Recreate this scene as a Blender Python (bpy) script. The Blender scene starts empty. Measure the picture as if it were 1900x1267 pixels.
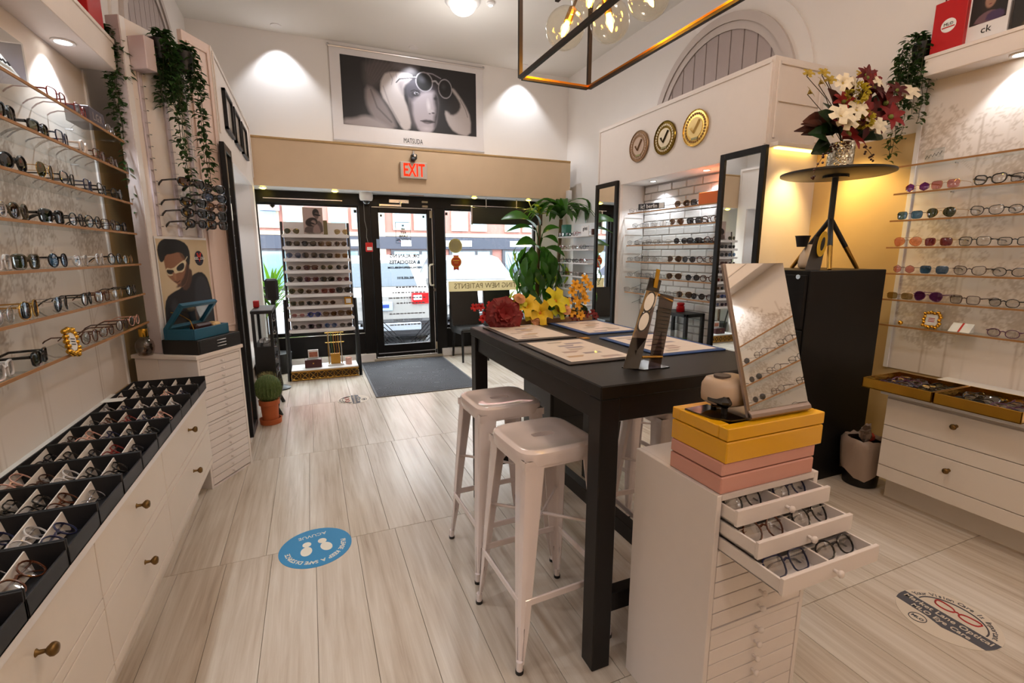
import bpy, math, random
import numpy as np
from mathutils import Vector, Matrix
random.seed(7)
R = math.radians
PI = math.pi
SC = bpy.context.scene
COL = SC.collection

# ------------------------------------------------------------------ camera, sky, exposure
cam_d = bpy.data.cameras.new('camera'); cam = bpy.data.objects.new('camera', cam_d); COL.objects.link(cam)
cam.location = (0, 0, 1.4); cam.rotation_euler = (R(90 - 10.4), 0, R(-22.6))
cam_d.sensor_width = 36; cam_d.sensor_fit = 'HORIZONTAL'; cam_d.lens = 890 / 1900 * 36
cam_d.clip_start = 0.05; cam_d.clip_end = 200
SC.camera = cam
SC.view_settings.view_transform = 'Standard'; SC.view_settings.look = 'None'
SC.view_settings.exposure = 0.12; SC.view_settings.gamma = 1; SC.view_settings.use_curve_mapping = False
SC.cycles.transparent_max_bounces = 20
SC.cycles.max_bounces = 5; SC.cycles.diffuse_bounces = 3; SC.cycles.glossy_bounces = 3; SC.cycles.transmission_bounces = 4
SC.cycles.use_adaptive_sampling = True; SC.cycles.adaptive_threshold = 0.06
SC.cycles.caustics_reflective = False; SC.cycles.caustics_refractive = False
W = bpy.data.worlds.new('overcast'); SC.world = W; W.use_nodes = True
bg = W.node_tree.nodes['Background']; bg.inputs[0].default_value = (0.93, 0.97, 1.0, 1); bg.inputs[1].default_value = 10.5

LK = 0.40
def spot(name, loc, target, power, color, angle=80, blend=0.6, size=0.03):
    d = bpy.data.lights.new(name, 'SPOT'); d.energy = power * LK; d.color = color; d.spot_size = R(angle); d.spot_blend = blend; d.shadow_soft_size = size
    o = bpy.data.objects.new(name, d); COL.objects.link(o); o.location = loc
    o.rotation_euler = (Vector(target) - Vector(loc)).to_track_quat('-Z', 'Y').to_euler(); return o
def point(name, loc, power, color, size=0.05):
    d = bpy.data.lights.new(name, 'POINT'); d.energy = power * LK; d.color = color; d.shadow_soft_size = size
    o = bpy.data.objects.new(name, d); COL.objects.link(o); o.location = loc; return o
COOL = (0.90, 0.94, 1.0); NEUT = (1.0, 0.9, 0.8); WARM = (1.0, 0.78, 0.60); AMB = (1.0, 0.62, 0.25); GOLD = (1.0, 0.82, 0.28)

# ------------------------------------------------------------------ materials
def lin(c):
    return tuple(((v / 12.92) if v <= 0.04045 else ((v + 0.055) / 1.055) ** 2.4) for v in c)
MATS = {}
def mat(name, rgb, rough=0.5, metal=0.0, spec=0.5, noise=0.0, nscale=20.0, bump=0.0, bscale=60.0, coat=0.0, emit=None, emis=0.0, trans=0.0, stretch=None):
    """principled material; rgb is an sRGB colour, optional procedural mottling and fine bump"""
    if name in MATS: return MATS[name]
    m = bpy.data.materials.new(name); m.use_nodes = True; nt = m.node_tree; b = nt.nodes['Principled BSDF']
    c = lin(rgb); b.inputs['Base Color'].default_value = (*c, 1); b.inputs['Roughness'].default_value = rough
    b.inputs['Metallic'].default_value = metal; b.inputs['Specular IOR Level'].default_value = spec
    b.inputs['Coat Weight'].default_value = coat; b.inputs['Coat Roughness'].default_value = 0.05
    if trans: b.inputs['Transmission Weight'].default_value = trans
    if emit: b.inputs['Emission Color'].default_value = (*lin(emit), 1); b.inputs['Emission Strength'].default_value = emis
    tc = nt.nodes.new('ShaderNodeTexCoord'); src = tc.outputs['Object']
    if stretch:
        mp = nt.nodes.new('ShaderNodeMapping'); mp.inputs['Scale'].default_value = stretch; nt.links.new(src, mp.inputs['Vector']); src = mp.outputs['Vector']
    n = nt.nodes.new('ShaderNodeTexNoise'); n.inputs['Scale'].default_value = nscale; n.inputs['Detail'].default_value = 4; nt.links.new(src, n.inputs['Vector'])
    mx = nt.nodes.new('ShaderNodeMix'); mx.data_type = 'RGBA'
    k = max(noise, 0.015)
    mx.inputs['A'].default_value = (*[v * (1 - k) for v in c], 1); mx.inputs['B'].default_value = (*[min(1, v * (1 + k)) for v in c], 1)
    nt.links.new(n.outputs['Fac'], mx.inputs['Factor']); nt.links.new(mx.outputs['Result'], b.inputs['Base Color'])
    if bump:
        n2 = nt.nodes.new('ShaderNodeTexNoise'); n2.inputs['Scale'].default_value = bscale; n2.inputs['Detail'].default_value = 3; nt.links.new(src, n2.inputs['Vector'])
        bp = nt.nodes.new('ShaderNodeBump'); bp.inputs['Strength'].default_value = bump; bp.inputs['Distance'].default_value = 0.004
        nt.links.new(n2.outputs['Fac'], bp.inputs['Height']); nt.links.new(bp.outputs['Normal'], b.inputs['Normal'])
    MATS[name] = m; return m
def leaf_mat(name, rgb, noise=.3, nscale=12, rough=.4, thin=.4):
    m = mat(name, rgb, rough, noise=noise, nscale=nscale); nt = m.node_tree; b = nt.nodes['Principled BSDF']
    if 'Translucent BSDF' in nt.nodes: return m
    t = nt.nodes.new('ShaderNodeBsdfTranslucent'); t.inputs[0].default_value = (*[min(1, v * 1.7) for v in lin(rgb)], 1)
    x = nt.nodes.new('ShaderNodeMixShader'); x.inputs[0].default_value = thin; nt.links.new(b.outputs[0], x.inputs[1]); nt.links.new(t.outputs[0], x.inputs[2]); nt.links.new(x.outputs[0], nt.nodes['Material Output'].inputs[0]); return m
def glass(name, tint=(1, 1, 1), refl=0.5, rough=0.0, edge=None):
    """thin clear pane: tinted transparency with a fresnel reflection on top"""
    if name in MATS: return MATS[name]
    m = bpy.data.materials.new(name); m.use_nodes = True; nt = m.node_tree; nt.nodes.remove(nt.nodes['Principled BSDF'])
    out = nt.nodes['Material Output']; t = nt.nodes.new('ShaderNodeBsdfTransparent'); t.inputs[0].default_value = (*lin(tint), 1)
    g = nt.nodes.new('ShaderNodeBsdfGlossy'); g.inputs['Roughness'].default_value = rough
    lw = nt.nodes.new('ShaderNodeLayerWeight'); lw.inputs[0].default_value = 0.5
    pw = nt.nodes.new('ShaderNodeMath'); pw.operation = 'POWER'; pw.inputs[1].default_value = 4.0; nt.links.new(lw.outputs['Facing'], pw.inputs[0])
    mu = nt.nodes.new('ShaderNodeMath'); mu.operation = 'MULTIPLY_ADD'; mu.inputs[1].default_value = 0.6; mu.inputs[2].default_value = 0.03 + 0.1 * refl; nt.links.new(pw.outputs[0], mu.inputs[0])
    mx = nt.nodes.new('ShaderNodeMixShader'); nt.links.new(mu.outputs[0], mx.inputs[0]); nt.links.new(t.outputs[0], mx.inputs[1]); nt.links.new(g.outputs[0], mx.inputs[2])
    nt.links.new(mx.outputs[0], out.inputs[0]); MATS[name] = m; return m
def lamp_mat(name, rgb, strength):
    if name in MATS: return MATS[name]
    m = bpy.data.materials.new(name); m.use_nodes = True; nt = m.node_tree; nt.nodes.remove(nt.nodes['Principled BSDF'])
    e = nt.nodes.new('ShaderNodeEmission'); e.inputs[0].default_value = (*lin(rgb), 1); e.inputs[1].default_value = strength
    nt.links.new(e.outputs[0], nt.nodes['Material Output'].inputs[0]); MATS[name] = m; return m
def print_mat(name, rough=0.6, coat=0.0, alpha=False):
    if name in MATS: return MATS[name]
    m = bpy.data.materials.new(name); m.use_nodes = True; nt = m.node_tree; b = nt.nodes['Principled BSDF']
    a = nt.nodes.new('ShaderNodeAttribute'); a.attribute_name = 'Col'; nt.links.new(a.outputs['Color'], b.inputs['Base Color'])
    b.inputs['Roughness'].default_value = rough; b.inputs['Coat Weight'].default_value = coat; MATS[name] = m; return m

# ------------------------------------------------------------------ mesh building
class MB:
    def __init__(s, M=None): s.v = []; s.f = []; s.M = M
    def add(s, vs, fs):
        o = len(s.v)
        if s.M is not None: vs = [tuple(s.M @ Vector(v)) for v in vs]
        s.v += [tuple(v) for v in vs]; s.f += [tuple(i + o for i in f) for f in fs]; return s
    def box(s, x0, x1, y0, y1, z0, z1, b=0.0):
        if x0 > x1: x0, x1 = x1, x0
        if y0 > y1: y0, y1 = y1, y0
        if z0 > z1: z0, z1 = z1, z0
        if b <= 0:
            vs = [(x, y, z) for x in (x0, x1) for y in (y0, y1) for z in (z0, z1)]
            return s.add(vs, [(0, 1, 3, 2), (4, 6, 7, 5), (0, 4, 5, 1), (2, 3, 7, 6), (0, 2, 6, 4), (1, 5, 7, 3)])
        c = ((x0 + x1) / 2, (y0 + y1) / 2, (z0 + z1) / 2); h = ((x1 - x0) / 2, (y1 - y0) / 2, (z1 - z0) / 2); b = min(b, min(h) * 0.9)
        vs = []; ix = {}
        for a in (-1, 1):
            for d in (-1, 1):
                for e in (-1, 1):
                    for k in range(3):
                        q = [h[i] - (b if i != k else 0) for i in range(3)]
                        ix[(a, d, e, k)] = len(vs); vs.append((c[0] + a * q[0], c[1] + d * q[1], c[2] + e * q[2]))
        fs = []
        S = [(-1, -1), (1, -1), (1, 1), (-1, 1)]
        for k in range(3):
            o = [i for i in range(3) if i != k]
            for sg in (-1, 1):
                f = []
                for p in S:
                    t = [0, 0, 0]; t[k] = sg; t[o[0]] = p[0]; t[o[1]] = p[1]; f.append(ix[(*t, k)])
                fs.append(f)
        for k in range(3):
            o = [i for i in range(3) if i != k]
            for p in S:
                f = []
                for sg, kk in ((-1, o[0]), (1, o[0]), (1, o[1]), (-1, o[1])):
                    t = [0, 0, 0]; t[k] = sg; t[o[0]] = p[0]; t[o[1]] = p[1]; f.append(ix[(*t, kk)])
                fs.append(f)
        for a in (-1, 1):
            for d in (-1, 1):
                for e in (-1, 1): fs.append([ix[(a, d, e, k)] for k in range(3)])
        C = Vector(c); out = []
        for f in fs:
            p = [Vector(vs[i]) for i in f]; n = (p[1] - p[0]).cross(p[2] - p[0])
            out.append(f if n.dot(sum(p, Vector()) / len(p) - C) > 0 else f[::-1])
        return s.add(vs, out)
    def prism(s, pts, z0, z1):
        n = len(pts); vs = [(x, y, z0) for x, y in pts] + [(x, y, z1) for x, y in pts]
        return s.add(vs, [tuple(range(n))[::-1], tuple(range(n, 2 * n))] + [(i, (i + 1) % n, n + (i + 1) % n, n + i) for i in range(n)])
    def tube(s, path, r, n=8, closed=False, cap=True, flat=1.0, up=(0, 0, 1)):
        P = [Vector(p) for p in path]; m = len(P); vs = []; fs = []
        rr = r if isinstance(r, (list, tuple)) else [r] * m
        prev = None
        for i in range(m):
            a = P[(i - 1) % m] if (closed or i > 0) else P[0]; b = P[(i + 1) % m] if (closed or i < m - 1) else P[-1]
            t = (b - a)
            if t.length < 1e-9: t = Vector((0, 0, 1))
            t.normalize(); u = Vector(up)
            if prev is not None and not closed: u = prev
            if abs(t.dot(u)) > 0.95: u = Vector((1, 0, 0)) if abs(t.x) < 0.9 else Vector((0, 1, 0))
            sd = t.cross(u).normalized(); nu = sd.cross(t).normalized(); prev = nu
            for k in range(n):
                an = 2 * PI * k / n; q = P[i] + sd * math.cos(an) * rr[i] * flat + nu * math.sin(an) * rr[i]; vs.append(tuple(q))
        L = m if closed else m - 1
        for i in range(L):
            j = (i + 1) % m
            for k in range(n):
                l = (k + 1) % n; fs.append((i * n + k, i * n + l, j * n + l, j * n + k))
        if cap and not closed: fs += [tuple(range(n))[::-1], tuple(range((m - 1) * n, m * n))]
        return s.add(vs, fs)
    def cyl(s, p0, p1, r, n=16, r2=None): return s.tube([p0, p1], [r, r if r2 is None else r2], n)
    def lathe(s, prof, n=20, c=(0, 0, 0), cap=True):
        vs = []; fs = []; m = len(prof)
        for r, z in prof:
            for k in range(n):
                a = 2 * PI * k / n; vs.append((c[0] + r * math.cos(a), c[1] + r * math.sin(a), c[2] + z))
        for i in range(m - 1):
            for k in range(n):
                l = (k + 1) % n; fs.append((i * n + k, i * n + l, (i + 1) * n + l, (i + 1) * n + k))
        if cap:
            if prof[0][0] > 1e-5: fs.append(tuple(range(n))[::-1])
            if prof[-1][0] > 1e-5: fs.append(tuple(range((m - 1) * n, m * n)))
        return s.add(vs, fs)
    def sphere(s, c, r, n=12, m=8, sq=(1, 1, 1)):
        pr = [(max(1e-4, r * math.sin(PI * i / m)), -r * math.cos(PI * i / m)) for i in range(m + 1)]
        t = MB(); t.lathe(pr, n, cap=False)
        return s.add([(c[0] + x * sq[0], c[1] + y * sq[1], c[2] + z * sq[2]) for x, y, z in t.v], t.f)
    def disc(s, c, r, n=24, ax='z', t=0.002, ry=None):
        ry = ry or r; pts = [(r * math.cos(2 * PI * k / n), ry * math.sin(2 * PI * k / n)) for k in range(n)]
        q = MB(); q.prism(pts, -t / 2, t / 2)
        mp = {'z': lambda a: (a[0], a[1], a[2]), 'x': lambda a: (a[2], a[0], a[1]), 'y': lambda a: (a[0], -a[2], a[1])}[ax]
        return s.add([tuple(Vector(c) + Vector(mp(v))) for v in q.v], q.f)
    def leaf(s, base, tip, w, bend=0.15, up=(0, 0, 1), seg=4, fold=0.25, tip_w=0.04):
        """pointed leaf blade, folded along its midrib and arching; thin two-sided sheet"""
        B = Vector(base); T = Vector(tip); d = T - B; L = d.length; sd = d.cross(Vector(up))
        if sd.length < 1e-6: sd = d.cross(Vector((1, 0, 0)))
        sd.normalize(); nu = sd.cross(d).normalized(); vs = []; fs = []
        for i in range(seg + 1):
            t = i / seg; ww = w * (math.sin(PI * min(1, t * 0.92 + 0.08)) ** 0.8) / 2 if 0 < i < seg else w * (0.04 if i == 0 else tip_w)
            p = B + d * t + nu * (bend * L * math.sin(PI * t))
            vs += [tuple(p + sd * ww + nu * ww * fold), tuple(p), tuple(p - sd * ww + nu * ww * fold)]
        for i in range(seg):
            a = 3 * i; fs += [(a, a + 1, a + 4, a + 3), (a + 1, a + 2, a + 5, a + 4)]
        return s.add(vs, fs)
    def mesh(s, name, m, smooth=False):
        me = bpy.data.meshes.new(name); me.from_pydata(s.v, [], s.f); me.materials.append(m)
        if smooth:
            me.polygons.foreach_set('use_smooth', [True] * len(me.polygons)); me.set_sharp_from_angle(angle=R(smooth if smooth is not True else 42))
        me.update(); return me
    def build(s, name, m, parent=None, smooth=False, local=False, kind=None):
        if parent is not None and not local:
            o = wloc(parent); s.v = [(x - o[0], y - o[1], z - o[2]) for x, y, z in s.v]
        return obj(name, s.mesh(name, m, smooth), parent, kind)
def wloc(o):
    v = Vector((0, 0, 0))
    while o is not None: v += o.location; o = o.parent
    return v
def obj(name, me, parent=None, kind=None, label=None):
    o = bpy.data.objects.new(name, me); COL.objects.link(o)
    if parent is not None: o.parent = parent
    if kind: o['kind'] = kind
    if label: o['label'] = label
    return o
def thing(name, label, cat, loc=(0, 0, 0), rotz=0, group=None):
    o = bpy.data.objects.new(name, None); COL.objects.link(o); o.empty_display_size = 0.1
    o.location = loc; o.rotation_euler = (0, 0, rotz); return tag(o, label, cat, group)
def tag(o, label, cat, group=None):
    o['label'] = label; o['category'] = cat
    if group: o['group'] = group
    return o
def struct(o): o['kind'] = 'structure'; return o
def dup(root, loc, rotz=0, label=None, group=None, rot=None):
    r = root.copy(); COL.objects.link(r); r.location = loc; r.rotation_euler = rot or (0, 0, rotz)
    if label: r['label'] = label
    if group: r['group'] = group
    for ch in list(root.children):
        c = ch.copy(); COL.objects.link(c); c.parent = r
        for g in ch.children:
            d = g.copy(); COL.objects.link(d); d.parent = c
    return r
def part_copy(o, parent, loc=None, name=None):
    c = o.copy(); COL.objects.link(c); c.parent = parent
    if loc is not None: c.location = loc
    return c
def text_mesh(s, size, m, font_x=1.0, align='CENTER', thick=0.0006, bold=0.0):
    cu = bpy.data.curves.new('txt', 'FONT'); cu.body = s; cu.size = size; cu.align_x = align; cu.align_y = 'CENTER'; cu.extrude = thick; cu.resolution_u = 2; cu.offset = bold
    o = bpy.data.objects.new('txt', cu); me = bpy.data.meshes.new_from_object(o); bpy.data.objects.remove(o)
    me.materials.clear(); me.materials.append(m)
    if font_x != 1.0:
        for v in me.vertices: v.co.x *= font_x
    me.name = 'lettering'; return me
def lettering(s, size, m, M, parent=None, **k):
    """flat lettering placed by matrix M (text x right, y up, z towards the reader), in the parent's local space"""
    me = text_mesh(s, size, m, **k); me.transform(M); return obj('lettering', me, parent)
def basis(o, x, y):
    x = Vector(x).normalized(); y = Vector(y).normalized(); z = x.cross(y)
    return Matrix(((x.x, y.x, z.x, o[0]), (x.y, y.y, z.y, o[1]), (x.z, y.z, z.z, o[2]), (0, 0, 0, 1)))
def arc_text(s, rad, size, m, M, a0, a1, parent, inward=False, bold=0.0):
    """letters set round a circle, from angle a0 to a1, joined into one lettering mesh"""
    vs, fs = [], []; n = len(s)
    for i, ch in enumerate(s):
        if ch == ' ': continue
        a = a0 + (a1 - a0) * i / max(1, n - 1); me = text_mesh(ch, size, m, bold=bold)
        rot = a - PI / 2 if not inward else a + PI / 2
        T = M @ Matrix.Translation((rad * math.cos(a), rad * math.sin(a), 0)) @ Matrix.Rotation(rot, 4, 'Z')
        o = len(vs); vs += [tuple(T @ v.co) for v in me.vertices]; fs += [tuple(o + j for j in p.vertices) for p in me.polygons]; bpy.data.meshes.remove(me)
    me = bpy.data.meshes.new('lettering'); me.from_pydata(vs, [], fs); me.materials.append(m); return obj('lettering', me, parent)

# ------------------------------------------------------------------ flat prints (posters, wallpaper) as coloured grids
class Canvas:
    def __init__(s, w, h, bgc):
        s.w, s.h = w, h; s.a = np.zeros((h, w, 3)); s.a[:] = lin(bgc); s.asp = h / w
        s.X, s.Y = np.meshgrid(np.linspace(0, 1, w), np.linspace(0, s.asp, h))
    def mixin(s, al, c): s.a = s.a * (1 - al[..., None]) + np.array(lin(c)) * al[..., None]
    def ell(s, cx, cy, rx, ry, c, soft=0.3, rot=0, a=1.0):
        cy *= s.asp; ry *= s.asp; dx = s.X - cx; dy = s.Y - cy; ca, sa = math.cos(R(rot)), math.sin(R(rot))
        u = (dx * ca + dy * sa) / rx; v = (-dx * sa + dy * ca) / ry; d = np.sqrt(u * u + v * v)
        s.mixin(a * np.clip((1 - d) / soft + 0.5 * (soft < 0.2), 0, 1), c); return s
    def poly(s, pts, c, soft=0.01, smooth=1, a=1.0):
        for _ in range(smooth):
            q = []
            for i in range(len(pts)):
                p0, p1 = pts[i], pts[(i + 1) % len(pts)]
                q += [(p0[0] * .75 + p1[0] * .25, p0[1] * .75 + p1[1] * .25), (p0[0] * .25 + p1[0] * .75, p0[1] * .25 + p1[1] * .75)]
            pts = q
        P = [(x, y * s.asp) for x, y in pts]; ins = np.zeros(s.X.shape, bool); dm = np.full(s.X.shape, 9.0)
        for i in range(len(P)):
            (x0, y0), (x1, y1) = P[i], P[(i + 1) % len(P)]; ex, ey = x1 - x0, y1 - y0; L = ex * ex + ey * ey + 1e-12
            t = np.clip(((s.X - x0) * ex + (s.Y - y0) * ey) / L, 0, 1); dm = np.minimum(dm, np.hypot(s.X - x0 - t * ex, s.Y - y0 - t * ey))
            if y0 != y1: ins ^= ((y0 > s.Y) != (y1 > s.Y)) & (s.X < ex * (s.Y - y0) / ey + x0)
        s.mixin(a * np.clip(0.5 + np.where(ins, dm, -dm) / soft, 0, 1), c); return s
    def line(s, pts, w, c, a=1.0):
        P = [(x, y * s.asp) for x, y in pts]; dm = np.full(s.X.shape, 9.0)
        for (x0, y0), (x1, y1) in zip(P, P[1:]):
            ex, ey = x1 - x0, y1 - y0; L = ex * ex + ey * ey + 1e-12; t = np.clip(((s.X - x0) * ex + (s.Y - y0) * ey) / L, 0, 1)
            dm = np.minimum(dm, np.hypot(s.X - x0 - t * ex, s.Y - y0 - t * ey))
        s.mixin(a * np.clip(0.5 + (w / 2 - dm) / (0.6 / s.w), 0, 1), c); return s
    def noise(s, k, seed=1):
        g = np.random.default_rng(seed); s.a = np.clip(s.a * (1 + k * g.standard_normal(s.a.shape[:2])[..., None]), 0, 1); return s
    def obj(s, name, M, W_, m, parent=None, flip=False):
        """grid mesh W_ wide placed by matrix M (x right, y up, origin at lower left)"""
        H_ = W_ * s.asp * (s.w - 1) / (s.w - 1); h, w = s.h, s.w
        v = np.zeros((h * w, 3)); v[:, 0] = (s.X * W_).ravel(); v[:, 1] = (s.Y * W_).ravel()
        Mm = np.array(M); v = v @ Mm[:3, :3].T + Mm[:3, 3]
        i = np.arange((h - 1) * (w - 1)); r = i // (w - 1); c = i % (w - 1); a0 = r * w + c
        f = np.stack([a0, a0 + 1, a0 + w + 1, a0 + w], 1)
        me = bpy.data.meshes.new(name); me.vertices.add(h * w); me.vertices.foreach_set('co', v.ravel())
        me.loops.add(f.size); me.loops.foreach_set('vertex_index', f.ravel()); me.polygons.add(len(f)); me.polygons.foreach_set('loop_start', np.arange(0, f.size, 4))
        me.update(calc_edges=True); at = me.color_attributes.new('Col', 'FLOAT_COLOR', 'POINT')
        at.data.foreach_set('color', np.concatenate([s.a.reshape(-1, 3), np.ones((h * w, 1))], 1).ravel()); me.materials.append(m)
        return obj(name, me, parent)
# ------------------------------------------------------------------ shared materials
WALL = mat('wall_white', (.93, .91, .895), .85, noise=.03, nscale=3, bump=.05, bscale=200)
CEIL = mat('ceiling_white', (.93, .92, .905), .9, noise=.02, nscale=2)
BEIGE = mat('beige_paint', (.86, .75, .62), .8, noise=.06, nscale=5)
OCHRE = mat('ochre_paint', (.80, .69, .49), .75, noise=.06, nscale=4)
CASE = mat('case_paint', (.93, .89, .86), .55, noise=.02)
CREAM = mat('cabinet_cream', (.92, .885, .84), .45, noise=.02)
WHITE = mat('gloss_white', (.93, .92, .92), .3, noise=.01)
BLACKF = mat('black_frame', (.032, .028, .03), .4, spec=.3, noise=.1)
BLACK = mat('black_satin', (.05, .045, .045), .45, noise=.15, nscale=40)
BLKWOOD = mat('black_wood', (.05, .04, .038), .4, spec=.35, noise=.3, nscale=30, stretch=(1, 8, 8))
MIRROR = mat('mirror', (.93, .94, .94), .015, metal=1.0)
CHROME = mat('chrome', (.82, .82, .83), .18, metal=1.0)
BRASS = mat('brass', (.72, .55, .26), .28, metal=1.0, noise=.15)
ABRASS = mat('antique_brass', (.47, .37, .22), .4, metal=.9, noise=.25, nscale=90)
GOLDM = mat('polished_gold', (.86, .66, .25), .2, metal=1.0, noise=.12)
WOODE = mat('oak_edge', (.66, .47, .27), .5, noise=.25, nscale=40, stretch=(8, 1, 8))
PANE = glass('window_glass', (.99, 1, 1), .1)
SHELFG = glass('shelf_glass', (.982, .992, .99), .25)
CLEAR = glass('clear_acrylic', (.97, .98, .98), .8)
INKB = mat('ink_black', (.06, .06, .07), .6)
INKW = mat('ink_white', (.94, .94, .93), .6)
RED = mat('red_card', (.74, .05, .07), .4, noise=.05)
PRINT = print_mat('printed_sheet', .55)
PRINTG = print_mat('printed_gloss', .3, .3)

XL, XR, YF, YB, ZC = -1.04, 3.55, 6.45, -3.0, 3.83

# ------------------------------------------------------------------ floor: individual wood-look planks
def wood_mat():
    m = bpy.data.materials.new('plank_wood'); m.use_nodes = True; nt = m.node_tree; b = nt.nodes['Principled BSDF']; N = nt.nodes.new; L = nt.links.new
    tc = N('ShaderNodeTexCoord'); oi = N('ShaderNodeObjectInfo'); ad = N('ShaderNodeVectorMath'); ad.operation = 'ADD'
    cmb = N('ShaderNodeCombineXYZ'); ml = N('ShaderNodeMath'); ml.operation = 'MULTIPLY'; ml.inputs[1].default_value = 40; L(oi.outputs['Random'], ml.inputs[0])
    L(ml.outputs[0], cmb.inputs[0]); L(ml.outputs[0], cmb.inputs[1]); L(tc.outputs['Object'], ad.inputs[0]); L(cmb.outputs[0], ad.inputs[1])
    mp = N('ShaderNodeMapping'); mp.inputs['Scale'].default_value = (34, 1.6, 1); L(ad.outputs[0], mp.inputs['Vector'])
    n1 = N('ShaderNodeTexNoise'); n1.inputs['Scale'].default_value = 1.0; n1.inputs['Detail'].default_value = 7; n1.inputs['Roughness'].default_value = .62; n1.inputs['Distortion'].default_value = .5; L(mp.outputs[0], n1.inputs['Vector'])
    mp2 = N('ShaderNodeMapping'); mp2.inputs['Scale'].default_value = (6, .9, 1); L(ad.outputs[0], mp2.inputs['Vector'])
    n2 = N('ShaderNodeTexNoise'); n2.inputs['Scale'].default_value = 1.0; n2.inputs['Detail'].default_value = 3; L(mp2.outputs[0], n2.inputs['Vector'])
    mm = N('ShaderNodeMath'); mm.operation = 'MULTIPLY_ADD'; mm.inputs[1].default_value = .45; L(n2.outputs['Fac'], mm.inputs[0])
    m3 = N('ShaderNodeMath'); m3.operation = 'MULTIPLY'; m3.inputs[1].default_value = .62; L(n1.outputs['Fac'], m3.inputs[0]); L(m3.outputs[0], mm.inputs[2])
    r = N('ShaderNodeValToRGB'); e = r.color_ramp.elements
    e[0].position = .36; e[0].color = (*lin((.69, .625, .555)), 1); e[1].position = .68; e[1].color = (*lin((.865, .83, .78)), 1)
    k = e.new(.5); k.color = (*lin((.79, .74, .675)), 1); L(mm.outputs[0], r.inputs[0])
    L(r.outputs[0], b.inputs['Base Color']); b.inputs['Roughness'].default_value = .27
    bp = N('ShaderNodeBump'); bp.inputs['Strength'].default_value = .08; bp.inputs['Distance'].default_value = .003; L(n1.outputs['Fac'], bp.inputs['Height']); L(bp.outputs[0], b.inputs['Normal'])
    return m
WOOD = wood_mat()
GROUT = mat('joint_dark', (.42, .36, .3), .9)
floor = MB().box(XL - .2, XR + .2, YB - .2, YF + .1, -.12, -.006).build('floor', GROUT); struct(floor)
pk = MB().box(-.0942, .0942, -.5988, .5988, -.008, 0, .0009).mesh('plank', WOOD)
r = -4
for row in range(-4, 5):
    y = 1.13 + 1.2 * row + .6
    if y + .6 < YB or y - .6 > YF: continue
    for c in range(-6, 21):
        x = -.095 + .19 * c + .095 + (.027 if row % 2 == 0 else 0)
        if x < XL - .05 or x > XR + .05: continue
        if y + .6 > YF + .05:
            q = obj('plank', pk, floor); q.location = (x, YF - .6 + .05, -.0002); q.location.y = y; continue
        q = obj('plank', pk, floor); q.location = (x, y, 0)

# ------------------------------------------------------------------ walls and ceiling
def arch_pts(cy, cz, r, n=28, a0=0, a1=PI): return [(cy + r * math.cos(a0 + (a1 - a0) * i / n), cz + r * math.sin(a0 + (a1 - a0) * i / n)) for i in range(n + 1)]
wl = struct(MB().box(XL - .15, XL, YB, YF + .15, 0, ZC).build('wall_left', WALL))
wr = struct(MB().box(XR, XR + .15, YB, YF + .15, 0, ZC).build('wall_right', WALL))
struct(MB().box(XL - .15, XR + .15, YB - .15, YB, 0, ZC).build('wall_back', mat('wall_back', (.9, .84, .76), .85)))
struct(MB().box(XL - .15, XR + .15, YB - .15, YF + .3, ZC, ZC + .15).build('ceiling', CEIL))
MB().box(XL, XL + .004, YB, 3.9, 0, 2.14).build('ochre_paint_field', OCHRE, wl)
MB().box(XR - .004, XR, YB, 2.6, 0, 2.14).build('ochre_paint_field', OCHRE, wr)
wf = MB()
wf.box(XL, XR, YF, YF + .15, 2.13, ZC); wf.box(XL, -.55, YF, YF + .15, 0, 2.13); wf.box(3.06, XR, YF, YF + .15, 0, 2.13)
wf = struct(wf.build('wall_front', WALL))
so = struct(MB().box(-.52, 3.40, 6.08, YF - .005, 2.13, 2.62).build('trim_1', BEIGE)); so['label'] = 'beige boxed soffit over the shop window'
MB().box(-.52, 3.40, 6.07, 6.20, 2.62, 2.645, .004).build('ledge_cap', mat('soffit_ledge', (.72, .58, .38), .5, noise=.2, nscale=30), so)
MB().box(-.52, 3.40, 6.085, YF - .01, 2.126, 2.1299).build('soffit_underside', WHITE, so)
for i, x0, x1 in ((0, -.5, .725), (1, 1.618, 3.5)):
    struct(MB().box(x0, x1, 6.385, 6.45, 0, .105, .006).build('baseboard_front' if i == 0 else 'baseboard_front_right', WHITE))

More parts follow.
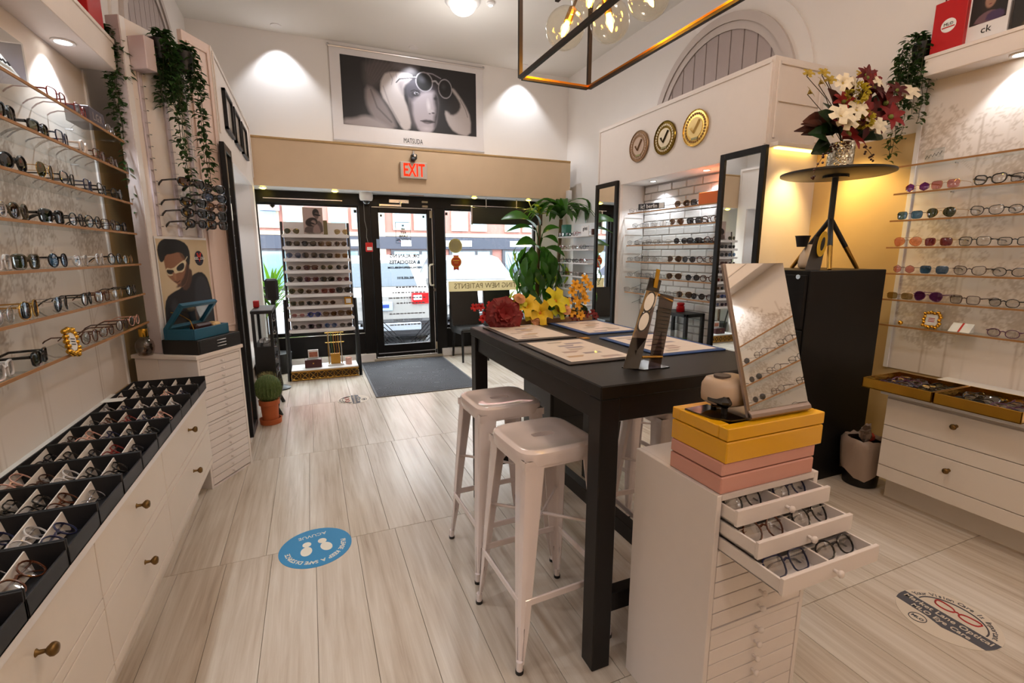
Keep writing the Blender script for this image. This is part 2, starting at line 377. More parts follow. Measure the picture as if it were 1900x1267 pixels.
def arched_window(wall, x, sgn, cy, cz, rin):
    """blind arch in the wall: recessed slats, moulded ring, plaster surround; sgn is the side facing the room"""
    SL = mat('arch_slat', (.70, .65, .64), .7, noise=.04); RG = mat('arch_ring', (.80, .76, .74), .6, noise=.03)
    def ring(r0, r1, t, name, m):
        P0 = arch_pts(cy, cz, r0); P1 = arch_pts(cy, cz, r1); b = MB(); n = len(P0); vs = []
        for (y0, z0), (y1, z1) in zip(P0, P1): vs += [(x, y0, z0), (x, y1, z1), (x + sgn * t, y0, z0), (x + sgn * t, y1, z1)]
        fs = []
        for i in range(n - 1):
            a, c = 4 * i, 4 * i + 4; fs += [(a + 2, c + 2, c + 3, a + 3), (a, a + 2, a + 3, a + 1)[::-1] if i == 0 else (a, c, c + 2, a + 2), (a + 1, a + 3, c + 3, c + 1), (a, c, c + 2, a + 2)]
        b.add(vs, fs); return b.build(name, m, wall)
    MB().add([(x + sgn * .003, y, z) for y, z in arch_pts(cy, cz, rin)], [tuple(range(29))]).build('arch_panel', mat('arch_back', (.42, .38, .38), .9), wall)
    n = 10; w = 2 * rin / n
    for i in range(n):
        ya = cy - rin + w * i + .006; yb = ya + w - .012; P = [(ya, cz)]
        for k in range(5):
            yy = ya + (yb - ya) * k / 4; P.append((yy, cz + math.sqrt(max(0.0004, (rin * .995) ** 2 - (yy - cy) ** 2))))
        P.append((yb, cz)); m = len(P)
        vs = [(x + sgn * .004, y, z) for y, z in P] + [(x + sgn * .016, y, z) for y, z in P]
        MB().add(vs, [tuple(range(m)), tuple(range(m, 2 * m))[::-1]] + [(k, (k + 1) % m, m + (k + 1) % m, m + k) for k in range(m)]).build('arch_slat', SL, wall)
    ring(rin - .012, rin + .05, .03, 'arch_ring', RG); ring(rin + .05, rin + .12, .045, 'arch_ring', RG); ring(rin + .12, rin + .25, .018, 'arch_surround', WALL)
arched_window(wr, XR, -1, 3.655, 2.62, .72)
arched_window(wl, XL, 1, 4.95, 2.75, .72)

# ------------------------------------------------------------------ shop front: frames, windows, door
fr = MB()
fr.box(-.55, 3.06, 6.43, 6.55, 1.985, 2.13, .004)                       # header
fr.box(-.55, .665, 6.44, 6.54, .105, .375, .004); fr.box(1.625, 3.06, 6.44, 6.54, .105, .375, .004)   # black knee walls
fr.box(-.55, .665, 6.44, 6.54, 0, .105); fr.box(1.625, 3.06, 6.44, 6.54, 0, .105)
fr.box(.605, .745, 6.42, 6.56, 0, 1.99, .004); fr.box(1.56, 1.70, 6.42, 6.56, 0, 1.99, .004)
fr = struct(fr.build('trim_2', BLACKF)); fr['label'] = 'black metal shopfront framing and knee walls'
def window(n, x0, x1):
    w = bpy.data.objects.new('window_%d' % n, None); COL.objects.link(w); struct(w); w.location = (x0, 6.5, .375)
    f = MB(); f.box(x0, x1, 6.47, 6.53, .375, .425, .004); f.box(x0, x1, 6.47, 6.53, 1.965, 2.0, .004); f.box(x0, x0 + .03, 6.47, 6.53, .425, 1.965); f.box(x1 - .03, x1, 6.47, 6.53, .425, 1.965)
    f.build('window_frame', BLACKF, w); MB().box(x0 + .03, x1 - .03, 6.496, 6.504, .425, 1.965).build('pane', PANE, w)
    MB().box(x0, x1, 6.425, 6.47, .372, .385, .003).build('sill_strip', CHROME, w); MB().box(x0 + .1, x1 - .2, 6.425, 6.432, 2.03, 2.04).build('track_strip', CHROME, w)
    return w
w1 = window(1, -.55, .62); w2 = window(2, 1.69, 3.06)
dr = bpy.data.objects.new('door_1', None); COL.objects.link(dr); struct(dr); dr.location = (1.15, 6.46, 0); dr['label'] = 'black framed glass entrance door with reversed lettering'
d = MB(); d.box(.75, .845, 6.44, 6.49, .04, 1.985, .004); d.box(1.465, 1.555, 6.44, 6.49, .04, 1.985, .004); d.box(.845, 1.465, 6.44, 6.49, 1.91, 1.985, .004); d.box(.845, 1.465, 6.44, 6.49, .04, .2, .004)
d.build('door_frame', BLACKF, dr); MB().box(.845, 1.465, 6.462, 6.47, .2, 1.91).build('pane', PANE, dr)
e = MB(); e.box(.765, 1.535, 6.434, 6.44, 1.972, 1.98); e.box(1.528, 1.535, 6.434, 6.44, .05, 1.972); e.box(.765, 1.535, 6.434, 6.44, .085, .095); e.build('weather_strip', mat('bright_strip', (.85, .85, .86), .3, metal=.6), dr)
MB().box(.70, 1.62, 6.36, 6.56, 0, .03, .006).build('threshold', mat('threshold_stone', (.62, .58, .52), .7), dr)
h = MB(); h.tube([(1.53, 6.44, 1.255), (1.50, 6.37, 1.255), (1.475, 6.36, 1.25), (1.465, 6.36, 1.22), (1.465, 6.36, 1.02), (1.475, 6.36, .985), (1.50, 6.37, .98), (1.53, 6.44, .98)], .012, 8); h.build('pull_handle', mat('ivory_metal', (.88, .85, .78), .3), dr, smooth=60)
MB().disc((1.545, 6.435, .915), .02, 16, 'y', .012).build('lock_cylinder', CHROME, dr)
c = MB(); c.box(.98, 1.23, 6.40, 6.43, 2.03, 2.075, .004); c.box(.855, 1.13, 6.385, 6.40, 1.985, 2.012, .003); c.cyl((1.12, 6.40, 1.99), (1.12, 6.40, 2.05), .012); c.build('door_closer', CHROME, dr)
for z in (1.99, 2.045): MB().box(1.40, 1.475, 6.40, 6.43, z, z + .025, .003).build('hinge_cover', mat('beige_plastic', (.72, .66, .55), .5), dr)
MB().box(1.5, 1.53, 6.405, 6.44, 1.86, 1.95, .003).build('hinge_cover', MATS['beige_plastic'], dr)
MB().box(1.535, 1.555, 6.42, 6.45, .1, .2, .003).build('hinge_cover', MATS['beige_plastic'], dr)
# reversed lettering on the door glass (read from the street)
RV = lambda x, z, y=6.461: basis((x - 1.15, y - 6.46, z), (-1, 0, 0), (0, 0, 1))
INKG = mat('etched_grey', (.13, .13, .16), .6, spec=.2)
for s, z, sz in (('DR. ALAN NG', 1.365, .062), ('& ASSOCIATES', 1.285, .062), ('VISIONCAREPROVIDER.COM', 1.215, .035), ('905.605.8101', 1.08, .042)): lettering(s, sz, INKG, RV(1.16, z), dr, bold=.0022)
PALE = mat('etched_pale', (.45, .45, .48), .5)
lettering('DIAGNOSIS OF DISEASE', .036, PALE, RV(1.17, .52), dr, bold=.001)
for z in (.95, .88, .81, .74, .60, .45):      # smaller lines, too faint to read
    q = MB(); x = .93 + .05 * ((z * 100) % 3)
    while x < 1.40: w_ = random.uniform(.02, .05); q.box(x, x + w_, 6.4595, 6.4612, z, z + .016); x += w_ + .012
    q.build('faint_text_line', PALE, dr)
for i, s in enumerate(('M', 'AR', 'KET', 'LANE', 'OPTICAL')): lettering(s, .035 + .003 * i, INKG, RV(1.152, 1.755 - .045 * i), dr, bold=.0015)
b = MB()
for x0, x1, z0, z1 in ((1.055, 1.25, 1.795, 1.80), (1.055, 1.25, 1.53, 1.535), (1.055, 1.059, 1.53, 1.80), (1.246, 1.25, 1.53, 1.80)): b.box(x0, x1, 6.459, 6.4615, z0, z1)
b.build('logo_box', INKG, dr); MB().box(1.09, 1.215, 6.459, 6.4615, 1.552, 1.556).build('logo_rule', RED, dr)
for sx in (0, 1):
    for k in range(6):
        t = MB(); dd = .06 * k; xa = .85 if sx == 0 else 1.46; s = 1 if sx == 0 else -1
        t.tube([(xa, 6.461, .50 - dd * 1.0), (xa + s * (.26 - dd * .9), 6.461, .215)], .0055, 4)
        if .50 - dd > .23: t.build('etched_stripe', INKG, dr)
for x, z in ((.88, 1.875), (1.425, 1.875), (.88, .26), (1.42, .28)): MB().box(x - .012, x + .012, 6.459, 6.4615, z - .014, z + .014).build('corner_mark', INKB, dr)
MB().box(.805, .84, 6.435, 6.44, 1.47, 1.58).build('hours_card', mat('pale_blue_card', (.6, .7, .85), .6), dr)
for w, pts in ((w1, ((-.36, 1.955, 1), (.57, 1.92, 0), (.57, .47, 0), (-.25, .455, 1))), (w2, ((1.745, 1.925, 0), (1.745, .475, 0)))):
    for x, z, dia in pts:
        q = MB()
        if dia: q.add([(x, 6.494, z - .035), (x + .035, 6.494, z), (x, 6.494, z + .035), (x - .035, 6.494, z)], [(0, 1, 2, 3)]); q.build('corner_mark_border', INKW, w); q = MB(); q.add([(x, 6.493, z - .024), (x + .024, 6.493, z), (x, 6.493, z + .024), (x - .024, 6.493, z)], [(0, 1, 2, 3)])
        else: q.box(x - .016, x + .016, 6.492, 6.4945, z - .018, z + .018)
        q.build('corner_mark', INKB, w)
# window decals
dc = thing('award_decal', 'round pale gold seal decal with leaf mark on right window', 'decal', (1.862, 6.49, 1.503))
MB().disc((1.862, 6.493, 1.503), .098, 36, 'y', .002).build('seal', leaf_mat('decal_gold', (.66, .62, .46), .05, 10, .5, .4), dc)
MB().disc((1.862, 6.4915, 1.503), .085, 36, 'y', .002).build('inner_seal', leaf_mat('decal_gold2', (.72, .69, .54), .05, 10, .5, .4), dc)
q = MB()
for s in (-1, 1): q.leaf((1.862, 6.490, 1.462), (1.862 + s * .045, 6.490, 1.535), .045, up=(0, 1, 0), fold=0)
q.build('leaf_mark', mat('decal_olive', (.42, .42, .32), .6), dc)
dc = thing('award_decal', 'orange red ribbon rosette decal below the gold seal', 'decal', (1.868, 6.49, 1.27))
MB().disc((1.868, 6.4925, 1.285), .075, 28, 'y', .002).build('rosette', mat('decal_yellow', (.9, .62, .15), .5), dc)
MB().disc((1.868, 6.491, 1.285), .062, 28, 'y', .002).build('centre', mat('decal_orange', (.78, .25, .12), .5), dc)
MB().box(1.83, 1.905, 6.493, 6.495, 1.355, 1.375).build('ribbon', MATS['decal_orange'], dc)
MB().add([(1.83, 6.494, 1.22), (1.905, 6.494, 1.22), (1.905, 6.494, 1.17), (1.868, 6.494, 1.185), (1.83, 6.494, 1.17)], [(0, 1, 2, 3, 4)]).build('ribbon', MATS['decal_orange'], dc)
MB().box(1.822, 1.914, 6.488, 6.4895, 1.298, 1.312).build('text_bar', mat('decal_text', (.95, .75, .3), .5), dc)
lettering('2020', .03, MATS['decal_text'], basis((0, -.001, .002), (1, 0, 0), (0, 0, 1)), dc)
st = thing('window_lettering', 'sand coloured strip reading new patients, reversed, on right window', 'decal', (1.75, 6.49, .85))
MB().box(1.75, 3.05, 6.491, 6.494, .875, 1.02).build('strip', leaf_mat('strip_sand', (.70, .66, .56), .05, 10, .6, .5), st)
lettering('ACCEPTING NEW PATIENTS', .105, mat('strip_gold', (.40, .34, .22), .5), basis((.70, -.001, .098), (-1, 0, 0), (0, 0, 1)), st, font_x=.93)
# ------------------------------------------------------------------ eyewear
FC = {  # frame colours
 'black': mat('frame_black', (.05, .045, .05), .22, coat=.5), 'tortoise': mat('frame_tortoise', (.34, .17, .08), .25, noise=.6, nscale=120, coat=.4),
 'brown': mat('frame_brown', (.25, .14, .10), .28, coat=.3), 'red': mat('frame_red', (.50, .11, .09), .3, coat=.3), 'navy': mat('frame_navy', (.10, .12, .26), .3, coat=.3),
 'white': mat('frame_white', (.92, .88, .86), .3, coat=.3), 'crystal': mat('frame_crystal', (.82, .80, .80), .12, coat=.6), 'pink': mat('frame_pink', (.86, .66, .60), .25, coat=.4),
 'gold': mat('frame_gold', (.80, .63, .36), .22, metal=1.0), 'silver': mat('frame_silver', (.70, .70, .72), .2, metal=1.0), 'gunmetal': mat('frame_gunmetal', (.27, .26, .28), .25, metal=1.0),
 'olive': mat('frame_olive', (.30, .26, .17), .3, coat=.3), 'blue': mat('frame_blue', (.16, .22, .62), .25, coat=.4), 'purple': mat('frame_purple', (.36, .16, .33), .28, coat=.3)}
def lens_mat(name, tint, refl=.6): return glass('lens_' + name, tint, refl * 1.3)
LC = {'clear': lens_mat('clear', (.92, .92, .92), 1.1), 'grey': lens_mat('grey', (.24, .24, .26), .6), 'green': lens_mat('green', (.25, .28, .17), .6), 'brown': lens_mat('brown', (.32, .20, .12), .6),
 'blue': lens_mat('blue', (.25, .42, .62), .7), 'violet': lens_mat('violet', (.42, .20, .50), .6), 'rose': lens_mat('rose', (.80, .55, .55), .6), 'peach': lens_mat('peach', (.86, .58, .44), .6),
 'wine': lens_mat('wine', (.50, .18, .25), .6), 'amber': lens_mat('amber', (.52, .36, .14), .6), 'black': lens_mat('black', (.10, .10, .11), .6), 'sand': lens_mat('sand', (.66, .58, .40), .6), 'red': lens_mat('red', (.55, .12, .10), .6)}
SH = {'round': (.046, .045, 2.0), 'panto': (.048, .046, 2.3), 'square': (.052, .042, 4.0), 'rectangular': (.052, .036, 3.6), 'aviator': (.056, .050, 2.3), 'cat-eye': (.053, .043, 2.6), 'oval': (.049, .039, 2.2), 'hexagonal': (.048, .042, 2.0), 'oversized': (.060, .052, 2.6), 'wrap': (.062, .040, 2.8)}
def outline(shape, n=16):
    w, h, p = SH[shape]; o = []
    for k in range(n):
        a = 2 * PI * k / n; ca, sa = math.cos(a), math.sin(a)
        x = w / 2 * abs(ca) ** (2 / p) * (1 if ca >= 0 else -1); z = h / 2 * abs(sa) ** (2 / p) * (1 if sa >= 0 else -1)
        if shape == 'aviator': z += -.006 * (x / (w / 2)) * (sa < 0) * abs(sa); x += .004 * (sa > 0) * sa * .5; x *= 1 - .16 * (z < 0) * abs(z) / (h / 2)
        if shape in ('cat-eye', 'wrap'): z += .006 * max(0, x / (w / 2)) * (sa > 0) * abs(sa) ** .5 * (1 if shape == 'cat-eye' else .3); x *= 1 - .15 * (z < 0) * abs(z) / (h / 2)
        if shape in ('panto', 'square'): x *= 1 - .10 * (z < 0) * abs(z) / (h / 2)
        if shape == 'hexagonal':
            an = (a + PI / 6) % (PI / 3) - PI / 6; rr = 1 / math.cos(an) * .92; x = w / 2 * rr * ca; z = h / 2 * rr * sa
        o.append((x, z))
    return o
_gm = {}
def eyewear_meshes(shape, thick, fold):
    k = (shape, thick, fold)
    if k in _gm: return _gm[k]
    o = outline(shape); w, h, p = SH[shape]; cx = w / 2 + .0095; zc = h / 2 + .003; t = {0: .0010, 1: .0023, 2: .0038}[thick]
    wrap = lambda x: .06 * (abs(x) / .07) ** 2 * .12
    f = MB()
    for s in (1, -1): f.tube([(s * (cx + x), wrap(cx + x), zc + z) for x, z in o], t, 5, closed=True, flat=.8, up=(0, 1, 0))
    f.tube([(-.0105, .0005, zc + .006), (0, -.001, zc + .010), (.0105, .0005, zc + .006)], t * 1.1, 5, up=(0, 1, 0))
    hx = cx + w / 2 + .004
    if shape == 'aviator': f.tube([(-.02, .0005, zc + h * .43), (.02, .0005, zc + h * .43)], t, 4, up=(0, 1, 0))
    for s in (1, -1): f.tube([(s * (cx + w / 2 - .004), wrap(hx), zc + h * .22), (s * (hx + .001), wrap(hx) + .004, zc + h * .22)], t * 1.4, 5, up=(0, 0, 1))
    T = []
    for s in (1, -1):
        b = MB(); zz = zc + h * .22
        if not fold: b.tube([(s * (hx + .001), wrap(hx) + .003, zz), (s * (hx + .002), .05, zz), (s * (hx + .001), .093, zz - .001), (s * (hx - .003), .115, zz - .012), (s * (hx - .007), .136, zz - .032)], [t * 1.35, t * 1.15, t * 1.1, t * 1.2, t * .9], 5)
        else:
            yo = .012 if s > 0 else .018
            b.tube([(s * (hx + .001), wrap(hx) + .003, zz), (s * (hx - .004), yo, zz), (s * (hx - .09), yo + .003, zz - .002), (s * (hx - .112), yo + .004, zz - .01), (s * (hx - .130), yo + .006, zz - .026)], [t * 1.3, t * 1.15, t * 1.1, t * 1.1, t * .9], 5)
        T.append(b.mesh('temple', FC['black'], 60))
    L = []
    for s in (1, -1):
        b = MB(); n = len(o); vs = [(s * (cx + x * .985), wrap(cx + x) + .0002, zc + z * .985) for x, z in o] + [(s * cx, wrap(cx) - .0022, zc)]
        b.add(vs, [(i, (i + 1) % n, n) if s > 0 else ((i + 1) % n, i, n) for i in range(n)]); L.append(b.mesh('lens', LC['clear'], 80))
    _gm[k] = (f.mesh('frame', FC['black'], 60), L, T, zc); return _gm[k]
def set_mat(o, m): o.material_slots[0].link = 'OBJECT'; o.material_slots[0].material = m
EYE_COUNT = [0]
def eyewear(spec, loc, rotz, label, group, fold=False, tilt=0.0, scale=1.0, parts=True):
    scale *= 1.12
    """spec = 'shape thickness frame lens'"""
    sh, th, fc, lc = spec.split(); me, L, T, zc = eyewear_meshes(sh, int(th), fold); sun = lc != 'clear'
    t = thing('sunglasses' if sun else 'eyeglasses', label, 'sunglasses' if sun else 'eyeglasses', loc, rotz, group)
    t.rotation_euler = (tilt, 0, rotz)
    if scale != 1: t.scale = (scale,) * 3
    set_mat(obj('frame', me, t), FC[fc])
    for m in L: set_mat(obj('lens', m, t), LC[lc])
    if parts:
        for m in T: set_mat(obj('temple', m, t), FC[fc])
    EYE_COUNT[0] += 1; return t
ORD = ['first', 'second', 'third', 'fourth', 'fifth', 'sixth', 'seventh', 'eighth', 'ninth', 'tenth', 'eleventh', 'twelfth']
def eye_label(spec, where):
    sh, th, fc, lc = spec.split(); n = {'0': 'wire ', '1': '', '2': 'chunky '}[th]
    return (n + fc + ' ' + sh + (' sunglasses with ' + lc + ' lenses' if lc != 'clear' else ' eyeglasses') + ', ' + where)

# ------------------------------------------------------------------ wallpaper with pale trees
def wallpaper(name, wdt, hgt, M, parent, seed, trees):
    w = int(wdt / .0085); h = int(hgt / .0085); c = Canvas(w, h, (.915, .875, .84)); g = random.Random(seed)
    for tx, top, sp in trees:
        x = tx / wdt; tone = g.choice(((.74, .67, .61), (.71, .64, .58), (.78, .72, .66))); lean = g.uniform(-.004, .004)
        c.line([(x, 0), (x + lean, top / hgt)], .008 / wdt, tone, .85); c.line([(x + .03 / wdt, 0), (x + .02 / wdt + lean, top * .8 / hgt)], .004 / wdt, tone, .6)
        arr = c.a; col = np.array(lin(tone)); px = 1 / .0085
        for blob in range(7):
            bx = tx + g.gauss(0, sp * .55); bz = top * g.uniform(.45, 1.0); br = g.uniform(.10, .2)
            c.line([(x, (bz - br * 1.3) / hgt), (bx / wdt, bz / hgt)], .004 / wdt, tone, .7); arr = c.a
            for k in range(150):
                a = g.uniform(0, 2 * PI); q = br * math.sqrt(g.random()); lx = bx + q * math.cos(a); lz = bz + q * math.sin(a) * .75; d = g.uniform(0, PI)
                for s in (-1, 0, 1):
                    i = int((lx + s * .008 * math.cos(d)) * px); j = int((lz + s * .008 * math.sin(d)) * px)
                    if 0 <= i < w and 0 <= j < h: arr[j, i] = arr[j, i] * .45 + col * .55
    for k in range(int(wdt / .45)):
        x = (k + g.random()) * .45 / wdt; c.line([(x, 0), (x + g.uniform(-.01, .01), 1)], .003 / wdt, (.86, .815, .77), .7)
    return c.obj(name, M, wdt, print_mat('wallpaper', .7), parent)
wallpaper('wallpaper_panel', 2.86, 1.69, basis((XL + .012, .5, .65), (0, 1, 0), (0, 0, 1)), wl, 3, [(.2, 1.2, .2), (.55, 1.65, .22), (.9, .62, .2), (1.15, 1.5, .25), (1.6, .75, .2), (1.95, 1.3, .25), (2.5, 1.2, .2)])
MB().box(XL + .004, XL + .02, 3.36, 3.385, .65, 2.34).build('edge_strip', WHITE, wl)
wallpaper('wallpaper_panel', 3.9, 1.78, basis((XR - .012, 1.93, .65), (0, -1, 0), (0, 0, 1)), wr, 5, [(.18, .55, .15), (.3, 1.5, .22), (.62, .62, .18), (.86, 1.6, .26), (1.2, 1.1, .2), (1.6, 1.5, .25), (2.2, .9, .2), (2.7, 1.5, .25), (3.3, 1.1, .22), (3.7, 1.6, .2)])
MB().box(XR - .02, XR - .004, 1.93, 1.955, .65, 2.42).build('edge_strip', WHITE, wr)

# ------------------------------------------------------------------ canopies with downlights
DLM = lamp_mat('downlight_glow', (1, .98, .95), 14)
def canopy(label, x0, x1, y0, y1, z0, z1, lights, tgt, pw):
    c = thing('display_canopy', label, 'shelf', ((x0 + x1) / 2, y1, z0))
    MB().box(x0, x1, y0, y1, z0, z1, .003).build('body', CASE, c); xf = x1 if x0 < 0 else x0
    MB().box(xf - .006, xf + .006, y0, y1 + .004, z1 - .02, z1, .002).build('edge_moulding', CASE, c)
    for y in lights:
        xc = (x0 + x1) / 2
        rg = MB(); rg.lathe([(.030, 0), (.044, 0), (.046, -.004), (.044, -.007), (.032, -.006), (.030, 0)], 24, (xc, y, z0)); rr = rg.build('downlight_ring', WHITE, c, smooth=50)
        MB().disc((xc, y, z0 - .001), .030, 20, 'z', .002).build('downlight_lens', DLM, rr)
        spot('canopy_downlight', (xc, y, z0 - .012), (xc + tgt, y, 0), pw, COOL, 100, .5, .02)
    return c
canopy('white overhead canopy with recessed downlights above left wall shelves', XL, -.865, -.5, 3.32, 2.335, 2.49, (2.95, 2.15, 1.3, .4), -.02, 52)
canopy('white overhead canopy with recessed downlights above right wall shelves', 3.40, XR, -2.2, 1.89, 2.417, 2.53, (1.49, .6, -.3, -1.2), .02, 24)

# ------------------------------------------------------------------ glass wall shelves and the eyewear on them
def glass_shelf(label, x0, x1, y0, y1, z, group):
    s = thing('glass_shelf', label, 'shelf', ((x0 + x1) / 2, y1, z), group=group); xe = x1 if abs(x0) > abs(x1) else x0
    MB().box(x0, x1, y0, y1, z - .008, z).build('glass_plate', SHELFG, s)
    MB().box(xe - .003, xe + .003, y0, y1, z - .0095, z + .0005).build('oak_edging', WOODE, s)
    for y in (y1 - .25, (y0 + y1) / 2, y0 + .25):
        MB().cyl((x0 if xe == x1 else x1, y, z - .011), ((x0 + .03) if xe == x1 else (x1 - .03), y, z - .011), .003, 6).build('bracket_pin', CHROME, s)
ZL = [1.99, 1.83, 1.67, 1.51, 1.345, 1.18, 1.02]
for i, z in enumerate(ZL): glass_shelf('%s glass shelf from the top with oak edge, left wall' % ORD[i], XL + .013, -.872, .0, 3.30, z, 'glass shelves on the left wall')
LEFT = [
 [(2.61, 'square 1 red clear'), (2.83, 'square 1 red clear'), (3.18, 'oval 0 silver clear')],
 [(2.19, 'square 2 black green'), (2.41, 'rectangular 2 black green'), (2.60, 'square 1 navy clear'), (2.80, 'round 2 white clear'), (2.98, 'square 1 tortoise clear'), (3.16, 'oval 1 brown clear')],
 [(2.19, 'round 2 black black'), (2.41, 'aviator 0 gold green'), (2.59, 'cat-eye 1 black clear'), (2.79, 'square 1 navy clear'), (2.95, 'cat-eye 1 black clear'), (3.14, 'round 1 black clear')],
 [(2.03, 'round 1 crystal clear'), (2.17, 'round 2 olive brown'), (2.40, 'square 2 black black'), (2.61, 'round 1 black clear'), (2.78, 'panto 1 black clear'), (2.97, 'square 1 brown clear'), (3.12, 'oval 1 gunmetal clear')],
 [(2.01, 'square 2 crystal clear'), (2.16, 'square 2 olive green'), (2.39, 'round 1 gunmetal blue'), (2.59, 'oval 1 crystal clear'), (2.79, 'round 1 crystal clear'), (2.98, 'round 1 black clear'), (3.17, 'oval 0 gold clear')],
 [(1.97, 'round 0 silver clear'), (2.13, 'oversized 1 gold grey'), (2.36, 'aviator 0 silver grey'), (2.59, 'panto 1 black clear'), (2.76, 'square 1 tortoise clear'), (2.95, 'oval 0 gold clear'), (3.15, 'round 1 black clear')],
 [(1.92, 'square 2 crystal clear'), (2.14, 'square 2 black green'), (2.56, 'panto 1 tortoise clear'), (2.75, 'oval 1 tortoise clear'), (2.95, 'round 1 brown clear'), (3.13, 'round 1 pink clear')]]
for i, row in enumerate(LEFT):
    for j, (y, sp) in enumerate(row):
        eyewear(sp, (-.885, y, ZL[i] + .0005), R(90 + random.uniform(-8, 8)), eye_label(sp, '%s along %s shelf, left wall' % (ORD[j], ORD[i])), 'eyewear on the left wall shelves')
ZR = [1.93, 1.767, 1.604, 1.44, 1.277, 1.113, .95]
for i, z in enumerate(ZR): glass_shelf('%s glass shelf from the top with oak edge, right wall' % ORD[i], 3.41, XR - .013, -2.1, 1.965, z, 'glass shelves on the right wall')
RIGHT = [[],
 [(1.85, 'hexagonal 0 gold violet'), (1.71, 'square 0 gold rose'), (1.51, 'cat-eye 2 black clear'), (1.36, 'rectangular 1 black clear')],
 [(1.87, 'square 0 gunmetal blue'), (1.71, 'aviator 0 gold green'), (1.50, 'cat-eye 1 black clear'), (1.34, 'oval 1 black clear')],
 [(1.86, 'aviator 0 gold peach'), (1.70, 'square 0 gold wine'), (1.53, 'square 1 black clear'), (1.36, 'rectangular 1 black clear')],
 [(1.86, 'hexagonal 0 brown rose'), (1.70, 'square 0 silver blue'), (1.53, 'cat-eye 1 brown clear'), (1.36, 'oval 1 gunmetal clear')],
 [(1.86, 'rectangular 0 gold sand'), (1.71, 'aviator 1 purple violet'), (1.53, 'square 1 brown clear'), (1.36, 'oval 1 black clear')],
 [(1.34, 'oval 1 purple clear')]]
for i, row in enumerate(RIGHT):
    for j, (y, sp) in enumerate(row):
        eyewear(sp, (3.425, y, ZR[i] + .0005), R(-90 + random.uniform(-9, 9)), eye_label(sp, '%s along %s shelf, right wall' % (ORD[j], ORD[i])), 'eyewear on the right wall shelves')
k = 0
for i in range(1, 7):   # the same shelves run on behind the camera: these pairs show in the table mirror
    for y in ((-.55, -.75, -1.0, -1.2, -1.45) if i % 2 else (-.5, -.72, -.95, -1.15, -1.4)):
        sp = ['oval 1 black clear', 'square 1 black clear', 'panto 1 brown clear', 'round 0 gunmetal grey', 'round 1 black clear'][k % 5]; k += 1
        eyewear(sp, (3.425, y, ZR[i] + .0005), R(-90 + random.uniform(-8, 8)), eye_label(sp, '%s along %s shelf, reflected in table mirror' % (ORD[(k - 1) % 5], ORD[i])), 'eyewear on the right wall shelves')

# ------------------------------------------------------------------ low drawer cabinets along both walls
KNOB = MB().lathe([(.004, 0), (.009, 0), (.0055, .004), (.0045, .016), (.009, .020), (.0145, .026), (.015, .031), (.011, .037), (.001, .039)], 14).mesh('knob', ABRASS, 50)
def low_cabinet(label, xf, xb, y0, y1, ztop, zface, cols, rows, toe, sgn, overh):
    """xf face plane, sgn +1 when the face looks to +x"""
    c = thing('drawer_cabinet', label, 'cabinet', ((xf + xb) / 2, (y0 + y1) / 2, 0))
    MB().box(xf - sgn * .018, xb, y0, y1, zface, ztop - .03, .002).build('body', CREAM, c); MB().box(toe, xb, y0, y1 - .01, 0, zface).build('toe_kick', CREAM, c)
    MB().box(xf + sgn * overh, xb, y0 - .0, y1 + .015, ztop - .03, ztop, .003).build('countertop', WHITE, c)
    for (ya, yb) in cols:
        for (za, zb) in rows:
            dd = MB().box(xf - sgn * .016, xf, ya + .0025, yb - .0025, za + .002, zb - .002, .0015).build('drawer_front', CREAM, c)
            if min(zb - za, 9) > .12:
                k = obj('knob', KNOB, dd); ym = (ya + yb) / 2; o = wloc(c); k.location = (xf - o.x, ym - o.y, (za + zb) / 2 + .02 - o.z); k.rotation_euler = (0, sgn * PI / 2, 0)
    return c
low_cabinet('long cream drawer cabinet with brass knobs under left wall shelves', -.60, XL + .002, -.5, 3.09, .66, .19, [(2.205, 3.085), (1.545, 2.205), (.885, 1.545), (.2, .885), (-.5, .2)], [(.20, .235), (.235, .415), (.415, .45), (.45, .625)], -.69, 1, .012)
low_cabinet('cream drawer cabinet with brass knobs under right wall shelves', 2.93, XR - .002, -2.0, 1.585, .66, .137, [(.93, 1.578), (.28, .93), (-.37, .28)], [(.139, .217), (.217, .372), (.372, .452), (.452, .607)], 3.03, -1, .03)

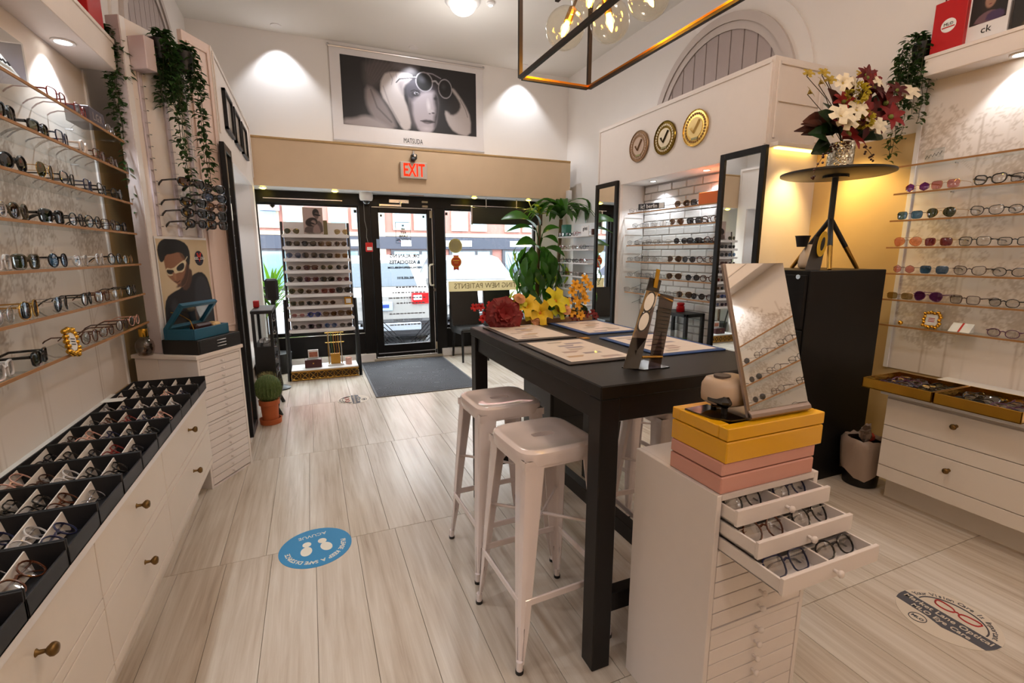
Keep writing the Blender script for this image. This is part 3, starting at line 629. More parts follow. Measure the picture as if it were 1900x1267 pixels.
# ------------------------------------------------------------------ black sorting trays full of folded glasses on the left cabinet
TR = mat('tray_black', (.07, .07, .085), .5, noise=.15); CARD = mat('tray_card', (.88, .85, .82), .6)
TS = ['square 1 black clear', 'oval 1 brown clear', 'round 1 navy clear', 'panto 1 tortoise clear', 'rectangular 1 gunmetal clear', 'cat-eye 1 black clear', 'round 1 crystal clear', 'oversized 1 pink clear', 'square 1 red clear', 'oval 0 silver clear', 'panto 1 black clear']
NT = 12; PT = .1875
for i in range(NT):
    y1 = 3.055 - PT * i; y0 = y1 - PT + .003; x0, x1 = -.912, -.583
    tw = ('farthest' if i == 0 else ORD[i] + ' from the far end')
    t = thing('sorting_tray', 'black divided tray of folded eyeglasses on left cabinet, ' + tw, 'tray', ((x0 + x1) / 2, (y0 + y1) / 2, .66), group='black trays on the left cabinet')
    if i == 0: proto_tray = t
    b = MB(); b.box(x0, x1, y0, y1, .66, .664); b.build('tray_floor', TR, t)
    for (a, c_, d_, e_) in ((x0, x0 + .005, y0, y1), (x1 - .005, x1, y0, y1), (x0, x1, y0, y0 + .005), (x0, x1, y1 - .005, y1)): MB().box(a, c_, d_, e_, .66, .706 if a != x0 else .73, .001).build('tray_side', TR, t)
    for q in range(5):
        xd = x0 + .012 + .0625 * q
        dv = MB(); dv.add([(xd - .006, y0 + .006, .700), (xd - .006, y1 - .006, .722), (xd + .006, y1 - .006, .668), (xd + .006, y0 + .006, .668), (xd - .009, y0 + .006, .700), (xd - .009, y1 - .006, .722), (xd + .003, y1 - .006, .668), (xd + .003, y0 + .006, .668)], [(0, 1, 2, 3), (7, 6, 5, 4), (0, 4, 5, 1), (2, 6, 7, 3), (1, 5, 6, 2), (0, 3, 7, 4)])
        dv.build('divider', CARD, t)
        if i < 11:
            sp = TS[(i * 3 + q * 5 + (i * q) % 3) % len(TS)]
            eyewear(sp, (xd + .044, (y0 + y1) / 2 + random.uniform(-.008, .008), .684), R(90 + random.uniform(-4, 4)), eye_label(sp, 'folded, slot %s from wall, black tray %s' % (('one', 'two', 'three', 'four', 'five')[q], tw)), 'folded eyeglasses in the black trays', fold=True, tilt=R(-52), parts=True)
pc = MB().box(-.905, -.825, 2.60, 2.66, .744, .746).build('price_card', INKW); tag(pc, 'small white price card lying across black trays near far end', 'card')

# ------------------------------------------------------------------ gold trays with piled glasses on the right cabinet
for i, (y0, y1) in enumerate(((1.332, 1.664), (.995, 1.325))):
    where = 'nearest the filing cabinet' if i == 0 else 'at the picture edge'
    t = thing('gold_tray', 'shallow gold tray heaped with eyeglasses on right cabinet, ' + where, 'tray', (3.0, (y0 + y1) / 2, .66), group='gold trays on the right cabinet')
    MB().box(2.838, 3.165, y0, y1, .66, .664).build('tray_floor', GOLDM, t)
    for (a, c_, d_, e_) in ((2.838, 2.843, y0, y1), (3.16, 3.165, y0, y1), (2.838, 3.165, y0, y0 + .005), (2.838, 3.165, y1 - .005, y1)): MB().box(a, c_, d_, e_, .66, .715, .001).build('tray_side', GOLDM, t)
    n = 0
    for ix in range(5):
        for iy in range(2):
            sp = ['square 1 black clear', 'oval 1 navy clear', 'panto 1 gunmetal clear', 'square 1 brown clear', 'round 1 black grey', 'cat-eye 1 purple clear'][(n * 5 + i) % 6]; n += 1
            eyewear(sp, (2.885 + .056 * ix, y0 + .09 + .152 * iy, .672), R(-90 + random.uniform(-14, 14)), eye_label(sp, '%s row %s, gold tray %s' % (ORD[ix], ('near', 'far')[iy], ('by filing cabinet', 'at edge')[i])), 'glasses heaped in the gold trays', fold=True, tilt=R(-62 + random.uniform(-8, 8)))
# ------------------------------------------------------------------ narrow multi-drawer units (angled one by the left wall, one by the table)
UW, UD, UH = .372, .33, .80
DRW = mat('drawer_white', (.93, .90, .885), .42, noise=.01); GAP = mat('drawer_gap', (.30, .27, .26), .9)
WK = MB().lathe([(.0035, 0), (.0045, .002), (.004, .010), (.0085, .014), (.0095, .018), (.007, .022), (.001, .023)], 12).mesh('knob', DRW, 50)
def drawer_unit(label, loc, rotz, opened, depth=UD, group='multi drawer units'):
    """front at local y=0 facing -y; opened maps drawer index from the top to pull-out distance"""
    u = thing('drawer_unit', label, 'cabinet', loc, rotz, group)
    for x0, x1 in ((0, .016), (UW - .016, UW)): MB().box(x0, x1, 0, depth, 0, UH, .0015).build('side_panel', DRW, u, local=True)
    MB().box(.016, UW - .016, .0, depth, UH - .016, UH - .0005).build('top_panel', DRW, u, local=True)
    MB().box(.016, UW - .016, depth - .01, depth, 0, UH - .016).build('back_panel', DRW, u, local=True)
    MB().box(.016, UW - .016, 0, depth, .392, .408).build('middle_panel', DRW, u, local=True); MB().box(.016, UW - .016, .004, depth - .01, 0, .012).build('base_panel', DRW, u, local=True)
    hh = .0465
    for i in range(16):
        zb = (UH - .018 - hh * (i + 1)) if i < 8 else (.390 - hh * (i - 7)); y = -opened.get(i, 0)
        d = MB().box(.018, UW - .018, y + .001, y + .011, zb + .0015, zb + hh - .0015, .001).build('drawer_front', DRW, u, local=True)
        k = obj('knob', WK, d); k.location = (UW / 2, y + .001, zb + hh / 2); k.rotation_euler = (PI / 2, 0, 0)
        L = depth - .03
        if i in opened:
            for a, b in ((.020, .026), (UW - .026, UW - .020), (UW / 2 - .003, UW / 2 + .003)): MB().box(a, b, y + .011, y + L, zb + .004, zb + hh - .008).build('drawer_side', DRW, d, local=True)
            MB().box(.020, UW - .020, y + .011, y + L, zb + .003, zb + .006).build('drawer_bottom', DRW, d, local=True)
            for yy in (.075, .15, .225):
                MB().add([(.027, y + yy - .008, zb + hh - .006), (UW - .027, y + yy - .008, zb + hh - .006), (UW - .027, y + yy + .004, zb + .006), (.027, y + yy + .004, zb + .006)], [(0, 1, 2, 3)]).build('divider_card', CARD, d, local=True)
        else: MB().box(.020, UW - .020, .012, .02, zb + .001, zb + hh - .001).build('drawer_box', GAP, d, local=True)
    return u
du = drawer_unit('white sixteen drawer unit standing angled at end of left cabinet', (-.635, 3.172, 0), R(60.4), {}, .25)
du2 = drawer_unit('white drawer unit with three drawers pulled open beside black table', (.905, .83, 0), 0, {0: .05, 1: .115, 2: .185})
for i, yo in ((0, .05), (1, .115), (2, .185)):
    zb = UH - .018 - .0465 * (i + 1)
    for s in (0, 1):
        sp = [['panto 1 black clear', 'round 1 navy clear'], ['round 1 tortoise clear', 'panto 1 black clear'], ['square 1 navy clear', 'oval 1 black clear']][i][s]
        eyewear(sp, (.905 + .10 + .172 * s, .83 - yo + .038, zb + .009), R(random.uniform(-4, 4)), eye_label(sp, '%s half of %s open drawer' % (('left', 'right')[s], ('top', 'middle', 'lowest')[i])), 'eyeglasses in the open drawers', fold=True, tilt=R(-38))
cnr = MB(Matrix.Translation((-.635, 3.172, 0)) @ Matrix.Rotation(R(60.4), 4, 'Z')).box(-.012, .385, -.008, .41, .80, .822, .002).build('counter_slab', CASE); tag(cnr, 'thin white countertop slab on the angled drawer unit', 'countertop')
bk = MB(Matrix.Translation((-.635, 3.172, 0)) @ Matrix.Rotation(R(60.4), 4, 'Z')).box(0, .37, .252, .40, 0, .799, .002).build('counter_support', CASE); tag(bk, 'plain white support panel behind the angled drawer unit', 'panel')
ZT = .822

# ------------------------------------------------------------------ angled display panel with rod strips and sunglasses
UA = Vector((.4945, .8692, 0)); NA = Vector((.8692, -.4945, 0)); A0 = Vector((-.83, 3.33, 0))
MA = Matrix(((UA.x, -NA.x, 0, A0.x), (UA.y, -NA.y, 0, A0.y), (0, 0, 1, 0), (0, 0, 0, 1)))   # local x along panel, y back, z up
RA = math.atan2(UA.y, UA.x)
PINKW = mat('pilaster_paint', (.90, .81, .77), .6, noise=.02)
ap = thing('sunglasses_display', 'tall white angled panel with rod strips holding sunglasses', 'display', A0, RA)
MB().box(0, .425, 0, .03, ZT + .002, 2.62, .002).build('board', CASE, ap, local=True)
MB().box(0, .03, -.004, 0, ZT + .002, 2.62).build('edge_trim', WHITE, ap, local=True)
MB().box(-.004, 0, 0, .075, ZT + .002, 2.62).build('return_board', mat('return_paint', (.84, .79, .79), .7), ap, local=True)
for k in range(3):
    x = .075 + .155 * k
    MB().box(x - .012, x + .012, -.012, 0, 1.50, 2.45, .002).build('rod_strip', mat('strip_lilac', (.80, .75, .77), .4), ap, local=True)
    MB().box(x + .013, x + .018, -.006, 0, 1.50, 2.45).build('red_line', mat('strip_redline', (.5, .25, .24), .6), ap, local=True)
    for j in range(15):
        z = 1.55 + .062 * j
        MB().box(x - .006, x + .006, -.035, -.012, z, z + .004).build('rod', CHROME, ap, local=True)
SG = [(.185, 1.775, 'wrap 2 black brown'), (.355, 1.765, 'wrap 2 black black'), (.36, 1.71, 'wrap 2 black blue'), (.185, 1.665, 'wrap 2 black black'), (.355, 1.655, 'wrap 2 brown amber'), (.185, 1.605, 'wrap 2 black black'), (.355, 1.60, 'square 2 black black'), (.185, 1.545, 'oval 2 black grey'), (.355, 1.545, 'square 2 black brown')]
for i, (x, z, sp) in enumerate(SG):
    p = MA @ Vector((x, -.16, z)); sd = 'left' if x < .2 else 'right'
    eyewear(sp, p, RA - R(8), eye_label(sp, '%s column %s, angled panel' % (sd, ORD[[0, 0, 1, 1, 2, 2, 3, 3, 4][i]])), 'sunglasses on the angled display panel', scale=1.08)
pil = thing('pilaster', 'pinkish panelled pilaster between display panel and tall mirror', 'panel', MA @ Vector((.425, 0, 0)), RA)
MB().box(0, .24, .0, .03, 0, 2.73, .002).build('board', PINKW, pil, local=True)
for z0, z1 in ((.9, 2.0), (2.06, 2.68)):
    for a in ((.03, .045, z0, z1), (.195, .21, z0, z1), (.045, .195, z1 - .015, z1), (.045, .195, z0, z0 + .015)): MB().box(a[0], a[1], -.008, 0, a[2], a[3], .003).build('moulding', PINKW, pil, local=True)
wb = MB(MA).box(.035, .10, -.10, 0, 2.37, 2.535, .003).build('wall_box', mat('lilac_box', (.83, .76, .76), .5)); tag(wb, 'pale lilac box mounted high on angled display panel', 'box')
# poster of a man in sunglasses (flat print)
c = Canvas(120, 200, (.79, .71, .58))
c.ell(.2, .8, .6, .4, (.83, .76, .64), 1)
c.poly([(0, 0), (.0, .35), (.06, .475), (.204, .52), (.37, .55), (.61, .665), (.80, .70), (.92, .65), (.97, .56), (1.0, .43), (1.02, 0)], (.09, .09, .11), .015)
c.poly([(.60, .2), (.62, .45), (.66, .60), (.78, .67), (.90, .62), (.97, .5), (1, .3), (.98, .1), (.7, .1)], (.17, .17, .20), .05).poly([(.14, .1), (.10, .36), (.2, .47), (.27, .4), (.26, .1)], (.18, .18, .21), .06)
c.poly([(.37, .54), (.50, .52), (.62, .64), (.62, .73), (.5, .72)], (.30, .20, .15), .02)
c.poly([(.095, .854), (.112, .757), (.125, .68), (.20, .63), (.275, .60), (.37, .546), (.495, .595), (.59, .746), (.52, .843), (.405, .897), (.17, .876)], (.55, .38, .28), .015)
c.poly([(.37, .55), (.495, .595), (.59, .74), (.55, .80), (.46, .66), (.36, .60)], (.27, .18, .14), .03).poly([(.40, .895), (.52, .84), (.56, .79), (.45, .82)], (.38, .26, .19), .03)
c.poly([(.007, .92), (.075, .98), (.2, 1.01), (.41, 1.0), (.58, .96), (.63, .87), (.58, .74), (.53, .79), (.49, .86), (.40, .885), (.26, .865), (.15, .86), (.10, .80), (.04, .79), (.01, .84)], (.055, .05, .05), .012)
c.poly([(.115, .745), (.245, .73), (.365, .775), (.50, .815), (.53, .79), (.50, .75), (.455, .70), (.33, .695), (.20, .665), (.13, .68)], (.84, .78, .65), .008, 1)
c.poly([(.125, .725), (.19, .725), (.265, .72), (.265, .69), (.20, .68), (.14, .69)], (.10, .09, .08), .008).poly([(.31, .735), (.38, .77), (.47, .79), (.485, .75), (.44, .715), (.34, .705)], (.12, .11, .10), .008)
c.poly([(.225, .70), (.25, .65), (.27, .625), (.30, .635), (.30, .69)], (.63, .45, .34), .02).line([(.25, .615), (.31, .605), (.36, .62)], .012, (.25, .13, .1)).ell(.33, .575, .08, .02, (.36, .25, .19), .7, 25)
c.line([(.50, .80), (.56, .84)], .014, (.80, .74, .62)).poly([(.58, .34), (.62, .36), (.66, .22), (.60, .2)], (.50, .36, .28), .02)
po = thing('poster', 'tall poster of a dark haired man in sunglasses below the panel', 'poster', A0 + NA * .012 + Vector((0, 0, ZT)), RA)
c.obj('print', basis((.035, 0, .015), (1, 0, 0), (0, 0, 1)), .388, PRINT, po)
MB().box(.03, .425, .001, .004, 0, .675).build('backing', WHITE, po, local=True)
MB().disc((.345, -.0015, .548), .036, 28, 'y', .001, ry=.046).build('logo_disc', mat('logo_navy', (.13, .13, .2), .5), po, local=True)
MB().box(.305, .385, -.003, -.002, .540, .556).build('logo_band', INKW, po, local=True)
MB().add([(.325, -.0035, .581), (.345, -.0035, .521), (.365, -.0035, .581), (.353, -.0035, .581), (.345, -.0035, .558), (.337, -.0035, .581)], [(0, 1, 4, 5), (1, 2, 3, 4)]).build('logo_v', mat('logo_red', (.75, .17, .15), .5), po, local=True)
lettering('VUARNET', .017, INKB, basis((.345, -.0042, .548), (1, 0, 0), (0, 0, 1)), po)
# things on the angled counter
ML = Matrix.Translation((-.635, 3.172, 0)) @ Matrix.Rotation(R(60.4), 4, 'Z')
def on_counter(name, label, cat, x, y, rot=0): return thing(name, label, cat, ML @ Vector((x, y, ZT)), R(60.4) + rot)
bc = on_counter('black_case', 'flat black drawer case with three silver handles under blue box', 'case', .02, .0, 0)
MB().box(0, .36, 0, .23, 0, .085, .003).build('body', BLACK, bc, local=True)
MB().box(.01, .35, -.003, 0, .008, .077, .002).build('front', mat('case_leather', (.07, .06, .06), .55, bump=.2, bscale=300), bc, local=True)
for z in (.027, .045, .063): MB().tube([(.15, -.003, z), (.155, -.016, z + .002), (.205, -.016, z + .002), (.21, -.003, z)], .003, 6).build('handle', CHROME, bc, local=True)
TEAL = mat('teal_box', (.11, .36, .47), .45, noise=.05)
bb = on_counter('presentation_box', 'teal blue presentation box with propped open glass lid', 'box', .03, .02, R(3)); bb.location.z += .085
for a in ((0, .30, 0, .012), (0, .30, .178, .19), (0, .012, .012, .178), (.288, .30, .012, .178)): MB().box(a[0], a[1], a[2], a[3], 0, .062, .002).build('box_side', TEAL, bb, local=True)
MB().box(.012, .288, .012, .178, 0, .006).build('box_floor', mat('box_lining', (.55, .45, .36), .8), bb, local=True)
lid = Matrix.Translation((0, .186, .062)) @ Matrix.Rotation(R(-128), 4, 'X')
lidm = Matrix.Translation((0, .186, .064)) @ Matrix.Rotation(R(52), 4, 'X')
for a in ((0, .30, 0, .022), (0, .30, .168, .19), (0, .022, .022, .168), (.278, .30, .022, .168)): MB(Matrix.Translation((0, .19, .064)) @ Matrix.Rotation(R(128), 4, 'X') @ Matrix.Translation((0, -.0, 0)) @ Matrix.Scale(-1, 4, (0, 1, 0)) @ Matrix.Scale(-1, 4, (0, 1, 0))).box(a[0], a[1], a[2], a[3], 0, .024, .002).build('lid_rail', TEAL, bb, local=True)
MB(Matrix.Translation((0, .19, .064)) @ Matrix.Rotation(R(128), 4, 'X')).box(.022, .278, .022, .168, .010, .013).build('lid_glass', CLEAR, bb, local=True)
MB().tube([(.035, .03, .06), (.04, .05, .11), (.05, .13, .15), (.05, .17, .155)], .003, 6).build('lid_stay', BRASS, bb, local=True)
w = on_counter('wallet_case', 'dark maroon leather glasses case inside teal box', 'case', .10, .06); w.location.z += .092
MB().box(0, .13, 0, .06, 0, .075, .012).build('body', mat('maroon_leather', (.18, .06, .06), .4, bump=.2, bscale=200), w, local=True)
w = on_counter('cream_pouch', 'cream folded pouch inside teal box', 'pouch', .245, .06); w.location.z += .092
MB().box(0, .06, 0, .07, 0, .068, .012).build('body', mat('cream_cloth', (.85, .72, .52), .8, noise=.1), w, local=True)
pb = on_counter('scent_bottle', 'clear glass scent bottle with gold cap on angled counter', 'bottle', -.02, .30)
MB().lathe([(.022, 0), (.034, .004), (.044, .03), (.047, .055), (.042, .08), (.026, .10), (.014, .107), (.013, .115)], 20).build('flask', glass('bottle_glass', (.93, .9, .88), 1.0), pb, local=True, smooth=60)
MB().lathe([(.020, .006), (.030, .01), (.036, .03), (.038, .045), (.001, .046)], 16).build('liquid', glass('bottle_liquid', (.8, .74, .7), .5), pb, local=True, smooth=60)
MB().lathe([(.020, .112), (.022, .118), (.022, .148), (.020, .156), (.001, .157)], 16).build('cap', GOLDM, pb, local=True, smooth=40)
gp = on_counter('grass_pot', 'small tuft of green grass in dark pot on angled counter', 'plant', .055, .335)
MB().lathe([(.02, 0), (.028, .004), (.032, .06), (.028, .06), (.001, .055)], 14).build('pot', BLACK, gp, local=True, smooth=40)
g = MB()
for i in range(70):
    a = random.uniform(0, 2 * PI); q = random.uniform(0, .02); g.leaf((q * math.cos(a), q * math.sin(a), .055), (2.2 * q * math.cos(a), 2.2 * q * math.sin(a), .055 + random.uniform(.06, .12)), .005, .05)
g.build('grass', mat('grass_green', (.16, .32, .10), .6, noise=.3), gp, local=True, kind='stuff')

# ------------------------------------------------------------------ left display case: face, pictures, mirror, niche
def eyes_simple(n): return ['square 1 black clear', 'oval 1 brown clear', 'round 0 silver clear', 'panto 1 tortoise clear', 'rectangular 1 gunmetal clear', 'cat-eye 1 black clear', 'square 1 navy clear'][n % 7]
lc = thing('display_case', 'tall white built-in display case with niche along left front wall', 'display case', (-.77, 5.1, 0))
b = MB(); b.box(-.53, -.5, 3.9, 4.20, 0, 2.73); b.box(-.53, -.5, 5.90, 6.07, 0, 2.73); b.box(-.53, -.5, 4.20, 5.90, 2.10, 2.73); b.box(-.53, -.5, 4.20, 5.90, 0, .45); b.build('face', CASE, lc)
MB().box(XL + .002, -.53, 3.98, 6.07, 2.70, 2.73).build('top_board', CASE, lc); MB().box(XL + .002, -.53, 3.96, 3.98, 0, 2.73).build('side_board', CASE, lc)
MB().box(-.86, -.85, 4.2, 5.9, .45, 2.10).build('niche_back', WALL, lc); MB().box(-.85, -.53, 4.18, 4.2, .45, 2.10).build('niche_side', WALL, lc); MB().box(-.85, -.53, 5.9, 5.92, .45, 2.10).build('niche_side', WALL, lc)
MB().box(-.86, -.53, 4.18, 5.92, 2.10, 2.12).build('niche_ceiling', WALL, lc); MB().box(-.86, -.53, 4.18, 5.92, .43, .45).build('niche_floor', WALL, lc)
for a in ((3.93, 6.05, 2.69, 2.71), (3.93, 3.95, 2.2, 2.69), (6.03, 6.05, 2.2, 2.69)): MB().box(-.5, -.49, a[0], a[1], a[2], a[3], .003).build('moulding', CASE, lc)
for y in (4.75, 5.4):
    r_ = MB().lathe([(.025, 0), (.038, 0), (.038, -.006), (.025, -.004)], 18, (-.68, y, 2.10)).build('downlight_ring', WHITE, lc); MB().disc((-.68, y, 2.097), .025, 16, 'z', .002).build('downlight_lens', DLM, r_)
    spot('niche_downlight', (-.68, y, 2.085), (-.70, y, 0), 22, COOL, 110, .5, .02)
for i in range(6):
    z = 1.80 - .17 * i; s = MB().box(-.85, -.70, 4.4, 5.75, z - .012, z).build('niche_shelf', WHITE, lc)
    for j, y in enumerate((5.0, 5.25, 5.5)):
        sp = eyes_simple(i * 3 + j); eyewear(sp, (-.715, y, z), R(90), eye_label(sp, '%s on %s shelf inside left niche' % (ORD[j], ORD[i])), 'eyewear in the left niche', parts=False)
rbx = MB().box(-.485, -.44, 4.75, 4.81, .931, .99, .004).build('red_box', RED); tag(rbx, 'small red and white box on black glass cabinet', 'box')
def tall_mirror(label, x, sgn, y0, y1, z0, z1, w=.045):
    t = thing('tall_mirror', label, 'mirror', (x, (y0 + y1) / 2, z0), group='tall black framed mirrors'); xa, xb = x, x + sgn * .03
    for a in ((y0, y0 + w, z0, z1), (y1 - w, y1, z0, z1), (y0 + w, y1 - w, z1 - w, z1), (y0 + w, y1 - w, z0, z0 + w)): MB().box(xa, xb, a[0], a[1], a[2], a[3], .003).build('frame_rail', BLACKF, t)
    MB().box(x + sgn * .008, x + sgn * .016, y0 + w, y1 - w, z0 + w, z1 - w).build('mirror_glass', MIRROR, t); return t
tall_mirror('tall narrow black framed mirror on left display case', -.5, 1, 3.84, 4.18, .06, 2.13, .05)
for i, (y0, y1) in enumerate(((4.22, 4.60), (4.70, 5.08), (5.18, 5.56))):
    t = thing('picture_frame', 'black framed certificate, %s of three high on left display case' % ('nearest', 'middle', 'farthest')[i], 'picture', (-.49, (y0 + y1) / 2, 2.28), group='certificates on the left display case')
    for a in ((y0, y0 + .02, 2.29, 2.57), (y1 - .02, y1, 2.29, 2.57), (y0, y1, 2.55, 2.57), (y0, y1, 2.29, 2.31)): MB().box(-.5, -.475, a[0], a[1], a[2], a[3], .002).build('frame_rail', BLACKF, t)
    MB().box(-.498, -.492, y0 + .02, y1 - .02, 2.31, 2.55).build('certificate', mat('certificate_paper', (.85, .80, .74), .3, coat=.6), t)
# glass topped black cabinet with curved legs, cactus, floor lamp base, yucca
gc = thing('glass_cabinet', 'black curio cabinet with glass top case and curved legs', 'cabinet', (-.41, 4.72, 0))
for x, y in ((-.465, 4.52), (-.35, 4.52), (-.465, 4.94), (-.35, 4.94)):
    MB().tube([(x, y, .40), (x + .0, y, .30), (x + .02, y - .01, .18), (x + .0, y, .07), (x + .03, y - .02, 0)], [.022, .024, .02, .015, .017], 8).build('leg', BLACK, gc, smooth=60)
MB().box(-.485, -.33, 4.5, 4.96, .34, .62, .004).build('lower_case', BLACK, gc)
for x, y in ((-.473, 4.51), (-.342, 4.51), (-.473, 4.95), (-.342, 4.95)): MB().box(x - .012, x + .012, y - .012, y + .012, .62, .90).build('post', BLACK, gc)
MB().box(-.488, -.32, 4.49, 4.97, .90, .93, .006).build('top_board', BLACK, gc)
for a in ((-.46, -.355, 4.505, 4.509), (-.46, -.355, 4.951, 4.955)): MB().box(a[0], a[1], a[2], a[3], .62, .90).build('glass_side', CLEAR, gc)
MB().box(-.343, -.339, 4.52, 4.94, .62, .90).build('glass_side', CLEAR, gc)
cr = MB().sphere((-.405, 4.60, .654), .045, 10, 5, (1, 1, .7)).build('crystal_dish', mat('crystal', (.85, .85, .86), .05, metal=.8)); tag(cr, 'faceted crystal ornament inside black curio cabinet', 'ornament')
for k in range(5):
    sp = 'oval 1 gunmetal grey'; eyewear(sp, (-.315, 4.56 + .02, .40 + .11 * k), R(90), eye_label(sp, 'hanging %s from bottom on curio cabinet side' % ORD[k]), 'glasses hanging on the curio cabinet', parts=False)
for k in range(5): MB().box(-.33, -.31, 4.50, 4.66, .395 + .11 * k, .40 + .11 * k).build('side_rail', CHROME, gc)
cc = thing('potted_cactus', 'round spiny green cactus in terracotta pot beside drawer unit', 'plant', (-.392, 4.33, 0))
MB().lathe([(.055, .02), (.062, .02), (.068, .14), (.08, .145), (.08, .185), (.073, .185), (.07, .16), (.001, .155)], 22, (-.392, 4.33, .02)).build('pot', mat('terracotta', (.74, .38, .20), .75, noise=.12), cc, smooth=40)
MB().lathe([(.07, 0), (.082, .002), (.086, .045), (.080, .045), (.075, .012), (.001, .01)], 22, (-.392, 4.33, .02 - .02)).build('saucer', MATS['terracotta'], cc, smooth=40)
cb = MB(); n, m_ = 44, 14; vs = []
for i in range(m_ + 1):
    a = PI * i / m_
    for k in range(n): rr = .098 * math.sin(a) * (1 + .07 * (1 if k % 2 else -1)) + .0005; vs.append((-.392 + rr * math.cos(2 * PI * k / n), 4.33 + rr * math.sin(2 * PI * k / n), .30 - .115 * math.cos(a)))
cb.add(vs, [(i * n + k, i * n + (k + 1) % n, (i + 1) * n + (k + 1) % n, (i + 1) * n + k) for i in range(m_) for k in range(n)]); cb.build('body', mat('cactus_green', (.30, .38, .17), .7, noise=.3), cc, smooth=80)
sp_ = MB()
for i in range(2, m_):
    a = PI * i / m_
    for k in range(1, n, 2):
        d = Vector((math.sin(a) * math.cos(2 * PI * k / n), math.sin(a) * math.sin(2 * PI * k / n), -math.cos(a))); p = Vector((-.392, 4.33, .30)) + Vector((d.x * .104, d.y * .104, d.z * .117))
        for q in range(4): e = (d + Vector((random.uniform(-.8, .8), random.uniform(-.8, .8), random.uniform(-.8, .8)))).normalized(); sp_.leaf(p, p + e * .030, .0055, 0, seg=1)
sp_.build('spines', mat('cactus_spine', (.75, .70, .45), .6), cc, kind='stuff')
fl = thing('stand_base', 'black floor stand with round base behind the curio cabinet', 'stand', (-.375, 5.45, 0))
MB().lathe([(.10, 0), (.105, .012), (.085, .022), (.02, .035), (.016, .06)], 24, (-.375, 5.45, 0)).build('base', BLACK, fl, smooth=50)
MB().cyl((-.375, 5.45, .05), (-.375, 5.45, .95), .022, 10).build('pole', BLACK, fl); MB().box(-.435, -.315, 5.41, 5.49, .93, 1.15, .02).build('head', BLACK, fl)
yu = thing('yucca_plant', 'green spiky yucca plant by the left window', 'plant', (-.42, 6.22, 0))
MB().lathe([(.10, 0), (.13, .01), (.15, .24), (.135, .24), (.001, .22)], 20, (-.42, 6.22, 0)).build('pot', BLACK, yu, smooth=40)
MB().tube([(-.42, 6.22, .2), (-.43, 6.22, .6), (-.42, 6.22, .95)], .022, 8).build('trunk', mat('bark', (.35, .27, .19), .9, noise=.3), yu)
YG = leaf_mat('yucca_green', (.40, .60, .15))
for k in range(52):
    a = random.uniform(0, 2 * PI); el = random.uniform(-.45, 1.2); L = random.uniform(.32, .52); z0 = random.uniform(.72, 1.0)
    tip = (-.42 + L * math.cos(el) * math.cos(a), min(6.40, 6.22 + L * math.cos(el) * math.sin(a) * .8), z0 + L * math.sin(el))
    MB().leaf((-.42, 6.22, z0), tip, .045, .12 if el < .6 else .04, seg=5).build('leaf', YG, yu)
# ------------------------------------------------------------------ sunglasses rack in the left window
rk = thing('eyewear_rack', 'white stepped sunglasses rack on black easel legs by left window', 'rack', (.075, 5.75, 0))
RX0, RX1 = -.26, .43
yk = lambda z: 5.72 + (z - .1) * .10
MB().add([(RX0 + .02, yk(.52) + .045, .52), (RX1 - .02, yk(.52) + .045, .52), (RX1 - .02, yk(1.74) + .045, 1.74), (RX0 + .02, yk(1.74) + .045, 1.74), (RX0 + .02, yk(.52) + .055, .52), (RX1 - .02, yk(.52) + .055, .52), (RX1 - .02, yk(1.74) + .055, 1.74), (RX0 + .02, yk(1.74) + .055, 1.74)], [(0, 1, 2, 3), (7, 6, 5, 4), (0, 4, 5, 1), (2, 6, 7, 3), (1, 5, 6, 2), (0, 3, 7, 4)]).build('back_board', mat('rack_white', (.90, .87, .86), .5), rk)
for x in (RX0, RX1):
    MB().tube([(x, yk(.5) + .05, .5), (x, yk(1.74) + .05, 1.74)], .014, 4).build('side_upright', mat('rack_grey', (.28, .24, .24), .5), rk)
    MB().tube([(x + (-.035 if x < 0 else .035), 5.72, 0), (x + (-.02 if x < 0 else .02), 5.78, .9)], .018, 4).build('front_leg', BLACK, rk)
    MB().tube([(x + (-.02 if x < 0 else .02), 5.78, .9), (x + (-.025 if x < 0 else .025), 6.02, 0)], .014, 4).build('rear_leg', BLACK, rk)
ROWS = [['aviator 0 gold green', None, 'aviator 0 gold sand'],
 ['square 1 black black', 'cat-eye 2 black grey', 'square 1 tortoise amber', 'round 1 tortoise brown'], ['aviator 0 silver blue', 'oversized 0 silver grey', 'square 1 black grey', 'square 0 gold amber'],
 ['oval 0 white black', 'square 2 tortoise wine', 'round 0 gold green', 'round 0 gunmetal grey'], ['aviator 0 gunmetal grey', 'cat-eye 1 purple wine', 'square 2 black black', 'oval 1 brown wine'],
 ['aviator 0 gold green', 'oval 0 gold brown', 'square 1 red red', 'oversized 2 black grey'], ['square 0 gold green', 'oval 1 black black', 'oval 0 gold brown', None],
 ['oval 1 white rose', 'round 2 blue blue', 'cat-eye 1 tortoise amber', 'oversized 1 tortoise amber'], ['oval 0 silver grey', 'square 1 purple grey', 'round 0 blue blue', 'oval 0 gunmetal grey']]
for i, row in enumerate(ROWS):
    z = 1.592 - .1285 * i; y = yk(z)
    s = MB().box(RX0, RX1, y - .075, y + .045, z - .012, z, .002).build('shelf', mat('rack_shelf', (.93, .92, .92), .4), rk)
    MB().box(RX0 + .005, RX1 - .005, y - .079, y - .075, z - .022, z + .012, .001).build('shelf_lip', MATS['rack_shelf'], s)
    for j, sp in enumerate(row):
        if sp is None: continue
        x = RX0 + .10 + .163 * j if len(row) == 4 else (RX0 + .10 if j == 0 else RX1 - .085)
        eyewear(sp, (x + .005, y - .055, z + .014), R(random.uniform(-4, 4)), eye_label(sp, '%s along %s shelf of window rack' % (ORD[min(j, 3)], ORD[i])), 'sunglasses on the window rack', fold=True)
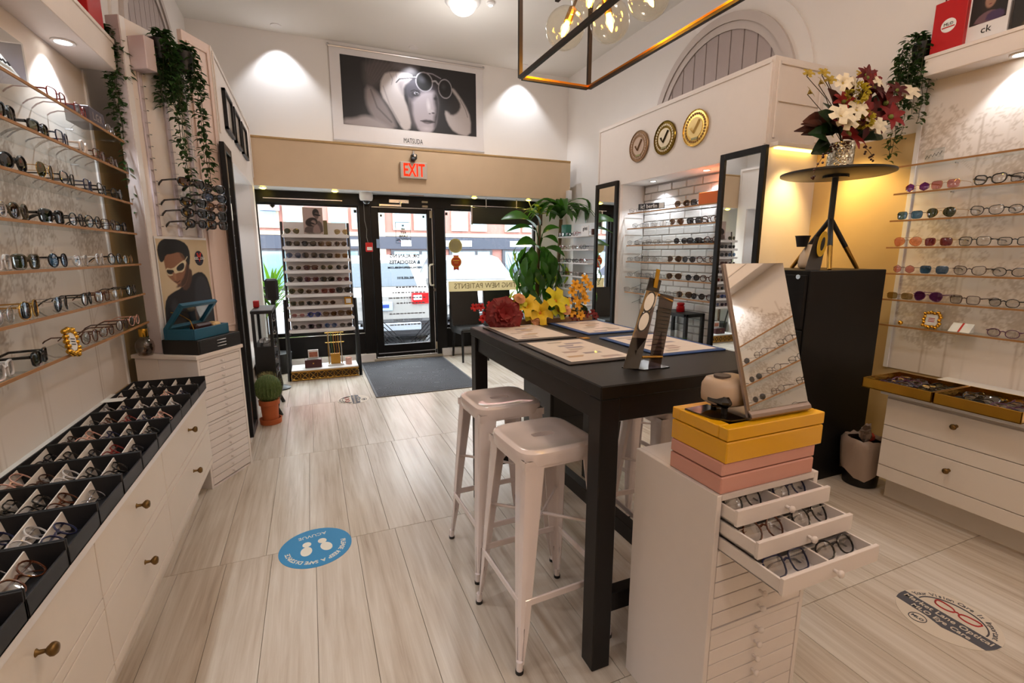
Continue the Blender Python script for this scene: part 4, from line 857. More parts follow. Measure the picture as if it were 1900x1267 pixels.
cf = MB().box(.335, .42, yk(.82) - .03, yk(.82) - .02, .825, .915, .002).build('card_frame', GOLDM); tag(cf, 'small gold framed card at right end of window rack', 'card')
MB().box(.35, .405, yk(.82) - .032, yk(.82) - .03, .845, .895).build('card', INKW, cf)
c = Canvas(60, 84, (.72, .63, .60)); c.ell(.66, .8, .17, .16, (.13, .1, .1), .15).ell(.70, .70, .13, .15, (.42, .34, .32), .3).poly([(.55, .78), (.9, .74), (.9, .68), (.6, .7)], (.08, .07, .07), .02)
c.ell(.42, .45, .32, .17, (.14, .1, .1), .15, 20).ell(.52, .42, .16, .13, (.60, .50, .47), .4).poly([(.22, .5), (.6, .4), (.58, .34), (.24, .42)], (.1, .08, .08), .02).poly([(0, 0), (.1, .3), (.5, .25), (.75, .55), (.98, .4), (1, 0)], (.2, .15, .15), .03, 1, .8).poly([(.45, 0), (.5, .3), (.75, .4), (.9, 0)], (.6, .5, .48), .05)
pp = thing('rack_poster', 'sepia poster of two people in sunglasses on top of rack', 'poster', (.07, 5.84, 1.6)); c.obj('print', basis((-.035 - .07, .0, .012), (1, 0, 0), (0, 0, 1)), .2, PRINT, pp)
MB().box(-.037, .167, 5.841, 5.846, 1.61, 1.895).build('backing', WHITE, pp)
MB().box(-.01, .13, 5.80, 5.84, 1.592, 1.625, .001).build('clear_foot', CLEAR, pp)
sw = MB().box(.16, .21, 5.87, 5.90, 1.68, 1.85, .002).build('striped_box', mat('box_stripe', (.45, .40, .25), .5)); tag(sw, 'narrow black and gold box behind the rack poster', 'box'); sw.location.z = -.088
tr = thing('lattice_tray', 'white topped low tray with gold lattice front under rack', 'tray', (.07, 5.8, 0))
MB().box(-.27, .44, 5.70, 6.0, .105, .12, .002).build('tray_top', WHITE, tr); MB().box(-.27, .44, 5.705, 6.0, .0, .105).build('tray_core', mat('lattice_back', (.32, .24, .12), .7), tr)
for z in (.004, .098): MB().box(-.275, .445, 5.69, 5.70, z, z + .01, .001).build('lattice_rail', BRASS, tr)
for k in range(8):
    xc = -.225 + .088 * k
    for s in (1, -1): MB().tube([(xc - .044, 5.695, .055 - s * .045), (xc, 5.695, .055 + s * .0), (xc + .044, 5.695, .055 + s * .045)], .004, 4).build('lattice_bar', BRASS, tr)
    MB().tube([(xc + .05 * math.cos(a), 5.694, .055 + .042 * math.sin(a)) for a in [2 * PI * j / 14 for j in range(14)]], .0035, 4, closed=True).build('lattice_ring', BRASS, tr)
bx = thing('keepsake_box', 'dark burgundy box with pictured lid on lattice tray', 'box', (-.05, 5.84, .12))
MB().box(-.13, .05, 5.78, 5.90, .12, .21, .004).build('body', mat('burgundy', (.28, .08, .09), .35), bx); MB().box(-.105, .02, 5.80, 5.88, .21, .214).build('glass_top', mat('pale_glass', (.65, .66, .66), .1), bx)
MB().disc((-.04, 5.779, .17), .008, 10, 'y', .004).build('clasp', BRASS, bx)
MB().box(-.09, .02, 5.872, 5.892, .214, .31, .002).build('photo_frame', WHITE, bx); MB().box(-.078, .01, 5.869, 5.872, .228, .285).build('photo', mat('photo_warm', (.72, .45, .34), .4, noise=.5, nscale=60), bx)
cs = thing('chain_stand', 'gold rail stand hung with eyewear chains on lattice tray', 'stand', (.2, 5.85, .12))
MB().box(.115, .29, 5.79, 5.90, .12, .135, .002).build('base', WHITE, cs)
for x in (.13, .275): MB().cyl((x, 5.85, .13), (x, 5.85, .50), .005, 8).build('post', BRASS, cs)
for z in (.50, .385): MB().cyl((.10, 5.85, z), (.305, 5.85, z), .005, 8).build('cross_rail', BRASS, cs)
MB().tube([(.13, 5.86, .49), (.14, 5.86, .535), (.17, 5.86, .56), (.2, 5.86, .568), (.23, 5.86, .56), (.26, 5.86, .535), (.27, 5.86, .49)], .006, 6).build('arch_rail', CHROME, cs)
MB().box(.15, .255, 5.835, 5.865, .135, .255).build('brass_panel', BRASS, cs)
for k, col in enumerate(((.75, .72, .66), (.38, .55, .30), (.80, .60, .25), (.62, .38, .15), (.85, .66, .3), (.8, .8, .78))):
    x = .14 + .026 * k
    ch = MB().tube([(x, 5.842, .50), (x - .003, 5.84, .4), (x + .004, 5.838, .3), (x + .001, 5.84, .2), (x, 5.842, .145)], .004, 5).build('eyewear_chain', mat('chain_%d' % k, col, .35, metal=.6)); tag(ch, '%s beaded eyewear chain hanging on the gold rail stand, %s from left' % (('silver', 'green', 'gold', 'bronze', 'honey', 'pale')[k], ORD[k]), 'chain', 'chains on the rail stand')
cd = MB().lathe([(.034, 0), (.037, .004), (.037, .075), (.034, .078), (.031, .07), (.001, .068)], 20, (.345, 5.84, .12)).build('candle_cup', mat('pink_ceramic', (.84, .66, .60), .5), smooth=50); tag(cd, 'pink ceramic candle cup on lattice tray', 'cup')

# ------------------------------------------------------------------ front wall fittings
ex = thing('exit_sign', 'white box exit sign with red letters on beige soffit', 'sign', (1.235, 6.07, 2.285))
MB().box(1.075, 1.395, 6.03, 6.08, 2.288, 2.476, .004).build('housing', mat('sign_housing', (.80, .74, .68), .5), ex)
lettering('EXIT', .205, lamp_mat('exit_red', (1.0, .16, .07), 2.2), basis((0, -.0412, .092), (1, 0, 0), (0, 0, 1)), ex, font_x=.62, bold=.004)
em = thing('emergency_lamp', 'black twin camera lamp above the exit sign', 'lamp', (1.237, 6.05, 2.50))
MB().box(1.205, 1.27, 5.99, 6.07, 2.50, 2.565, .01).build('housing', BLACK, em); MB().box(1.195, 1.25, 5.97, 6.02, 2.478, 2.52, .012).build('lens_barrel', BLACK, em); MB().cyl((1.24, 6.06, 2.56), (1.24, 6.06, 2.61), .012).build('bracket', CHROME, em)
MB().disc((1.243, 5.988, 2.545), .014, 14, 'y', .003).build('lens', CHROME, em)
sm = thing('dome_camera', 'white dome security camera under soffit beside door', 'camera', (.69, 6.28, 2.05))
MB().lathe([(.075, .13), (.08, .12), (.08, .06), (.07, .035), (.05, .03)], 24, (.69, 6.28, 2.0)).build('housing', WHITE, sm, smooth=50); MB().sphere((.69, 6.28, 2.03), .045, 16, 8).build('dome', mat('smoked_dome', (.12, .12, .13), .05, coat=1), sm, smooth=80)
wi = MB().tube([(.67, 6.41, 2.02), (.672, 6.415, 1.8), (.69, 6.41, 1.7), (.685, 6.415, 1.6), (.70, 6.415, 1.53)], .004, 5).build('alarm_wire', mat('grey_wire', (.5, .5, .5), .5)); tag(wi, 'thin grey wire running down to red alarm box', 'wire')
al = thing('fire_alarm', 'red fire alarm pull box on black door post', 'alarm', (.71, 6.41, 1.42))
MB().box(.665, .752, 6.385, 6.418, 1.42, 1.535, .006).build('housing', mat('alarm_red', (.78, .10, .09), .4), al); MB().box(.68, .74, 6.378, 6.386, 1.44, 1.48, .002).build('pull_bar', INKW, al)
sn = MB().box(3.33, 3.39, 6.0, 6.07, 2.13, 2.25, .006).build('motion_sensor', WHITE); tag(sn, 'small white motion sensor at right end of beige soffit', 'sensor')
sn = MB().box(1.22, 1.40, 6.28, 6.31, 2.118, 2.128).build('label_strip', mat('pinkish_label', (.75, .62, .56), .6)); tag(sn, 'small pinkish label strip under soffit above door', 'label')
def fixture_soffit(x, i):
    f = thing('soffit_downlight', 'yellow glowing downlight under beige soffit, %s from left' % ORD[i], 'light', (x, 6.21, 2.126), group='yellow soffit downlights')
    MB().lathe([(.03, 0), (.045, 0), (.045, -.006), (.032, -.005)], 20, (x, 6.21, 2.126)).build('ring', WHITE, f); MB().sphere((x, 6.21, 2.122), .034, 14, 6, (1, 1, .5)).build('bulb', lamp_mat('yellow_glow', (1.0, .86, .25), 26), f)
    spot('soffit_light', (x, 6.21, 2.10), (x, 6.22, 0), 7, GOLD, 130, .7, .03)
for i, x in enumerate((-.425, .33, 2.05, 2.83)): fixture_soffit(x, i)
# banner with black and white photograph (flat print)
c = Canvas(260, 120, (.10, .09, .10))
c.poly([(.16, 1), (.155, .62), (.22, .56), (.30, .75), (.48, 1)], (.30, .27, .27), .05)
for k in range(9): c.line([(.18 + .03 * k, 1), (.17 + .012 * k, .8 - .02 * k)], .006, (.40, .36, .36), .25)
c.poly([(.36, 1.0), (.40, .88), (.5, .86), (.56, 1)], (.40, .37, .38), .06)
c.poly([(.165, .60), (.225, .575), (.30, .37), (.357, .164), (.38, .0), (.26, .0), (.19, .195), (.16, .36)], (.52, .48, .48), .03).line([(.20, .55), (.24, .3), (.34, .1)], .012, (.34, .31, .31), .7)
c.poly([(0, .08), (.08, .10), (.14, .16), (.20, .15), (.30, .05), (.36, -.02), (0, -.02)], (.62, .58, .58), .03)
c.poly([(.467, .716), (.555, .76), (.665, .72), (.70, .507), (.69, .325), (.676, .12), (.64, .0), (.60, -.03), (.544, .0), (.50, .17), (.478, .41)], (.66, .62, .64), .02)
c.poly([(.44, .70), (.455, .50), (.50, .46), (.52, .50), (.58, .62), (.66, .64), (.71, .62), (.68, .78), (.5, .80)], (.26, .24, .27), .035)
c.poly([(.665, .62), (.70, .60), (.71, .40), (.69, .2), (.66, .05), (.655, .22), (.675, .35), (.66, .5)], (.22, .20, .21), .03)
c.poly([(.478, .5), (.50, .45), (.50, .2), (.53, .03), (.48, .1), (.46, .35)], (.30, .27, .28), .03)
c.ell(.527, .565, .040, .052, (.10, .09, .10), .6).ell(.530, .578, .021, .026, (.70, .68, .72), .5).ell(.533, .578, .012, .024, (.06, .06, .07), .3).ell(.536, .588, .004, .008, (.9, .9, .92), .4).line([(.49, .60), (.515, .625), (.545, .615), (.56, .59)], .006, (.08, .07, .08))
c.ell(.675, .53, .02, .035, (.12, .11, .12), .7).ell(.622, .40, .022, .14, (.80, .77, .78), .9, 6).ell(.640, .335, .026, .03, (.72, .69, .70), .7).ell(.655, .305, .016, .016, (.20, .18, .18), .6).ell(.628, .29, .012, .01, (.28, .25, .26), .6)
c.poly([(.555, .165), (.595, .195), (.615, .19), (.64, .195), (.668, .165), (.64, .14), (.60, .125)], (.24, .21, .22), .01).line([(.555, .165), (.60, .168), (.668, .165)], .005, (.10, .09, .09)).ell(.605, .145, .03, .016, (.42, .38, .39), .7).ell(.60, .05, .05, .05, (.74, .70, .72), .9)
c.poly([(.27, .664), (.29, .76), (.313, .827), (.40, .862), (.50, .85), (.505, .80), (.489, .765), (.434, .66), (.434, .51), (.467, .32), (.489, .05), (.44, -.02), (.40, .06), (.335, .31), (.27, .49)], (.74, .70, .69), .015)
c.poly([(.39, .70), (.42, .76), (.49, .77), (.434, .66), (.434, .51), (.41, .6)], (.56, .52, .52), .03).line([(.34, .83), (.36, .74), (.35, .66)], .006, (.56, .52, .52), .8).line([(.385, .85), (.39, .77)], .005, (.55, .51, .51), .8).line([(.435, .855), (.44, .80)], .005, (.55, .51, .51), .8).line([(.29, .62), (.33, .36), (.40, .1)], .010, (.58, .54, .54), .7)
c.poly([(.742, .36), (.764, .175), (.82, .03), (.95, -.02), (.955, .29), (.907, .50), (.84, .68), (.813, .73), (.80, .70), (.85, .58), (.875, .47), (.85, .36), (.80, .30), (.775, .36)], (.66, .62, .61), .015)
c.poly([(.76, .38), (.80, .30), (.85, .36), (.875, .47), (.84, .57), (.80, .55)], (.13, .11, .11), .03).line([(.87, .56), (.91, .42), (.93, .30)], .006, (.36, .33, .33), .8)
for cx, cy, rx, ry in ((.593, .765, .066, .15), (.753, .70, .054, .15)): c.ell(cx, cy, rx, ry, (.62, .60, .62), .05).ell(cx, cy, rx * .9, ry * .9, (.16, .15, .16), .05).ell(cx, cy, rx * .82, ry * .82, (.055, .05, .06), .06).ell(cx - .012, cy + .03, rx * .5, ry * .45, (.20, .19, .21), .9)
c.line([(.655, .79), (.68, .80), (.70, .76)], .012, (.66, .64, .66)).line([(.60, .905), (.66, .90), (.72, .85)], .008, (.55, .52, .55)).line([(.53, .80), (.48, .79), (.41, .76), (.385, .70)], .008, (.20, .18, .2)).line([(.53, .82), (.48, .81), (.41, .78)], .004, (.75, .73, .75))
bn = thing('banner', 'white wall banner with black and white photo of woman lifting sunglasses', 'banner', (1.32, 6.42, 2.7))
MB().box(.372, 2.262, 6.432, 6.437, 2.745, 3.775).build('sheet', mat('banner_vinyl', (.88, .86, .86), .4, noise=.02), bn)
c.obj('photo', basis((.49 - 1.32, .0108, .225), (1, 0, 0), (0, 0, 1)), 1.675, PRINT, bn)
for z in (2.735, 3.775): MB().cyl((.365, 6.432, z), (2.27, 6.432, z), .014, 10).build('rail', mat('alu_rail', (.80, .79, .80), .3, metal=.7), bn)
for x in (.365, 2.27): MB().sphere((x, 6.432, 3.785), .018, 8, 5).build('hook', CHROME, bn)
lettering('MATSUDA', .085, INKB, basis((0.0, .010, .097), (1, 0, 0), (0, 0, 1)), bn, font_x=.62)
for i, x in enumerate((-.16, 1.33, 2.78)):
    f = thing('ceiling_spot', 'recessed white ceiling spot washing the front wall, %s' % ('leftmost', 'above the banner', 'rightmost')[i], 'light', (x, 6.27, ZC), group='ceiling spots along the front wall')
    MB().lathe([(.035, 0), (.055, 0), (.055, -.008), (.038, -.006)], 20, (x, 6.27, ZC)).build('ring', WHITE, f); MB().disc((x, 6.27, ZC - .002), .034, 18, 'z', .002).build('lens', DLM, f)
    spot('wall_wash', (x, 6.27, ZC - .02), (x, 6.36, 0), 90, COOL, 92, .45, .03)
def dome(loc, label, power, col):
    f = thing('dome_light', label, 'light', loc, group='ceiling dome lamps'); x, y, z = loc
    MB().lathe([(.17, 0), (.175, -.01), (.16, -.03), (.13, -.035)], 28, loc).build('base', WHITE, f, smooth=50); MB().sphere((x, y, z - .03), .13, 20, 10, (1, 1, .75)).build('globe', lamp_mat('dome_glow', (1, .96, .88), 4), f, smooth=80)
    spot('dome_lamp', (x, y, z - .2), (x, y, 0), power, col, 172, .35, .13) if y > 3 else point('dome_lamp', (x, y, z - .42), power, col, .14)
dome((1.56, 5.0, ZC), 'glowing white dome lamp on ceiling before the front wall', 85, (1.0, .96, .94))
point('ceiling_fill', (1.56, 5.0, ZC - .62), 26, (1.0, .95, .92), .14)  # added fill point hanging free below the dome, lightens the ceiling
dome((1.4, 1.2, ZC), 'added unseen dome lamp above the table end, for fill light', 78, (1.0, .92, .87))  # unseen lamp added to brighten the table and near floor
dome((2.3, -1.4, ZC), 'added unseen dome lamp behind the viewer for warm fill, right', 66, (1.0, .68, .44))  # unseen lamp added behind the camera as warm ambient fill
dome((.2, -1.6, ZC), 'added unseen dome lamp behind the viewer for warm fill, left', 66, (1.0, .87, .82))  # left-hand counterpart, likewise added only as ambient fill
f = thing('smoke_detector', 'small white ceiling spot beside the dome lamp', 'detector', (1.82, 4.92, ZC)); MB().lathe([(.04, 0), (.042, -.02), (.025, -.03), (.001, -.031)], 18, (1.82, 4.92, ZC)).build('body', WHITE, f, smooth=50); MB().disc((1.82, 4.92, ZC - .032), .02, 14, 'z', .002).build('lens', DLM, f)
# roller sign hanging in the right window, with cable
hs = thing('hanging_panel', 'dark olive panel hung in the top of right window', 'panel', (2.53, 6.25, 1.78))
MB().box(2.02, 3.05, 6.22, 6.24, 1.785, 2.0, .003).build('board', mat('panel_olive', (.16, .15, .10), .4), hs); MB().box(2.0, 2.02, 6.20, 6.26, 1.775, 2.01, .002).build('end_cap', CHROME, hs)
for x in (2.22, 2.66): MB().cyl((x, 6.23, 2.0), (x, 6.23, 2.125), .006, 8).build('hanger', CHROME, hs)
cb = MB().tube([(2.83, 6.2, 2.10), (2.88, 6.19, 1.99), (2.97, 6.19, 1.93), (3.08, 6.2, 1.95), (3.16, 6.2, 2.06)], .007, 6).build('lamp_cable', mat('cable_cream', (.72, .70, .5), .5)); tag(cb, 'pale cable looping below the right soffit lamp', 'cable')
# ------------------------------------------------------------------ entrance mat, floor decals
mt = thing('door_mat', 'dark grey ribbed entrance mat in front of the door', 'mat', (1.06, 5.52, 0))
MB().box(.513, 1.605, 4.71, 6.33, .0005, .010, .003).build('edging', mat('mat_edge', (.36, .36, .38), .7), mt)
def mat_pattern():
    m = bpy.data.materials.new('mat_carpet'); m.use_nodes = True; nt = m.node_tree; b = nt.nodes['Principled BSDF']; N = nt.nodes.new; L = nt.links.new
    tc = N('ShaderNodeTexCoord'); v = N('ShaderNodeTexVoronoi'); v.inputs['Scale'].default_value = 4.5; L(tc.outputs['Object'], v.inputs['Vector'])
    mu = N('ShaderNodeMath'); mu.operation = 'MULTIPLY'; mu.inputs[1].default_value = 90; L(v.outputs['Distance'], mu.inputs[0]); sn = N('ShaderNodeMath'); sn.operation = 'SINE'; L(mu.outputs[0], sn.inputs[0])
    mr = N('ShaderNodeMapRange'); mr.inputs['From Min'].default_value = -1; L(sn.outputs[0], mr.inputs['Value']); mx = N('ShaderNodeMix'); mx.data_type = 'RGBA'; mx.inputs['A'].default_value = (*lin((.15, .15, .17)), 1); mx.inputs['B'].default_value = (*lin((.26, .26, .29)), 1)
    L(mr.outputs[0], mx.inputs['Factor']); L(mx.outputs['Result'], b.inputs['Base Color']); b.inputs['Roughness'].default_value = .8
    bp = N('ShaderNodeBump'); bp.inputs['Strength'].default_value = .5; bp.inputs['Distance'].default_value = .004; L(sn.outputs[0], bp.inputs['Height']); L(bp.outputs[0], b.inputs['Normal']); return m
MB().box(.535, 1.583, 4.732, 6.308, .002, .0125, .001).build('carpet', mat_pattern(), mt)
fd = thing('floor_decal', 'round blue floor sticker with white footprints and safe distance text', 'decal', (-.068, 2.312, 0), R(180 + 8))
MB().disc((0, 0, .0008), .165, 48, 'z', .0012).build('disc', mat('decal_blue', (.20, .55, .76), .45), fd, local=True)
DI = mat('decal_white', (.92, .90, .84), .5)
I = basis((0, 0, .0017), (1, 0, 0), (0, 1, 0))
FLIP = Matrix.Rotation(PI, 4, 'Z')
arc_text('PLEASE KEEP A SAFE DISTANCE', .125, .032, DI, I, R(178), R(2), fd, inward=False, bold=.0006)
lettering('ACUVUE', .034, DI, I @ Matrix.Translation((0, -.105, 0)), fd)
for s in (-1, 1):
    q = MB(Matrix.Translation((s * .042, .0, 0)) @ Matrix.Rotation(s * R(-10), 4, 'Z')); q.disc((0, .020, .0018), .026, 20, 'z', .0006, ry=.038); q.build('footprint', DI, fd, local=True)
    q = MB(Matrix.Translation((s * .042, .0, 0)) @ Matrix.Rotation(s * R(-10), 4, 'Z')); q.disc((0, -.038, .0018), .020, 20, 'z', .0006, ry=.022); q.build('footprint_heel', DI, fd, local=True)
DG = mat('decal_grey', (.30, .30, .33), .5); DP = mat('decal_paper', (.84, .79, .72), .5); DR = mat('decal_redline', (.70, .16, .16), .5)
def optic_decal(label, loc, rot, sc, inked=True):
    f = thing('floor_decal', label, 'decal', loc, rot); f.scale = (sc, sc, 1)
    MB().disc((0, 0, .0008), .21, 48, 'z', .0012).build('disc', DP, f, local=True)
    P = [(.209 * math.cos(a), .209 * math.sin(a)) for a in np.linspace(R(205), R(335), 3)]
    band = []
    for x in np.linspace(-.209, .209, 18): band.append((x, -.012 if abs(x) < .208 else 0))
    pts = [(-.2085, .02), (.2085, .02)] + [(.21 * math.cos(a) * .995, .21 * math.sin(a) * .995) for a in np.linspace(R(-5), R(-22), 5)]
    pts += [(.10, -.085), (.03, -.105), (-.05, -.085)] + [(.21 * math.cos(a) * .995, .21 * math.sin(a) * .995) for a in np.linspace(R(202), R(185), 5)]
    MB().prism(pts, .0014, .0018).build('band', DG, f, local=True)
    lettering('Market Lane Optical', .046, DP, basis((0, -.012, .0024), (1, 0, 0), (0, 1, 0)), f, bold=.0005); lettering('MLO Eye Care', .042, DP, basis((-.0, -.062, .0024), (1, 0, 0), (0, 1, 0)), f, bold=.0005)
    arc_text('Your Vision Care Is Important', .178, .038, DG, basis((0, 0, .002), (1, 0, 0), (0, 1, 0)), R(165), R(15), f)
    q = MB(); q.tube([(.145 * math.cos(a), .03 + .115 * math.sin(a), .0018) for a in np.linspace(0, PI, 24)], .0035, 4); q.build('ring', DG, f, local=True)
    for s in (-1, 1): q = MB(); q.tube([(s * .052 + .042 * math.cos(a) * (1.15 if s * math.cos(a) > 0 and math.sin(a) > 0 else 1), .078 + .026 * math.sin(a) + .012 * max(0, s * math.cos(a)) * (math.sin(a) > 0), .0018) for a in [2 * PI * k / 18 for k in range(18)]], .004, 4, closed=True); q.build('glasses_rim', DR, f, local=True)
    q = MB(); q.tube([(-.012, .08, .0018), (0, .086, .0018), (.012, .08, .0018)], .004, 4); q.build('glasses_bridge', DR, f, local=True)
    q = MB(); q.tube([(-.055 + .036 * math.cos(a), -.142 + .036 * math.sin(a), .0018) for a in [2 * PI * k / 24 for k in range(24)]], .0022, 4, closed=True); q.build('seal_ring', DG, f, local=True)
    lettering('MLO', .026, DG, basis((-.055, -.142, .002), (1, 0, 0), (0, 1, 0)), f, bold=.0006); return f
optic_decal('round white and grey optician floor sticker, right foreground', (2.203, .868, 0), R(-92), .76)
optic_decal('faded grey optician floor sticker in front of the mat', (.30, 4.75, 0), R(90), .70)

# ------------------------------------------------------------------ waiting chairs
def chair(label, x, y):
    t = thing('dining_chair', label, 'chair', (x, y, 0), 0, 'charcoal chairs by the window'); LT = mat('charcoal_leather', (.11, .105, .10), .38, noise=.1, bump=.1, bscale=150)
    MB().add([(-.20, .20, .44), (.20, .20, .44), (.19, .30, .95), (-.19, .30, .95), (-.20, .24, .42), (.20, .24, .42), (.19, .335, .945), (-.19, .335, .945)], [(0, 1, 2, 3), (7, 6, 5, 4), (0, 4, 5, 1), (2, 6, 7, 3), (1, 5, 6, 2), (0, 3, 7, 4)]).build('backrest', LT, t, local=True)
    MB().box(-.19, .19, -.20, .20, .42, .475, .02).build('seat', LT, t, local=True)
    for s in (-1, 1):
        MB().add([(s * .20, -.21, .40), (s * .20, -.21, .45), (s * .21, .16, .47), (s * .205, .25, .62), (s * .20, .30, .95), (s * .20, .335, .945), (s * .215, .29, .45), (s * .21, .2, .38), (s * .185, -.20, .40), (s * .185, -.20, .45), (s * .195, .16, .47), (s * .19, .25, .62), (s * .19, .30, .95), (s * .19, .335, .945), (s * .2, .29, .45), (s * .195, .2, .38)], [tuple(range(8)), tuple(range(15, 7, -1))] + [(i, (i + 1) % 8, 8 + (i + 1) % 8, 8 + i) for i in range(8)]).build('side_wing', LT, t, local=True)
    for sx in (-1, 1):
        for y0, y1 in ((-.17, -.19), (.22, .28)): MB().tube([(sx * .17, y0, .42), (sx * .175, y1, 0)], [.021, .013], 4).build('leg', BLACK, t, local=True)
    t.scale = (1, 1, .935); return t
chair('charcoal leather chair nearest the door, under the window', 1.93, 6.06)
chair('charcoal leather chair farther from the door, beside tall plant', 2.41, 6.06)
# ------------------------------------------------------------------ right display case with brick niche
rc = thing('display_case', 'tall white built-in display case with brick niche on right wall', 'display case', (3.3, 3.7, 0))
b = MB(); b.box(3.03, 3.06, 2.60, 3.0, 0, 2.73); b.box(3.03, 3.06, 4.345, 4.79, 0, 2.73); b.box(3.03, 3.06, 3.0, 4.345, 2.10, 2.73); b.box(3.03, 3.06, 3.0, 4.345, 0, .50); b.build('face', CASE, rc)
MB().box(3.06, XR - .002, 2.60, 2.63, 0, 2.73).build('side_board', CASE, rc); MB().box(3.06, XR - .002, 4.76, 4.79, 0, 2.73).build('side_board', CASE, rc); MB().box(3.06, XR - .002, 2.63, 4.76, 2.70, 2.73).build('top_board', CASE, rc)
for a in ((2.62, 4.77, 2.69, 2.71), (4.755, 4.775, 2.16, 2.69), (2.615, 2.635, 2.16, 2.69)): MB().box(3.02, 3.03, a[0], a[1], a[2], a[3], .003).build('moulding', CASE, rc)
for a in ((3.07, 3.50, 2.68, 2.70), (3.06, 3.08, 2.2, 2.70), (3.49, 3.51, 2.2, 2.70), (3.08, 3.49, 2.44, 2.447)): MB().box(a[0], a[1], 2.588, 2.60, a[2], a[3], .003).build('side_moulding', CASE, rc)
MB().box(3.045, 3.52, 2.53, 2.60, 2.135, 2.165, .003).build('light_ledge', CASE, rc)
NB = 3.335
MB().box(3.06, NB, 3.0 - .02, 3.0, .50, 2.12).build('niche_side', WALL, rc); MB().box(3.06, NB, 4.345, 4.365, .50, 2.12).build('niche_side', WALL, rc)
MB().box(3.06, NB + .06, 2.98, 4.365, 2.10, 2.12).build('niche_ceiling', WALL, rc); MB().box(3.06, NB + .06, 2.98, 4.365, .48, .50).build('niche_floor', WALL, rc)
MB().box(NB + .012, NB + .06, 2.98, 4.365, .50, 2.10).build('mortar_bed', mat('mortar_white', (.84, .82, .81), .9), rc)
BRK = mat('painted_brick', (.93, .91, .90), .75, noise=.05, nscale=25, bump=.35, bscale=70)
bw, bh = .205, .072; bm = {}
for r_ in range(22):
    z0 = .503 + bh * r_; off = (r_ % 2) * bw / 2; y = 3.0 - off
    while y < 4.345:
        y0 = max(y, 3.0) + .004; y1 = min(y + bw, 4.345) - .004; y += bw
        if y1 - y0 < .02: continue
        k = round(y1 - y0, 3)
        if k not in bm: bm[k] = MB().box(-.012, .012, -k / 2, k / 2, -bh / 2 + .004, bh / 2 - .004, .005).mesh('brick', BRK)
        o = obj('brick', bm[k], rc); o.location = Vector((NB + .005 + random.uniform(-.002, .002), (y0 + y1) / 2, z0 + bh / 2)) - wloc(rc)
for y in (4.02, 3.32):
    r_ = MB().lathe([(.025, 0), (.038, 0), (.038, -.006), (.025, -.004)], 18, (3.18, y, 2.10)).build('downlight_ring', WHITE, rc); MB().disc((3.18, y, 2.097), .025, 16, 'z', .002).build('downlight_lens', DLM, r_)
    spot('niche_downlight', (3.18, y, 2.085), (3.22, y, 0), 38, COOL, 115, .5, .02)
ZN = [1.809, 1.655, 1.484, 1.318, 1.159, .999]
NY = [[(4.22, 0), (3.54, 1), (3.34, 2)], [(4.15, 0), (3.98, 3), (3.84, 4), (3.60, 1), (3.37, 2), (3.2, 5), (3.06, 5)], [(4.23, 0), (4.09, 3), (3.92, 4), (3.75, 0), (3.53, 6), (3.36, 2), (3.16, 5)], [(4.21, 3), (4.08, 4), (3.95, 0), (3.79, 4), (3.60, 1), (3.41, 6), (3.23, 5), (3.08, 5)], [(4.2, 0), (4.05, 3), (3.9, 4), (3.74, 0), (3.59, 1), (3.35, 6), (3.17, 5)], [(4.24, 4), (4.06, 3), (3.88, 0), (3.60, 4), (3.44, 1), (3.27, 6), (3.09, 5)]]
NS = ['oval 0 gunmetal clear', 'aviator 0 gold brown', 'square 2 black grey', 'rectangular 0 navy clear', 'square 0 black clear', 'panto 2 tortoise clear', 'round 1 gunmetal grey']
for i, z in enumerate(ZN):
    s = thing('niche_shelf', '%s oak edged glass shelf from the top in brick niche' % ORD[i], 'shelf', (3.2, 3.68, z), group='shelves in the brick niche')
    MB().box(3.10, NB - .01, 3.003, 4.30, z - .008, z).build('glass_plate', SHELFG, s); MB().box(3.097, 3.103, 3.003, 4.30, z - .0105, z + .001).build('oak_edging', WOODE, s)
    MB().tube([(3.11, 4.305, z - .005), (3.30, 4.305, z - .005), (3.31, 4.305, z - .09), (3.22, 4.33, z - .13)], .003, 5).build('bracket', CHROME, s)
    for j, (y, st) in enumerate(NY[i]):
        rot = R(-90 + (35 if st in (0, 3, 4) else 22) + random.uniform(-6, 6)); eyewear(NS[st], (3.13, y, z + .0005), rot, eye_label(NS[st], '%s along %s shelf of brick niche' % (ORD[j], ORD[i])), 'eyewear in the brick niche')
ob = MB().box(3.12, 3.28, 3.08, 3.33, 1.81, 1.91, .003).build('orange_box', mat('orange_box', (.86, .42, .10), .5)); tag(ob, 'bright orange box on top shelf of brick niche', 'box')
ib = thing('brand_plate', 'dark plate with white lettering leaning on top niche shelf', 'sign', (3.17, 4.02, 1.81), R(-72))
MB().box(-.15, .15, 0, .006, .022, .082, .001).build('plate', mat('plate_grey', (.20, .19, .20), .4), ib, local=True); lettering('ic! berlin', .055, INKW, basis((-.025, -.001, .052), (1, 0, 0), (0, 0, 1)), ib)
MB().box(.09, .145, -.001, 0, .028, .076).build('logo_block', INKW, ib, local=True)
for x in (-.1, .1): MB().box(x - .003, x + .003, .003, .006, 0, .03).build('stand_pin', CHROME, ib, local=True)
mb_ = thing('specs_case', 'black folded case under the middle niche shelf sunglasses', 'case', (3.15, 3.3, 1.485)); MB().box(3.17, 3.23, 3.18, 3.46, 1.485, 1.505, .004).build('body', BLACK, mb_)
gx = thing('glass_showcase', 'small black framed glass showcase at foot of brick niche', 'showcase', (3.2, 3.55, .50))
for x in (3.10, 3.29):
    for y in (3.36, 3.74): MB().box(x - .014, x + .014, y - .014, y + .014, .50, .86).build('post', BLACK, gx)
for z in (.50, .83): MB().box(3.086, 3.304, 3.346, 3.754, z, z + .03, .002).build('frame_board', BLACK, gx)
